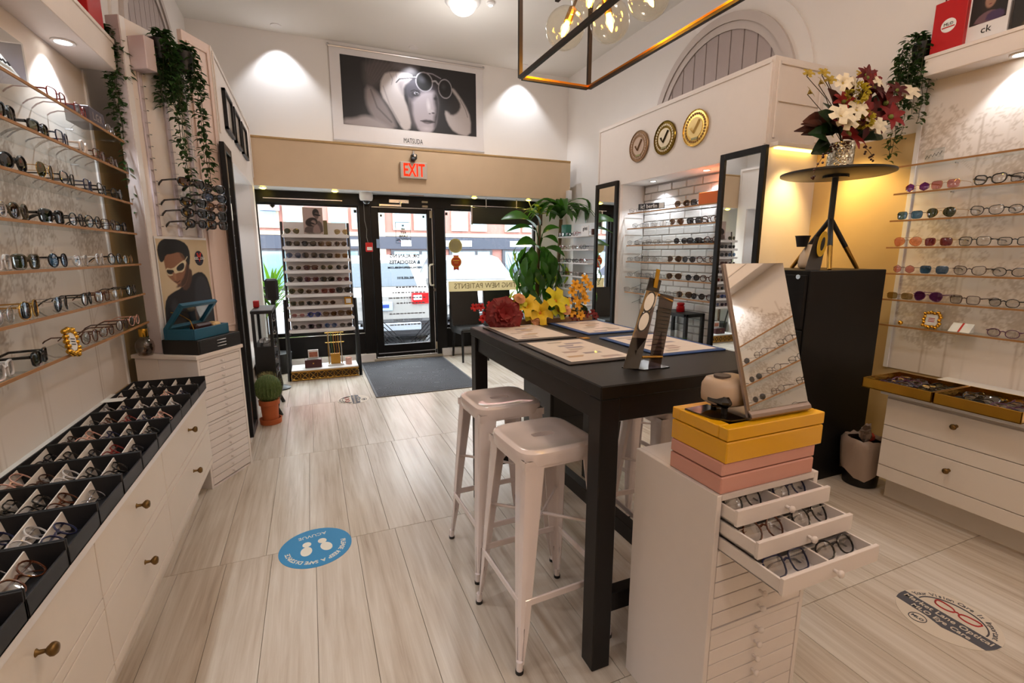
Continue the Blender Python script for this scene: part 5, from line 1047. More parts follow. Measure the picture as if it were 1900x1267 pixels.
MB().box(3.095, 3.098, 3.37, 3.73, .53, .83).build('glass_side', CLEAR, gx); MB().box(3.11, 3.28, 3.352, 3.356, .53, .83).build('glass_side', CLEAR, gx)
rj = thing('red_jar', 'small red lidded jar on top of glass showcase', 'jar', (3.2, 3.55, .86)); MB().lathe([(.035, 0), (.038, .004), (.036, .05), (.028, .055), (.03, .06), (.036, .075), (.03, .085), (.001, .088)], 18, (3.2, 3.55, .86)).build('body', RED, rj, smooth=50)
np_ = thing('niche_plant', 'green drooping plant at foot of the brick niche', 'plant', (3.0, 3.35, .0))
MB().lathe([(.07, 0), (.08, .01), (.10, .50), (.09, .50), (.001, .48)], 18, (2.9, 3.32, 0)).build('pot', BLACK, np_, smooth=40)
PG = leaf_mat('leaf_mid_green', (.20, .40, .10))
for k in range(12):
    a = 2 * PI * k / 12 + random.uniform(-.2, .2); L = random.uniform(.14, .22); MB().leaf((2.9, 3.32, .52), (2.9 + L * math.cos(a) * .6, 3.32 + L * math.sin(a), .58 + random.uniform(-.02, .12)), .05, .25, seg=5).build('leaf', PG, np_)
tall_mirror('tall black framed mirror left of brick niche', 3.03, -1, 4.37, 4.785, .06, 2.145)
tall_mirror('tall black framed mirror right of brick niche', 3.03, -1, 2.585, 3.0, .06, 2.15)
for i, (y, c1, c2) in enumerate(((4.06, (.62, .50, .38), .35), (3.688, (.50, .40, .12), .22), (3.312, (.88, .72, .38), .25))):
    t = thing('award_medal', '%s round tick award medal on right display case, %s' % (('bronze', 'dark gold', 'bright gold')[i], ('left', 'middle', 'right')[i]), 'medal', (3.03, y, 2.42), group='award medals on the right display case')
    m1 = mat('medal_%d' % i, c1, c2, metal=.85, noise=.1); m2 = mat('medal_in_%d' % i, ((.80, .70, .62), (.90, .84, .72), (.90, .78, .5))[i], .4, metal=.3)
    MB().disc((3.024, y, 2.42), .14, 40, 'x', .012).build('disc', m1, t); MB().disc((3.0165, y, 2.42), .082, 32, 'x', .004).build('centre', m2, t)
    q = MB(); q.tube([(3.016, y + .14 * math.cos(a), 2.42 + .14 * math.sin(a)) for a in [2 * PI * k / 40 for k in range(40)]], .005, 5, closed=True); q.build('rim', m1, t)
    ck = MB(); ck.tube([(3.012, y + .045, 2.425), (3.012, y + .012, 2.385), (3.012, y - .05, 2.475)], .011, 4); ck.build('tick', mat('medal_tick_%d' % i, ((.5, .38, .28), (.22, .17, .05), (.86, .74, .45))[i], .4, metal=.5), t)
    q = MB(); [q.box(3.012, 3.0175, y + .110 * math.cos(a) - .006, y + .110 * math.cos(a) + .006, 2.42 + .110 * math.sin(a) - .008, 2.42 + .110 * math.sin(a) + .008) for a in [2 * PI * k / 30 for k in range(30)]]; q.build('raised_marks', MATS['medal_in_%d' % i] if i < 2 else mat('medal_dark', (.6, .45, .2), .5), t)
    MB().box(3.012, 3.016, y - .035, y + .035, 2.328, 2.345).build('year_plate', mat('medal_plate', (.62, .60, .42), .5), t)
# under-ledge warm lamps on the side of the case (they wash the side panel and wall in amber)
wlm = thing('ledge_lamp', 'warm strip lamp under ledge on side of right case', 'light', (3.28, 2.55, 2.13)); MB().box(3.07, 3.48, 2.55, 2.585, 2.124, 2.134).build('strip', lamp_mat('amber_strip', (1.0, .80, .42), 7), wlm)
spot('ledge_glow', (3.22, 2.40, 2.12), (3.22, 2.60, 1.50), 85, (1.0, .68, .26), 75, .9, .05); spot('ledge_glow_wall', (3.30, 2.36, 2.12), (3.55, 2.16, 1.62), 75, (1.0, .66, .24), 80, .9, .05)
# ------------------------------------------------------------------ filing cabinet and what stands on it
fc = thing('filing_cabinet', 'tall black metal filing cabinet beside right display case', 'cabinet', (2.9, 2.08, 0)); FM = mat('filing_black', (.035, .03, .03), .5, spec=.3, noise=.1)
MB().box(2.57, 3.245, 1.85, 2.31, 0, 1.305, .004).build('body', FM, fc)
for k in range(4): d_ = MB().box(2.548, 2.569, 1.858, 2.302, .03 + .315 * k, .335 + .315 * k, .004).build('drawer', FM, fc); MB().box(2.535, 2.549, 1.99, 2.17, .23 + .315 * k, .245 + .315 * k, .003).build('handle', CHROME, d_); MB().box(2.545, 2.549, 2.03, 2.12, .27 + .315 * k, .295 + .315 * k).build('label_slot', CHROME, d_)
MB().disc((2.546, 1.90, 1.27), .013, 14, 'x', .012).build('lock', CHROME, fc)
st = thing('side_table', 'round black side table on brass tipped tripod legs', 'table', (2.99, 2.06, 1.305))
MB().lathe([(.285, 0), (.30, .006), (.30, .016), (.296, .018), (.001, .018)], 40, (2.99, 2.06, 1.865)).build('table_top', BLACK, st, smooth=30); MB().disc((2.99, 2.06, 1.858), .07, 20, 'z', .014).build('mount', BLACK, st)
MB().cyl((2.99, 2.06, 1.59), (2.99, 2.06, 1.855), .017, 12).build('stem', BLACK, st)
for dx, dy in ((.215, -.06), (-.15, -.13), (-.04, .20)):
    P0 = Vector((2.99, 2.06, 1.61)); P1 = Vector((2.99 + dx, 2.06 + dy, 1.305)); Pm = P0.lerp(P1, .55); l = MB().tube([P0, Pm], .015, 10).build('leg', BLACK, st, smooth=50); MB().tube([Pm, P1], [.0145, .012], 10).build('brass_tip', BRASS, l, smooth=50)
def flower(parent, c, d, r, n, col, name='flower', shape='lily', w=.5, cent=None):
    """petals spread round direction d"""
    C = Vector(c); D = Vector(d).normalized(); u = D.cross(Vector((0, 0, 1)));
    if u.length < .1: u = D.cross(Vector((1, 0, 0)))
    u.normalize(); v = D.cross(u); b = MB()
    if shape == 'pompon':
        for k in range(90):
            q = Vector((random.gauss(0, 1), random.gauss(0, 1), random.gauss(0, 1))).normalized(); b.leaf(C + q * r * .6, C + q * r, r * .4, .15, up=(q.y, q.z, q.x), seg=2, fold=.5)
    elif shape == 'peony':
        for ring, (rr, cnt, cup) in enumerate(((1.0, 9, .25), (.8, 8, .6), (.58, 7, .95), (.34, 5, 1.2))):
            for k in range(cnt):
                a = 2 * PI * (k + .5 * ring) / cnt; dr = u * math.cos(a) + v * math.sin(a); b.leaf(C + D * r * .05, C + dr * r * rr + D * r * cup * .75, r * .85, .28, up=D, seg=4, fold=.2, tip_w=.5)
    else:
        for k in range(n):
            a = 2 * PI * k / n + .3; dr = u * math.cos(a) + v * math.sin(a); cup = .35 if shape == 'lily' else .55
            b.leaf(C, C + dr * r + D * r * cup, r * w, .2 if shape == 'lily' else .3, up=D, seg=4, fold=.15, tip_w=.1 if shape == 'lily' else .38)
    f = b.build(name, mat(name + '_%02d%02d%02d' % tuple(int(x * 99) for x in col), col, .55, noise=.2, nscale=40), parent, smooth=70)
    if cent: MB().sphere(C + D * r * .25, r * .16, 8, 5).build('flower_centre', mat('fc_%02d%02d%02d' % tuple(int(x * 99) for x in cent), cent, .6), f)
    return f
vs_ = thing('flower_vase', 'silver mosaic vase of red, white and yellow artificial flowers', 'flowers', (2.98, 2.04, 1.884))
def mosaic():
    m = bpy.data.materials.new('mosaic_silver'); m.use_nodes = True; nt = m.node_tree; b = nt.nodes['Principled BSDF']; N = nt.nodes.new; L = nt.links.new
    tc = N('ShaderNodeTexCoord'); v = N('ShaderNodeTexVoronoi'); v.inputs['Scale'].default_value = 70; L(tc.outputs['Object'], v.inputs['Vector'])
    mx = N('ShaderNodeMix'); mx.data_type = 'RGBA'; mx.inputs['A'].default_value = (*lin((.55, .53, .48)), 1); mx.inputs['B'].default_value = (*lin((.92, .90, .82)), 1); L(v.outputs['Color'], mx.inputs['Factor']); L(mx.outputs['Result'], b.inputs['Base Color'])
    b.inputs['Metallic'].default_value = .9; b.inputs['Roughness'].default_value = .2; bp = N('ShaderNodeBump'); bp.inputs['Strength'].default_value = .8; bp.inputs['Distance'].default_value = .004; L(v.outputs['Distance'], bp.inputs['Height']); L(bp.outputs[0], b.inputs['Normal']); return m
MB().lathe([(.066, 0), (.07, .004), (.072, .16), (.068, .162), (.064, .15), (.001, .14)], 28, (2.98, 2.04, 1.884)).build('vase', mosaic(), vs_, smooth=40)
RD, RD2, WHT, YG_, OL, DKG, BRZ = (.46, .035, .045), (.36, .06, .06), (.90, .85, .74), (.72, .64, .14), (.66, .55, .16), (.10, .22, .10), (.30, .13, .07)
VY = 2.02
REDS = ((.50, .04, .05), (.36, .03, .04), (.42, .07, .05), (.30, .05, .06), (.56, .08, .05))
for k, (x, z, r_) in enumerate(((2.89, 2.05, .13), (3.08, 2.17, .12), (3.18, 2.26, .10), (3.0, 2.30, .10), (2.99, 2.22, .10), (3.17, 2.17, .09), (3.10, 2.31, .09), (2.91, 2.35, .07), (3.22, 2.32, .07), (2.82, 2.22, .08), (3.06, 2.37, .07), (2.96, 2.38, .06))): flower(vs_, (x, VY - .02 - .09 * random.random(), z), (random.uniform(-.6, .6), -1, random.uniform(.0, .8)), r_, 6, REDS[k % 5], 'red_lily', 'lily', .45, (.45, .5, .2))
for x, z, r_ in ((2.74, 2.12, .075), (2.80, 2.10, .06), (2.86, 2.17, .06), (3.01, 2.09, .065), (3.06, 2.11, .05), (3.29, 2.30, .065), (2.73, 2.30, .05), (3.0, 2.335, .04), (2.80, 2.31, .04)): flower(vs_, (x, VY - .11, z), (random.uniform(-.7, .5), -1, random.uniform(.1, .9)), r_, 6, WHT, 'white_magnolia', 'cup', .75, (.7, .6, .3))
for x, z, r_ in ((2.86, 2.27, .065), (2.95, 2.14, .055)): flower(vs_, (x, VY - .12, z), (0, -1, .3), r_, 0, YG_, 'yellow_pompon', 'pompon')
for x, z in ((2.60, 2.36), (2.72, 2.38), (2.62, 2.27), (2.70, 2.33), (2.78, 2.35), (3.03, 2.41), (3.11, 2.39), (3.17, 2.38)):
    flower(vs_, (x, VY, z), (random.uniform(-.5, .5), -.8, .6), .035, 5, OL, 'yellow_bud', 'cup', .7); MB().tube([(x, VY, z), ((x + 2.98) / 2, VY + .01, z - .09), (2.98, VY + .02, 2.05)], .0025, 4).build('stem', mat('stem_brown', (.25, .2, .1), .7), vs_)
GRN = mat('leaf_dark_green', (.10, .21, .09), .4, noise=.3, nscale=15); BRL = mat('leaf_bronze', (.28, .13, .08), .4, noise=.3, nscale=15)
for x0, z0, x1, z1, w_, m in ((2.86, 2.15, 2.72, 2.30, .09, BRL), (2.95, 2.28, 3.0, 2.42, .05, BRL), (2.85, 2.1, 2.66, 2.17, .08, GRN), (2.85, 2.05, 2.63, 2.06, .07, GRN), (2.88, 2.05, 2.74, 1.97, .08, GRN), (2.9, 2.08, 2.70, 2.10, .06, GRN), (3.08, 2.1, 3.28, 2.09, .07, GRN), (3.1, 2.15, 3.30, 2.20, .06, GRN), (3.05, 2.08, 3.24, 2.14, .08, GRN), (3.15, 2.25, 3.28, 2.33, .06, GRN), (2.80, 2.15, 2.62, 2.13, .06, BRL), (3.1, 2.22, 3.27, 2.27, .05, GRN), (2.95, 2.2, 2.85, 2.38, .06, BRL), (3.08, 2.3, 3.16, 2.42, .05, BRL)):
    MB().leaf((x0, VY + .03, z0), (x1, VY - .04 + random.uniform(-.05, .08), z1), w_ * 1.4, .15, up=(0, -1, .3), seg=5).build('leaf', m, vs_)
for k in range(26):
    a = random.uniform(-.3, PI + .3); L = random.uniform(.14, .27); MB().leaf((2.98, VY + .06, 2.12), (2.98 + L * math.cos(a) * 1.1, VY + random.uniform(0, .14), 2.13 + L * math.sin(a) * .85), .08, .15, up=(0, -1, .3), seg=5).build('leaf', GRN if k % 3 else BRL, vs_)
for dx, n_ in ((-1, 7), (1, 4)):
    P = [Vector((2.98 + dx * (.12 + .03 * k), VY - .04, 2.02 - .005 * k - .004 * k * k)) for k in range(n_)]; s_ = MB().tube(P, .002, 4).build('berry_spray', BRL, vs_)
    for k, p in enumerate(P):
        for q in range(3): MB().sphere(p + Vector((random.uniform(-.02, .02), random.uniform(-.01, .01), random.uniform(-.03, .01))), .007, 6, 4).build('berry', BRL, s_)
gs = thing('counter_card', 'grey card stand with yellow oval cut-out on filing cabinet', 'card', (2.72, 1.94, 1.305))
MB().add([(2.66, 1.95, 1.306), (2.76, 1.93, 1.306), (2.85, 1.97, 1.49), (2.77, 1.99, 1.50), (2.665, 1.955, 1.306), (2.765, 1.935, 1.306), (2.855, 1.975, 1.49), (2.775, 1.995, 1.50)], [(0, 1, 2, 3), (7, 6, 5, 4), (0, 4, 5, 1), (2, 6, 7, 3), (1, 5, 6, 2), (0, 3, 7, 4)]).build('card', mat('card_grey', (.22, .20, .18), .4), gs)
MOV = basis((2.79, 1.955, 1.455), (.75, .12, -.1), (.45, .2, .85)); q = MB(MOV); q.disc((0, 0, 0), .05, 28, 'z', .004, ry=.085); q.build('oval', mat('oval_yellow', (.80, .63, .12), .45), gs)
q = MB(MOV); q.disc((0, 0, .003), .02, 20, 'z', .002, ry=.045); q.build('oval_slot', INKB, gs)
wbk = thing('white_flask', 'white teardrop flask with black collar on filing cabinet', 'bottle', (2.93, 2.1, 1.305)); MB().lathe([(.045, 0), (.062, .01), (.066, .04), (.058, .09), (.038, .13), (.025, .15)], 22, (2.90, 2.10, 1.305)).build('body', mat('porcelain', (.88, .80, .70), .25), wbk, smooth=60); MB().lathe([(.028, 0), (.04, .06), (.044, .068), (.04, .068), (.001, .063)], 20, (2.84, 2.12, 1.44)).build('collar', BLACK, wbk, smooth=50)
# ------------------------------------------------------------------ waste bin
bn_ = thing('waste_bin', 'black round waste bin lined with a plastic bag', 'bin', (3.05, 1.73, 0))
MB().lathe([(.085, 0), (.09, .004), (.105, .26), (.101, .26), (.087, .01), (.001, .008)], 26, (3.06, 1.735, 0)).build('bin_body', BLACK, bn_, smooth=40)
bb_ = MB(); n = 26; vs = []
for i, (rr, zz) in enumerate(((.112, .08), (.115, .16), (.118, .25), (.114, .285), (.10, .30), (.085, .28))):
    for k in range(n): w_ = rr * (1 + .05 * math.sin(5 * k * 2 * PI / n + i) + random.uniform(-.02, .02)); vs.append((3.06 + w_ * math.cos(2 * PI * k / n), 1.735 + w_ * math.sin(2 * PI * k / n), zz + .03 * math.sin(3 * k * 2 * PI / n) * (i == 0) + random.uniform(-.008, .008)))
bb_.add(vs, [(i * n + k, i * n + (k + 1) % n, (i + 1) * n + (k + 1) % n, (i + 1) * n + k) for i in range(5) for k in range(n)]); bb_.build('bin_liner', mat('liner_plastic', (.62, .54, .48), .3), bn_, smooth=70)
tf = MB(); [tf.leaf((3.03, 1.72, .27), (3.03 + random.uniform(-.06, .05), 1.72 + random.uniform(-.04, .04), .36 + random.uniform(0, .04)), .06, .2) for _ in range(8)]; tf.build('bag_tuft', MATS['liner_plastic'], bn_)
rp = MB().box(3.05, 3.11, 1.70, 1.74, .27, .325, .015).build('red_wrapper', mat('wrapper', (.85, .28, .22), .4, noise=.4, nscale=40)); tag(rp, 'crumpled red wrapper in the top of waste bin', 'wrapper')
# ------------------------------------------------------------------ small items on wall shelves and canopies
def ornate_frame(label, M, w, h, oval):
    t = thing('ornate_frame', label, 'frame', M.to_translation()); L = Matrix.Translation(-M.to_translation()) @ M; q = MB(L)
    for k in range(18):
        a = 2 * PI * k / 18; rr = 1 + .12 * (k % 2); q.sphere((w / 2 * rr * max(-1, min(1, 1.25 * math.cos(a))), h / 2 * rr * max(-1, min(1, 1.25 * math.sin(a))), 0), .011, 7, 5)
    q.build('gilt_border', GOLDM, t, local=True, smooth=70)
    q = MB(L); q.disc((0, 0, .002), w * .42, 24, 'z', .004, ry=h * .42) if oval else q.box(-w * .4, w * .4, -h * .4, h * .4, 0, .004); q.build('card', INKW, t, local=True)
    for k in range(3): q = MB(L); q.box(-w * .22, w * .22, h * (.12 - .12 * k) - .002, h * (.12 - .12 * k) + .002, .0045, .005); q.build('text_line', INKB if oval else DR, t, local=True)
ornate_frame('small gilt oval frame with white card, lowest left wall shelf', basis((-.86, 2.31, 1.068), (.1, .95, -.2), (-.15, .2, .95)), .06, .085, True)
ornate_frame('small square gilt frame on lowest right wall shelf', basis((3.47, 1.69, 1.002), (0, -1, 0), (.15, 0, 1)), .075, .08, False)
bl = MB().sphere((3.45, 1.845, .966), .014, 12, 8).build('brass_ball', GOLDM, smooth=80); tag(bl, 'tiny brass ball on lowest right wall shelf', 'ornament')
cd = thing('gift_card', 'white and red gift card box on lowest right wall shelf', 'card', (3.46, 1.54, .95)); MB().add([(3.44, 1.59, .952), (3.44, 1.49, .952), (3.49, 1.49, 1.0), (3.49, 1.59, 1.0), (3.49, 1.59, .952), (3.49, 1.49, .952)], [(0, 1, 2, 3), (0, 4, 5, 1), (2, 5, 4, 3), (0, 3, 4), (1, 5, 2)]).build('wedge', INKW, cd); MB().add([(3.439, 1.545, .953), (3.439, 1.535, .953), (3.489, 1.535, 1.001), (3.489, 1.545, 1.001)], [(0, 1, 2, 3)]).build('ribbon', RED, cd)
ac = thing('acrylic_sign', 'clear acrylic sign with black script on top right wall shelf', 'sign', (3.46, 1.8, 1.93)); MB().box(3.458, 3.464, 1.755, 1.85, 1.93, 2.01).build('plate', CLEAR, ac); MB().tube([(3.456, 1.845 - .009 * k, 1.955 + .018 * (k % 2) + .002 * k) for k in range(10)], .0018, 4).build('script', INKB, ac)
ab = thing('acrylic_block', 'clear acrylic block with grey and white brand card, top left shelf', 'sign', (-.93, 2.3, 1.99)); MB().box(-1.0, -.885, 2.16, 2.385, 1.99, 2.13).build('block', CLEAR, ab); MB().add([(-.89, 2.385, 1.992), (-.99, 2.385, 1.992), (-.99, 2.385, 2.128), (-.89, 2.385, 2.128)], [(0, 1, 2, 3)]).build('grey_card', mat('violet_card', (.42, .38, .44), .4), ab)
MB().add([(-.888, 2.19, 1.995), (-.888, 2.36, 1.995), (-.93, 2.33, 2.075), (-.93, 2.19, 2.075)], [(0, 1, 2, 3)]).build('white_card', INKW, ab); MB().tube([(-.905, 2.215 + .013 * k, 2.035 + .007 * (k % 2)) for k in range(9)], .003, 4).build('script', INKB, ab)
lb = thing('brand_box', 'dark slate box lettered L.G.R on top left wall shelf', 'box', (-.90, 2.99, 1.99)); MB().box(-.97, -.88, 2.90, 3.08, 1.99, 2.062, .002).build('body', mat('slate_box', (.30, .28, .33), .5), lb); lettering('L.G.R', .05, mat('slate_text', (.62, .58, .56), .5), basis((.0205, 0, .036), (0, 1, 0), (0, 0, 1)), lb)
def gift_bag(label, x0, x1, y0, y1, z0, z1, sx):
    t = thing('gift_bag', label, 'bag', ((x0 + x1) / 2, (y0 + y1) / 2, z0)); MB().box(x0, x1, y0, y1, z0, z1, .002).build('bag_body', RED, t)
    for x in (x0 + .005, x1 - .005): MB().tube([(x, y0 + (y1 - y0) * .3, z1 - .02), (x, y0 + (y1 - y0) * .3, z1 + .09), (x, y0 + (y1 - y0) * .7, z1 + .09), (x, y0 + (y1 - y0) * .7, z1 - .02)], .004, 5).build('handle', mat('red_cord', (.45, .03, .05), .6), t)
    xf = x0 if sx < 0 else x1; MB().disc((xf + sx * .001, (y0 + y1) / 2, (z0 + z1) / 2), .036, 28, 'x', .002).build('sticker', INKW, t); MB().box(xf + sx * .0015, xf + sx * .003, (y0 + y1) / 2 - .03, (y0 + y1) / 2 + .03, (z0 + z1) / 2 - .012, (z0 + z1) / 2 - .006).build('sticker_band', RED, t)
    lettering('MLO', .022, INKB, basis((xf + sx * .0035 - (x0 + x1) / 2, 0, (z1 - z0) / 2 + .006), (0, -sx * -1, 0), (0, 0, 1)), t); return t
gift_bag('red paper gift bag with round sticker on right canopy', 3.42, 3.52, 1.73, 1.885, 2.531, 2.80, -1)
gift_bag('red paper gift bag with round sticker on left canopy end', -1.0, -.875, 3.06, 3.25, 2.491, 2.80, 1)
def canopy_poster(label, x, sx, y0, y1, z, h, kind):
    t = thing('canopy_poster', label, 'poster', (x, (y0 + y1) / 2, z)); MB().box(x, x + sx * .012, y0, y1, z, z + h).build('board', WHITE if kind == 0 else mat('dark_board', (.12, .10, .09), .4), t)
    if kind == 0:
        c = Canvas(60, 60, (.12, .09, .08)); c.ell(.5, .62, .26, .42, (.16, .10, .08), .2).ell(.52, .66, .17, .26, (.62, .46, .38), .25).poly([(.1, 0), (.2, .22), (.42, .34), (.62, .34), (.85, .2), (.95, 0)], (.45, .33, .36), .03).poly([(.42, 0), (.5, .3), (.9, .28), (.98, 0)], (.28, .2, .34), .05).ell(.52, .55, .06, .018, (.45, .2, .2), .5)
        c.obj('photo', basis((sx * .013, -sx * (y1 - y0) / 2 * .86, h * .26), (0, -1 if sx < 0 else 1, 0), (0, 0, 1)), (y1 - y0) * .86, PRINT, t)
        lettering('ck', .05, INKB, basis((sx * .0135, 0, h * .16), (0, -1 if sx < 0 else 1, 0), (0, 0, 1)), t)
    else:
        c = Canvas(40, 50, (.13, .12, .11)); [c.ell(random.random(), random.random(), .12, .1, (.45, .38, .25), .8, random.uniform(0, 90), .7) for _ in range(14)]; c.obj('photo', basis((sx * .013, -sx * (y1 - y0) / 2 * .95, .01), (0, -1 if sx < 0 else 1, 0), (0, 0, 1)), (y1 - y0) * .95, PRINT, t)
canopy_poster('white poster card of a woman standing on right canopy', 3.46, -1, 1.555, 1.735, 2.531, .36, 0)
canopy_poster('dark picture card at picture edge on right canopy', 3.46, -1, 1.30, 1.54, 2.531, .36, 1)
canopy_poster('dark floral picture card on left canopy', -.93, 1, 2.66, 3.03, 2.491, .40, 1)
# ------------------------------------------------------------------ trailing ivy plants
IVY = leaf_mat('ivy_green', (.19, .31, .14), .4, 30, thin=.25); VINE = mat('vine_brown', (.20, .22, .10), .7)
def ivy(label, pos, strands, pot=.055, leaf=.038):
    """trailing plant: strands = list of (dx, dy, drop)"""
    t = thing('trailing_plant', label, 'plant', pos, group='trailing ivy plants'); x, y, z = pos
    MB().lathe([(pot * .75, 0), (pot, .10), (pot * .9, .10), (.001, .085)], 16, pos).build('pot', BLACK, t, smooth=40); lv = MB(); st_ = MB()
    for dx, dy, dp in strands:
        n = max(5, int(dp / .03)); P = []
        for k in range(n + 1):
            f = k / n; s_ = min(1, f * 5); P.append(Vector((x + dx * s_ + random.uniform(-.006, .006), y + dy * s_ + random.uniform(-.006, .006), z + .11 + .03 * math.sin(PI * min(1, f * 5)) - dp * max(0, f - .1) / .9)))
        st_.tube(P, .0016, 4)
        for k in range(1, n + 1):
            for q in range(3):
                a = random.uniform(0, 2 * PI); d = Vector((math.cos(a), math.sin(a), random.uniform(-.9, .3))).normalized(); L = leaf * random.uniform(.75, 1.25); lv.leaf(P[k] + d * .006, P[k] + d * (L + .008), L * .55, .12, seg=3)
    st_.build('stems', VINE, t, kind='stuff'); lv.build('leaves', IVY, t, kind='stuff'); return t
def strands(n, sx, sy, d0, d1, bx=0, by=0): return [(bx + random.uniform(-sx, sx), by + random.uniform(-sy, sy), random.uniform(d0, d1)) for _ in range(n)]
ivy('trailing green ivy hanging from end of right canopy', (3.46, 1.95, 2.53), strands(14, .07, .08, .2, .5, -.04, .02) + [(-.05, .06, .62), (-.02, .09, .66), (-.04, .02, .55)], .05, .04)
ivy('trailing green ivy hanging from end of left canopy', (-.93, 3.36, 2.42), strands(8, .05, .04, .2, .55, .05, -.01) + [(.05, .0, .80), (.07, .02, .9), (.04, .02, .7)], .05)
for k, (u_, nm) in enumerate(((.17, 'nearer'), (.34, 'farther'))):
    p = MA @ Vector((u_, -.07, 2.46)); ivy('bushy trailing ivy at top of angled display panel, %s pot' % nm, p, strands(13, .07, .06, .15, .4) + [(.06 * NA.x + .02, .06 * NA.y, .75), (.07 * NA.x, .07 * NA.y + .03, .85), (.05, -.02, .62)], .055, .044)
ivy('trailing ivy behind the viewer, shown in table mirror', (3.46, -1.75, 2.53), strands(8, .05, .06, .2, .55, -.05, 0), .05, .04)
# ------------------------------------------------------------------ götti frame rack and tall plants in the window corner
gr = thing('eyewear_rack', 'white cantilever frame rack beside tall plants, right of window', 'rack', (3.08, 5.25, 0))
MB().box(3.14, 3.155, 4.86, 5.50, .2, 1.76, .002).build('back_board', mat('rack_pale', (.90, .91, .92), .4), gr); MB().box(3.155, 3.19, 5.0, 5.1, 0, 1.7).build('stand_post', BLACK, gr); MB().box(3.0, 3.4, 4.9, 5.5, 0, .02).build('foot_plate', BLACK, gr)
n = 0
for i in range(8):
    z = 1.61 - .162 * i; s = MB().box(3.0, 3.14, 4.90, 5.66, z - .014, z, .002).build('shelf', mat('rack_shelf', (.93, .92, .92), .4), gr)
    for j in range(4):
        y = 5.60 - .18 * j; sp = ['square 1 navy clear', 'round 1 crystal clear', 'oval 1 gunmetal clear', 'square 1 tortoise clear', 'panto 1 red clear'][(n * 2 + i) % 5]; n += 1
        if i == 6 and j == 3: sp = 'square 2 red clear'
        eyewear(sp, (3.02, y, z + .0005), R(-90 + random.uniform(-6, 6)), eye_label(sp, '%s along %s shelf of window corner rack' % (ORD[j], ORD[i])), 'frames on the window corner rack')
sg_ = thing('brand_sign', 'white acrylic brand sign on top of window corner rack', 'sign', (3.08, 4.99, 1.61)); MB().box(3.005, 3.012, 4.915, 5.08, 1.612, 1.72, .001).build('plate', WHITE, sg_); lettering('götti', .055, INKB, basis((-.0765, -.0, .075), (0, -1, 0), (0, 0, 1)), sg_, bold=.0008)
gb = MB().box(3.03, 3.11, 5.50, 5.62, 1.612, 1.76, .003).build('green_box', mat('green_box', (.16, .42, .35), .5)); tag(gb, 'small teal green box at end of window corner rack', 'box')
br_ = MB().box(3.04, 3.07, 4.88, 4.91, 1.612, 1.68, .002).build('brown_block', mat('brown_block', (.3, .16, .13), .5)); tag(br_, 'small brown block at near end of window corner rack', 'block')
DRG = leaf_mat('dracaena_green', (.20, .36, .09)); LIM = leaf_mat('lime_leaf', (.56, .62, .12)); BAN = leaf_mat('broad_leaf_green', (.20, .38, .09), rough=.3)
pl = thing('tall_dracaena', 'tall dracaena with arching leaves in the window corner', 'plant', (3.15, 5.85, 0))
MB().lathe([(.14, 0), (.15, .01), (.17, .32), (.155, .32), (.001, .30)], 22, (3.10, 5.88, 0)).build('pot', BLACK, pl, smooth=40); CANE = mat('cane_bark', (.42, .34, .22), .9, noise=.3, nscale=60)
MB().tube([(3.10, 5.88, .3), (3.12, 5.88, 1.0), (3.15, 5.86, 1.85)], [.03, .028, .024], 10).build('cane', CANE, pl, smooth=60)
for k in range(30):
    a = 2 * PI * k / 30 * 3.7; el = random.uniform(.1, 1.0); L = random.uniform(.40, .60); c0 = Vector((3.15, 5.86, 1.85 + .010 * k * .5)); d = Vector((math.cos(a), math.sin(a) * .75, 0)); P = [c0, c0 + d * L * .35 + Vector((0, 0, L * .38 * math.sin(el) + .08)), c0 + d * L * .75 + Vector((0, 0, L * .30 * math.sin(el) + .05)), c0 + d * L + Vector((0, 0, -L * .15 + .05 * el))]
    b = MB(); vs = []; sd = d.cross(Vector((0, 0, 1))).normalized()
    for i in range(9):
        t = i / 8; p = P[0] * (1 - t) ** 3 + P[1] * 3 * t * (1 - t) ** 2 + P[2] * 3 * t * t * (1 - t) + P[3] * t ** 3; w_ = .045 * math.sin(PI * min(1, .12 + t * .86)) ** .7; vs += [tuple(p + sd * w_ + Vector((0, 0, .008))), tuple(p), tuple(p - sd * w_ + Vector((0, 0, .008)))]
        vs[-3:] = [tuple((min(v[0], XR - .02), min(v[1], 6.38), v[2])) for v in vs[-3:]]
    b.add(vs, [f for i in range(8) for f in ((3 * i, 3 * i + 1, 3 * i + 4, 3 * i + 3), (3 * i + 1, 3 * i + 2, 3 * i + 5, 3 * i + 4))]); b.build('leaf', DRG, pl, smooth=80)
p2 = thing('broad_leaf_plant', 'tall leafy plant with broad and drooping leaves by right window', 'plant', (2.75, 5.75, 0))
MB().lathe([(.14, 0), (.15, .01), (.17, .45), (.155, .45), (.001, .43)], 22, (2.75, 5.75, 0)).build('pot', BLACK, p2, smooth=40); MB().tube([(2.75, 5.75, .43), (2.76, 5.75, 1.2), (2.78, 5.74, 1.9)], [.03, .026, .02], 10).build('cane', CANE, p2, smooth=60)
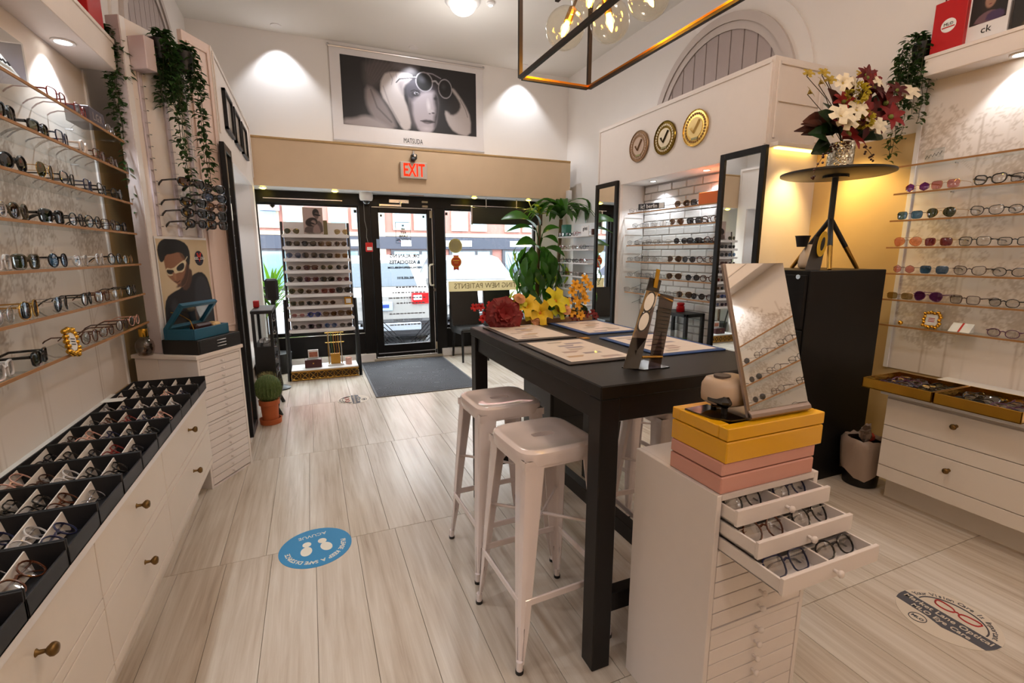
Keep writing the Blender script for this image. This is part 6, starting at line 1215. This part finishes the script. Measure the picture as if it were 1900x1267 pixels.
for bx, bz, tx, tz, ty, w_, m in ((2.70, 1.72, 2.17, 1.80, 5.55, .24, BAN), (2.72, 1.66, 2.24, 1.66, 5.55, .10, BAN), (2.78, 1.42, 2.34, 1.50, 5.5, .24, BAN), (2.76, 1.75, 2.52, 1.92, 5.6, .12, BAN), (2.80, 1.45, 3.02, 1.36, 5.5, .18, BAN), (2.80, 1.65, 3.0, 1.72, 5.6, .14, BAN), (2.82, .95, 2.84, .58, 5.55, .22, BAN), (2.80, 1.6, 2.95, 1.52, 5.55, .15, BAN)):
    MB().tube([(2.77, 5.74, bz - .2), ((bx + 2.77) / 2, 5.72, bz - .08), (bx, 5.70, bz)], .007, 5).build('stalk', DRG, p2); MB().leaf((bx, 5.70, bz), (tx, ty, tz), w_, .16, up=(.1, -.6, 1), seg=7, fold=.3).build('leaf', m, p2, smooth=80)
for k in range(16):
    a = 2 * PI * k / 16; L = random.uniform(.14, .24); MB().leaf((2.78, 5.74, 1.88), (2.78 + L * math.cos(a), 5.74 + L * math.sin(a) * .8, 1.88 + random.uniform(-.06, .16)), .05, .25, seg=5).build('leaf', LIM if k % 3 else DRG, p2, smooth=80)
for k in range(150):
    z = random.uniform(.70, 1.50); a = random.uniform(0, 2 * PI); rr = random.uniform(.10, .34); c0 = Vector((2.76 + rr * math.cos(a), 5.72 + rr * math.sin(a) * .8, z)); L = random.uniform(.16, .30); MB().leaf(c0, c0 + Vector((random.uniform(-.05, .05), random.uniform(-.05, .05), -L)), L * .42, .2, up=(math.cos(a), math.sin(a), .2), seg=4).build('leaf', LIM if k % 9 == 0 else DRG, p2, smooth=80)
# ------------------------------------------------------------------ high black table and what lies on it
TZ = 1.005
tb = thing('bar_table', 'tall black wooden bar table in the middle of shop', 'table', (1.185, 1.83, 0))
MB().box(.785, 1.585, 1.185, 2.48, TZ - .045, TZ, .004).build('table_top', BLKWOOD, tb)
for a in ((.80, 1.57, 1.20, 1.225), (.80, 1.57, 2.44, 2.465), (.80, .825, 1.225, 2.44), (1.545, 1.57, 1.225, 2.44)): MB().box(a[0], a[1], a[2], a[3], TZ - .125, TZ - .045, .002).build('apron', BLKWOOD, tb)
for x in (.788, 1.512):
    for y in (1.188, 2.407): MB().box(x, x + .07, y, y + .07, 0, TZ - .045, .003).build('leg', BLKWOOD, tb)
MB().box(.858, 1.512, 1.20, 1.245, .20, .27, .002).build('stretcher', BLKWOOD, tb); MB().box(.858, 1.512, 2.42, 2.465, .20, .27, .002).build('stretcher', BLKWOOD, tb)
MB().box(1.16, 1.21, 1.245, 2.42, .20, .27, .002).build('stretcher', BLKWOOD, tb)
def desk_pad(label, x0, x1, y0, y1, m, seed):
    t = thing('desk_pad', label, 'desk pad', ((x0 + x1) / 2, (y0 + y1) / 2, TZ), group='desk pads on the black table'); MB().box(x0, x1, y0, y1, TZ + .0005, TZ + .006, .002).build('pad', m, t)
    g = random.Random(seed); w_ = x1 - x0 - .05; h_ = y1 - y0 - .05; c = Canvas(90, int(90 * h_ / w_), (.93, .89, .86))
    for k in range(9):
        xx, yy = g.uniform(.05, .6), .06 + .1 * k; c.poly([(xx, yy), (xx + g.uniform(.15, .35), yy), (xx + .3, yy + .07), (xx, yy + .07)], g.choice(((.70, .62, .60), (.78, .66, .52), (.60, .58, .64), (.74, .70, .66))), .02, 0, .9)
    for k in range(26): yy = .03 + .037 * k; c.line([(.05, yy), (g.uniform(.5, .95), yy)], .006, (.66, .58, .54), .45)
    c.obj('sheet', basis((-w_ / 2, -h_ / 2, .0068), (1, 0, 0), (0, 1, 0)), w_, print_mat('paper_print', .6, .2), t); return t
PGY = mat('pad_grey', (.26, .235, .23), .5); PBL = mat('pad_blue', (.16, .31, .56), .5)
desk_pad('grey desk pad with printed price sheet, far left of table', .835, 1.155, 1.965, 2.42, PGY, 1); desk_pad('grey desk pad with printed price sheet, near left of table', .83, 1.15, 1.465, 1.92, PGY, 2)
desk_pad('blue desk pad with printed sheet, far right of table', 1.235, 1.56, 2.0, 2.42, PBL, 3); desk_pad('blue desk pad with printed sheet, near right of table', 1.235, 1.57, 1.46, 1.90, PBL, 4)
for i, (x, y) in enumerate(((1.175, 1.93), (1.185, 2.39))): o = MB().box(x - .022, x + .022, y - .018, y + .018, TZ + .0005, TZ + .0025).build('brass_tag', mat('tag_gold', (.72, .52, .16), .4)); tag(o, 'small gold sticker tag on table between the pads, %s' % ('nearer', 'farther')[i], 'tag')
# flower trough at the far end
ft = thing('flower_trough', 'low trough of red, yellow and peach artificial flowers on table', 'flowers', (1.18, 2.45, TZ)); MB().box(.89, 1.53, 2.428, 2.472, TZ, TZ + .03, .004).build('trough', mat('trough_tan', (.55, .42, .30), .5), ft)
FY = 2.445
flower(ft, (.955, FY - .03, 1.065), (-.2, -1, .3), .10, 0, (.46, .015, .04), 'red_peony', 'peony')
for x, z in ((.80, 1.115), (.835, 1.115), (.86, 1.07), (.89, 1.125), (.845, 1.05)): flower(ft, (x, FY, z), (-.3, -1, .2), .022, 5, (.72, .10, .10), 'red_blossom', 'cup', .9); MB().tube([(x, FY, z), (.93, FY, 1.06)], .002, 4).build('stem', VINE, ft)
for x, z, r_ in ((1.09, 1.10, .07), (1.17, 1.065, .075), (1.26, 1.12, .085), (1.04, 1.13, .05), (1.13, 1.05, .05), (1.28, 1.07, .06)): flower(ft, (x, FY - .02, z), (random.uniform(-.4, .4), -1, random.uniform(.2, .7)), r_, 5, ((.78, .74, .12), (.84, .70, .10), (.72, .72, .14), (.86, .72, .12), (.80, .76, .16), (.84, .66, .10))[int(x * 100) % 6], 'yellow_orchid', 'cup', .75, (.8, .5, .1))
for x, z in ((1.04, 1.155), (1.14, 1.03), (1.325, 1.08)): flower(ft, (x, FY - .05, z), (0, -.8, .6), .032, 6, (.86, .62, .44), 'peach_bud', 'peony')
for x, z in ((1.39, 1.06), (1.43, 1.10), (1.41, 1.13), (1.46, 1.17), (1.48, 1.13), (1.44, 1.20), (1.50, 1.21), (1.39, 1.18), (1.36, 1.12), (1.45, 1.04), (1.41, 1.22), (1.47, 1.25)): flower(ft, (x, FY, z), (random.uniform(-.5, .5), -1, .3), .03, 5, (.86, .62, .12), 'orange_orchid', 'cup', .8); MB().tube([(x, FY, z), (1.42, FY + .01, 1.03)], .0018, 4).build('stem', VINE, ft)
for x, z in ((1.42, 1.03), (1.46, 1.02), (1.39, 1.035), (1.49, 1.045), (1.53, 1.05), (1.55, 1.03)): flower(ft, (x, FY, z), (.2, -1, .3), .024, 5, (.42, .06, .08), 'wine_blossom', 'cup', .8)
for k in range(16): x = .95 + .036 * k; MB().leaf((x, FY, 1.03), (x + random.uniform(-.06, .06), FY - random.uniform(-.02, .03), 1.07 + random.uniform(0, .06)), .045, .15, seg=4).build('leaf', random.choice((GRN, GRN, mat('leaf_olive', (.34, .34, .08), .45))), ft)
# leaning clear and black eyewear display
ds = thing('counter_display', 'leaning black and clear acrylic eyewear display on table', 'display', (1.07, 1.36, TZ))
def slab(P, t, name, m): # P four corners; thickness t along normal
    P = [Vector(p) for p in P]; n_ = (P[1] - P[0]).cross(P[3] - P[0]).normalized() * t; vs = P + [p + n_ for p in P]; return MB().add(vs, [(3, 2, 1, 0), (4, 5, 6, 7), (0, 1, 5, 4), (1, 2, 6, 5), (2, 3, 7, 6), (3, 0, 4, 7)]).build(name, m, ds)
GB = mat('gloss_black', (.06, .045, .045), .08, coat=1)
slab([(.985, 1.365, TZ), (1.03, 1.30, TZ), (1.14, 1.30, TZ), (1.13, 1.43, TZ)], .004, 'base_plate', GB)
pa, pb_ = Vector((.975, 1.345, TZ + .004)), Vector((1.022, 1.318, TZ + .004)); qa, qb = Vector((1.085, 1.365, 1.318)), Vector((1.135, 1.365, 1.306))
L4 = lambda f0, f1: [pa.lerp(qa, f0), pb_.lerp(qb, f0), pb_.lerp(qb, f1), pa.lerp(qa, f1)]
slab(L4(0, .34), .004, 'black_panel', GB); slab(L4(.34, .86), .004, 'mirror_panel', mat('mirror_film', (.80, .78, .76), .08, metal=1)); slab(L4(.86, 1), .004, 'black_panel', GB)
for f in (.52, .74):
    cc_ = (pa.lerp(qa, f) + pb_.lerp(qb, f)) / 2; M_ = basis(cc_ + Vector((-.003, -.004, .001)), (pb_ - pa), (qa - pa)); q = MB(M_); q.disc((0, 0, 0), .019, 24, 'z', .006, ry=.038); q.build('round_window', GB, ds); q = MB(M_); q.disc((0, 0, .004), .015, 24, 'z', .003, ry=.032); q.build('window_mirror', MIRROR, ds)
slab([(1.075, 1.335, TZ + .004), (1.12, 1.325, TZ + .004), (1.178, 1.345, 1.25), (1.125, 1.355, 1.262)], .004, 'clear_panel', glass('smoke_acrylic', (.55, .5, .5), 1.0)); 
for k in range(14): f = .12 + .055 * k; a_ = Vector((1.08, 1.333, TZ)).lerp(Vector((1.128, 1.352, 1.255)), f); b__ = Vector((1.115, 1.325, TZ)).lerp(Vector((1.172, 1.343, 1.245)), f); MB().cyl(a_, b__, .003, 5).build('ridge', GB, ds)
for f in (.13, .84): MB().cyl(pb_.lerp(qb, f), Vector((1.12, 1.325, TZ)).lerp(Vector((1.175, 1.345, 1.248)), min(1, f * 1.12)), .005, 8).build('spacer_rod', BRASS, ds)
slab([qa.lerp(qb, .35) + Vector((-.004, -.006, -.03)), qa.lerp(qb, .65) + Vector((-.004, -.006, -.03)), qa.lerp(qb, .75) + Vector((0, -.006, .035)), qa.lerp(qb, .45) + Vector((0, -.006, .035))], .003, 'yellow_tab', mat('tab_yellow', (.80, .60, .12), .4))
# ------------------------------------------------------------------ stools
SW = mat('stool_enamel', (.95, .905, .90), .16, coat=.5, noise=.01)
def superpt(a, r, p=5.5):
    c_, s_ = math.cos(a), math.sin(a); k = (abs(c_) ** p + abs(s_) ** p) ** (-1 / p); return r * k * c_, r * k * s_
def stool(label, loc, rotz):
    t = thing('bar_stool', label, 'stool', loc, rotz, 'white metal stools round the table'); b = MB(); n = 48; vs = []
    for r_, z in ((.152, .715), (.155, .745), (.152, .757), (.142, .764), (.132, .7645), (.124, .760), (.06, .760)):
        for k in range(n): x, y = superpt(2 * PI * k / n, r_); vs.append((x, y, z))
    for r_, z in ((1, .760), (1, .70)):
        for k in range(n): a = 2 * PI * k / n; x = .044 * math.cos(a); y = .019 * math.sin(a); x = max(-.044, min(.044, x * 1.25)); vs.append((x, y, z))
    m_ = 9; b.add(vs, [(i * n + k, i * n + (k + 1) % n, (i + 1) * n + (k + 1) % n, (i + 1) * n + k) for i in range(m_ - 1) for k in range(n)]); b.build('seat', SW, t, local=True, smooth=40)
    for sx in (-1, 1):
        for sy in (-1, 1):
            vs = []; N_ = 10
            for (cx, w_, z) in ((.147, .072, .735), (.150, .070, .68), (.168, .052, .40), (.182, .036, .16), (.190, .020, .03)):
                prof = [(cx, cx - w_), (cx, cx - w_ * .5), (cx, cx - .016), (cx - .005, cx - .005), (cx - .016, cx), (cx - w_ * .5, cx), (cx - w_, cx)]; inn = [(x - .004 if x > cx - .02 else x, y - .004 if y > cx - .02 else y) for x, y in prof[::-1]]
                for x, y in prof + inn: vs.append((sx * x, sy * y, z))
            P_ = 14; lg = MB().add(vs, [(i * P_ + k, i * P_ + (k + 1) % P_, (i + 1) * P_ + (k + 1) % P_, (i + 1) * P_ + k) for i in range(4) for k in range(P_)] + [tuple(range(P_)), tuple(range(4 * P_, 5 * P_))]).build('leg', SW, t, local=True, smooth=35)
            MB().cyl((sx * .184, sy * .184, .005), (sx * .183, sy * .183, .045), .012, 10).build('foot_sleeve', SW, lg, local=True); MB().cyl((sx * .184, sy * .184, 0), (sx * .184, sy * .184, .012), .014, 10).build('rubber_foot', BLACK, lg, local=True)
    for s in (-1, 1):
        MB().box(-.16, .16, s * .174 - .004, s * .174 + .004, .235, .262, .003).build('stretcher', SW, t, local=True); MB().box(s * .174 - .004, s * .174 + .004, -.16, .16, .235, .262, .003).build('stretcher', SW, t, local=True)
        MB().box(-.15, .15, s * .145 - .003, s * .145 + .003, .705, .735).build('seat_skirt', SW, t, local=True); MB().box(s * .145 - .003, s * .145 + .003, -.15, .15, .705, .735).build('seat_skirt', SW, t, local=True)
        MB().cyl((-.15, s * -.15, .45), (.15, s * .15, .45), .006, 6).build('cross_brace', SW, t, local=True)
    return t
stool('glossy white metal stool nearest the viewer, left of table', (.735, 1.475, 0), R(3)); stool('glossy white metal stool behind the nearest one, left of table', (.752, 1.955, 0), R(2))
stool('white metal stool partly hidden right of table, near end', (1.43, 1.62, 0), R(-3)); stool('white metal stool mostly hidden right of table, far end', (1.66, 2.15, 0), R(4))
# low black display cabinet beyond the table
lb_ = thing('low_display_cabinet', 'low black cabinet with green edged glass top beyond table', 'cabinet', (1.75, 3.05, 0))
MB().box(1.45, 2.05, 2.80, 3.25, .06, .50, .004).build('body', BLACK, lb_); MB().box(1.47, 2.03, 2.795, 2.80, .10, .28, .002).build('drawer', BLACK, lb_); MB().box(1.47, 2.03, 2.795, 2.80, .29, .47, .002).build('drawer', BLACK, lb_)
for x in (1.48, 2.02):
    for y in (2.83, 3.22): MB().box(x - .015, x + .015, y - .015, y + .015, 0, .06).build('foot', BLACK, lb_)
    for y in (2.83, 3.22): MB().box(x - .012, x + .012, y - .012, y + .012, .50, .64).build('post', BLACK, lb_)
MB().box(1.44, 2.06, 2.79, 3.26, .64, .652).build('glass_top', glass('green_glass', (.55, .85, .72), .8), lb_)
# ------------------------------------------------------------------ stacked boxes, mirror and hand device on the drawer unit
PK = mat('pink_lacquer', (.86, .62, .56), .25, coat=.5); YL = mat('yellow_lacquer', (.93, .69, .05), .22, coat=.5)
def lidded(label, x0, x1, y0, y1, z0, zb, zl, m, inset):
    t = thing('lacquer_box', label, 'box', ((x0 + x1) / 2, (y0 + y1) / 2, z0)); MB().box(x0, x1, y0, y1, z0, zb, .003).build('box_base', m, t); MB().box(x0 + .008, x1 - .008, y0 + .008, y1 - .008, zb, zb + .004).build('box_neck', mat('neck_dark', (.35, .25, .15), .6), t)
    if not inset: MB().box(x0, x1, y0, y1, zb + .003, zl, .003).build('lid', m, t); return
    for a in ((x0, x1, y0, y0 + .03), (x0, x1, y1 - .03, y1), (x0, x0 + .035, y0 + .03, y1 - .03), (x1 - .035, x1, y0 + .03, y1 - .03)): MB().box(a[0], a[1], a[2], a[3], zb + .003, zl, .002).build('lid_rim', m, t)
    MB().box(x0 + .035, x1 - .035, y0 + .03, y1 - .03, zb + .003, zl - .008).build('lid_inset', mat('inset_brown', (.12, .08, .06), .25), t)
lidded('pale pink lacquered box under yellow box', .915, 1.253, .832, 1.02, UH, .846, .884, PK, False); lidded('glossy yellow lacquered box with dark inset lid', .918, 1.268, .826, 1.025, .884, .940, .976, YL, True)
tm = thing('table_mirror', 'frameless tilted table mirror on yellow box reflecting shelves', 'mirror', (1.12, .87, .976))
TB, TT = Vector((0, .852, .985)), Vector((0, .975, 1.372)); MR = .108
def mq(x0, x1, f0, f1, off, t, name, m):
    d = (TT - TB); n_ = Vector((0, -d.z, d.y)).normalized(); P = [Vector((x0, 0, 0)) + TB.lerp(TT, f0), Vector((x1, 0, 0)) + TB.lerp(TT, f0), Vector((x1, 0, 0)) + TB.lerp(TT, f1), Vector((x0, 0, 0)) + TB.lerp(TT, f1)]; P = [p + n_ * off for p in P]; vs = P + [p + n_ * t for p in P]
    return MB().add(vs, [(3, 2, 1, 0), (4, 5, 6, 7), (0, 1, 5, 4), (1, 2, 6, 5), (2, 3, 7, 6), (3, 0, 4, 7)]).build(name, m, tm)
ALU = mat('brushed_alu', (.72, .66, .63), .3, metal=.9); mq(1.018, 1.232, .04, 1, 0, .004, 'mirror_glass', MIRROR); mq(1.012, 1.238, .0, 1.004, -.008, .0075, 'mirror_back', ALU)
MB().tube([(1.125, .850, 1.0), (1.125, .842, .988), (1.125, .845, .980), (1.125, .87, .978), (1.125, .95, .978)], .113, 4, flat=1.0) if False else None
b = MB(); P = [(.856, 1.002), (.846, .994), (.843, .986), (.848, .979), (.86, .977), (.95, .977), (.95, .979), (.86, .980), (.851, .983), (.848, .988), (.851, .993), (.858, .998)]; vs = [(1.014, y, z) for y, z in P] + [(1.236, y, z) for y, z in P]; n = len(P); b.add(vs, [tuple(range(n))[::-1], tuple(range(n, 2 * n))] + [(i, (i + 1) % n, n + (i + 1) % n, n + i) for i in range(n)]); b.build('curved_foot', ALU, tm)
MB().tube([(1.236, .90, 1.09), (1.262, .92, 1.09), (1.268, .93, 1.075), (1.26, .935, 1.06), (1.236, .93, 1.05)], .003, 6).build('support_loop', CHROME, tm)
pl_ = thing('glass_plate', 'black glossy plate under the cream hand device', 'plate', (.97, .92, .97)); MB().prism([(.925, .985), (.935, .90), (.965, .862), (1.01, .858), (1.01, .99)], .977, .981).build('plate', GB, pl_)
dv_ = thing('optical_device', 'cream rounded optical measuring device behind table mirror', 'device', (1.02, .945, .985)); DM = mat('device_cream', (.82, .73, .64), .35)
b = MB(); n = 28; vs = []
for r_, z in ((.80, .998), (.97, 1.006), (1.0, 1.022), (.99, 1.05), (.86, 1.066), (.5, 1.073), (.01, 1.075)):
    for k in range(n): x, y = superpt(2 * PI * k / n, 1, 3); vs.append((1.035 + x * r_ * .068, .945 + y * r_ * .055, z))
b.add(vs, [(i * n + k, i * n + (k + 1) % n, (i + 1) * n + (k + 1) % n, (i + 1) * n + k) for i in range(6) for k in range(n)] + [tuple(range(n))[::-1]]); b.build('shell', DM, dv_, smooth=60)
MB().box(.966, 1.0, .885, .96, 1.0, 1.03, .012).build('dark_window', GB, dv_); MB().disc((1.01, .945, 1.074), .022, 20, 'z', .006).build('button', mat('device_grey', (.35, .30, .28), .4), dv_)
for x, y in ((.99, .91), (1.08, .91), (1.03, .985)): MB().cyl((x, y, .9765), (x, y, 1.003), .008, 8).build('foot', BLACK, dv_)
# ------------------------------------------------------------------ chandelier
CH = mat('chandelier_bronze', (.20, .16, .13), .4, metal=.6); CHG = mat('chandelier_gold', (.66, .42, .12), .3, metal=.9)
ch = thing('chandelier', 'bronze open box frame chandelier with clear globe bulbs', 'chandelier', (1.215, 1.7, 2.25)); X0, X1, Y0, Y1, Z0, Z1 = 1.02, 1.41, 1.10, 2.345, 2.25, 2.78; w_ = .009
for x in (X0, X1):
    for y in (Y0, Y1): MB().box(x - w_, x + w_, y - w_, y + w_, Z0, Z1).build('upright', CH, ch)
    for z in (Z0, Z1): q = MB().box(x - w_, x + w_, Y0 + w_, Y1 - w_, z - w_, z + w_).build('long_bar', CH, ch); MB().box(x - w_ * .8 if x == X0 else x - w_ - .001, x + w_ + .001 if x == X0 else x + w_ * .8, Y0 + w_, Y1 - w_, z + w_ * .2, z + w_ + .0015).build('gold_inlay', CHG, q)
for y in (Y0, Y1):
    for z in (Z0, Z1): q = MB().box(X0 + w_, X1 - w_, y - w_, y + w_, z - w_, z + w_).build('cross_bar', CH, ch); MB().box(X0 + w_, X1 - w_, y - w_ - .001, y + w_ * .6, z + w_ * .1, z + w_ + .0015).build('gold_inlay', CHG, q)
MB().box(1.205, 1.225, Y0, Y1, 2.62, 2.64).build('centre_bar', CH, ch); MB().box(1.19, 1.24, 1.68, 1.76, Z1, ZC - .02).build('stem', CH, ch); MB().disc((1.215, 1.72, ZC - .012), .08, 24, 'z', .024).build('ceiling_rose', CH, ch)
for x in (X0, X1): pass
MB().box(X0, X1, 1.2, 1.215, Z1 - .005, Z1 + .005).build('cross_bar', CH, ch); MB().box(X0, X1, 1.71, 1.73, Z1 - .005, Z1 + .005).build('cross_bar', CH, ch)
FIL = lamp_mat('filament_glow', (1.0, .72, .20), 140); GLB = glass('globe_glass', (1.0, .985, .95), .2)
for i, (x, y, z, r_) in enumerate(((1.10, 2.04, 2.365, .085), (1.17, 1.95, 2.455, .08), (1.27, 1.95, 2.385, .085), (1.34, 1.78, 2.42, .085), (1.16, 1.62, 2.42, .085), (1.27, 1.4, 2.40, .085), (1.15, 1.25, 2.42, .085))):
    C_ = Vector((x, y, z)); top = Vector((1.215, y + .02, 2.62)); d = (C_ - top).normalized(); g = MB().sphere(C_, r_, 24, 14).build('globe', GLB, ch, smooth=80); MB().tube([top, C_ - d * r_ * .75], .006, 6).build('arm', CH, ch); MB().tube([C_ - d * (r_ + .012), C_ - d * r_ * .35], .017, 10).build('socket', BRASS, g)
    MB().tube([C_ - d * r_ * .35, C_ - d * r_ * .1, C_ + d * r_ * .3, C_ + d * r_ * .48], [.010, .012, .009, .002], 8).build('filament', FIL, g); point('bulb_light', C_, 2.2, AMB, .02)
# ------------------------------------------------------------------ outside: snowy street, cars, shops opposite
gd = struct(MB().box(-30, 40, 6.56, 60, -.45, -.30).build('ground_street', mat('snowy_asphalt', (.50, .51, .53), .8, noise=.25, nscale=1.2))); 
pv = struct(MB().box(-30, 40, 6.56, 7.6, -.30, -.03).build('pavement', mat('pavement_grey', (.55, .55, .56), .9, noise=.2, nscale=3)))
sn_ = MB()
for k in range(26): sn_.sphere((random.uniform(-4, 7), random.uniform(7.6, 8.0), -.28), random.uniform(.12, .3), 8, 5, (1.4, 1, .35))
sn_ = sn_.build('snow_bank', mat('snow', (.92, .94, .97), .8), smooth=80); sn_['kind'] = 'stuff'; sn_['label'] = 'heaped snow along the kerb outside the door'; sn_['category'] = 'snow'
CW = mat('car_white', (.58, .575, .57), .25, coat=.8); CD = mat('car_trim', (.12, .125, .15), .5, noise=.2); CG = mat('car_glass', (.22, .28, .34), .2, coat=.3); TL = mat('tail_red', (.75, .10, .12), .2, coat=1); TW = mat('lamp_clear', (.80, .82, .85), .15, coat=1)
def car(label, loc, rotz, rear, name='car'):
    """SUV; local -y is the end facing the shop (rear or front)"""
    t = thing('parked_car', label, 'car', loc, rotz); s = 1 if rear else 0
    prof = [(0, .35), (-.06, .55), (-.04, .95), (.12, 1.08), (.42, 1.58), (.75, 1.66), (2.2, 1.64), (2.9, 1.12), (4.0, .98), (4.35, .8), (4.4, .35)] if rear else [(0, .35), (-.05, .55), (.05, .86), (.35, .98), (1.25, 1.10), (1.95, 1.60), (2.5, 1.66), (3.8, 1.62), (4.25, 1.1), (4.4, .9), (4.4, .35)]
    hw = [.93 if z < 1.15 else .93 - (z - 1.1) * .42 for y, z in prof]; n = len(prof); vs = [(-w, y, z) for (y, z), w in zip(prof, hw)] + [(w, y, z) for (y, z), w in zip(prof, hw)]
    MB().add(vs, [tuple(range(n)), tuple(range(2 * n - 1, n - 1, -1))] + [(i, n + i, n + (i + 1) % n, (i + 1) % n) for i in range(n)]).build('body', CW, t, local=True)
    a, b_ = (3, 4) if rear else (4, 5); (y0, z0), (y1, z1) = prof[a], prof[b_]; w0, w1 = .74, .62
    f = lambda k: (y0 + (y1 - y0) * k, z0 + (z1 - z0) * k); (ya, za), (yb, zb) = f(.06), f(.88); nn = Vector((0, -(z1 - z0), (y1 - y0))).normalized() * .012
    if nn.y > 0: nn = -nn
    MB().add([(-w0, ya + nn.y, za + nn.z), (w0, ya + nn.y, za + nn.z), (w1, yb + nn.y, zb + nn.z), (-w1, yb + nn.y, zb + nn.z)], [(0, 1, 2, 3)]).build('rear_window' if rear else 'windscreen', CG, t, local=True)
    for sx in (-1, 1):
        MB().add([(sx * .932, .55 if rear else 1.45, 1.12), (sx * .932, 2.7 if rear else 3.9, 1.12), (sx * .75, 2.15 if rear else 3.7, 1.55), (sx * .75, .75 if rear else 2.1, 1.55)], [(0, 1, 2, 3)]).build('side_window', CG, t, local=True)
        for yw in (.85, 3.5): MB().disc((sx * .86, yw, .34), .34, 22, 'x', .22).build('tyre', BLACK, t, local=True); MB().disc((sx * .975, yw, .34), .21, 18, 'x', .02).build('wheel_rim', CHROME, t, local=True)
        MB().box(sx * .92, sx * 1.08, 1.0 if not rear else 2.6, 1.15 if not rear else 2.75, 1.05, 1.22, .03).build('wing_mirror', CW, t, local=True)
        if rear: MB().box(sx * .60, sx * .94, -.075, .12, .80, 1.02, .02).build('tail_light', TL, t, local=True); MB().box(sx * .66, sx * .88, -.08, -.02, .42, .52, .02).build('reflector', TL, t, local=True); MB().box(sx * .62, sx * .8, -.08, -.02, .86, .98, .02).build('lamp_lens', TW, t, local=True)
        else: MB().box(sx * .60, sx * .92, -.05, .25, .72, .88, .03).build('headlight', TW, t, local=True)
    MB().box(-.95, .95, -.10, .3, .22, .55, .05).build('bumper', CD, t, local=True)
    if rear:
        MB().box(-.75, .75, -.115, -.09, .34, .48, .02).build('skid_plate', mat('car_silver', (.68, .71, .75), .3, metal=.5), t, local=True); MB().box(-.26, .26, -.085, -.06, .70, .86, .01).build('plate', mat('plate_blue', (.62, .74, .90), .4), t, local=True); MB().box(-.2, .2, -.088, -.085, .75, .81).build('plate_marks', mat('plate_ink', (.15, .25, .55), .5), t, local=True)
    else: MB().box(-.5, .5, -.065, -.03, .58, .76, .01).build('grille', CD, t, local=True); [MB().box(-.48, .48, -.075, -.06, .60 + .05 * k, .615 + .05 * k).build('grille_bar', CHROME, t, local=True) for k in range(3)]
    return t
car('white SUV seen from behind through the glass door', (1.05, 8.75, -.3), R(-3), True)
car('white car facing the shop in right window', (3.2, 8.9, -.3), R(-6), False)
car('white car at left edge of the left window', (-2.1, 8.9, -.3), R(4), True)
car('white SUV parked across the lane behind the others', (3.6, 14.5, -.3), R(10), False)
BR = mat('brick_red', (.55, .37, .34), .85, noise=.2, nscale=3); ST = mat('stone_trim', (.60, .55, .48), .8); WG = mat('far_glass', (.30, .42, .46), .25, coat=1)
bd = thing('brick_building', 'red brick shop building with pale windows across the street', 'building', (5, 26, 0)); MB().box(-14, 26, 25, 30, -.3, 9).build('wall', BR, bd); MB().box(-14, 26, 24.85, 25, 2.24, 2.42).build('stone_band', ST, bd)
MB().box(-14, 26, 24.8, 25, 1.62, 2.22).build('sign_band', mat('sign_charcoal', (.14, .16, .22), .6), bd)
for k in range(12):
    x = -11 + 3.0 * k
    f_ = MB().box(x - .05, x + .85, 24.9, 25, 2.55, 3.55).build('window', ST, bd); MB().box(x + .06, x + .74, 24.88, 24.9, 2.63, 3.47).build('pane', WG, f_)
    f_ = MB().box(x + 1.0, x + 1.9, 24.9, 25, 2.55, 3.55).build('window', ST, bd); MB().box(x + 1.11, x + 1.79, 24.88, 24.9, 2.63, 3.47).build('pane', WG, f_)
    f_ = MB().box(x - .2, x + 2.2, 24.88, 25, -.3, 1.6).build('shop_window', mat('shop_frame', (.2, .2, .23), .6), bd); MB().box(x - .05, x + 1.2, 24.86, 24.88, -.1, 1.5).build('pane', WG, f_); MB().box(x + 1.35, x + 2.05, 24.86, 24.88, -.2, 1.5).build('pane', WG, f_)
    if k % 3 == 1: MB().box(x + 2.2, x + 2.55, 24.82, 25, -.3, 9).build('pilaster', ST, bd)
for x, w_ in ((1.9, .9), (4.3, .5), (6.6, 1.4), (10.2, 1.8)): MB().box(x, x + w_, 24.77, 24.8, 1.76, 2.06).build('sign_board', INKW, bd)
bs = thing('poster_column', 'tall lilac and orange sign panel across the street', 'sign', (-1.2, 24.7, 3.3)); MB().box(-1.9, -1.1, 24.6, 24.8, 3.3, 6.2).build('panel', mat('sign_lilac', (.66, .64, .86), .6), bs); MB().box(-1.75, -1.25, 24.57, 24.6, 3.5, 6.0).build('inner_panel', mat('sign_peach', (.92, .75, .70), .6), bs)
sh_ = thing('bare_shrub', 'bare purplish shrub beyond the parked cars', 'shrub', (6.6, 15, 0)); q = MB()
for k in range(420):
    a = random.uniform(0, 2 * PI); el = random.uniform(.1, 1.5); L = random.uniform(1.0, 1.9); d = Vector((math.cos(a) * math.cos(el), math.sin(a) * math.cos(el), math.sin(el))); p = Vector((6.6, 15, -.3)); q.tube([p + d * .2, p + d * L * .6 + Vector((random.uniform(-.1, .1), 0, random.uniform(-.1, .1))), p + d * L], [.012, .009, .005], 3)
q.build('twigs', mat('twig', (.16, .13, .18), .9), sh_, kind='stuff')
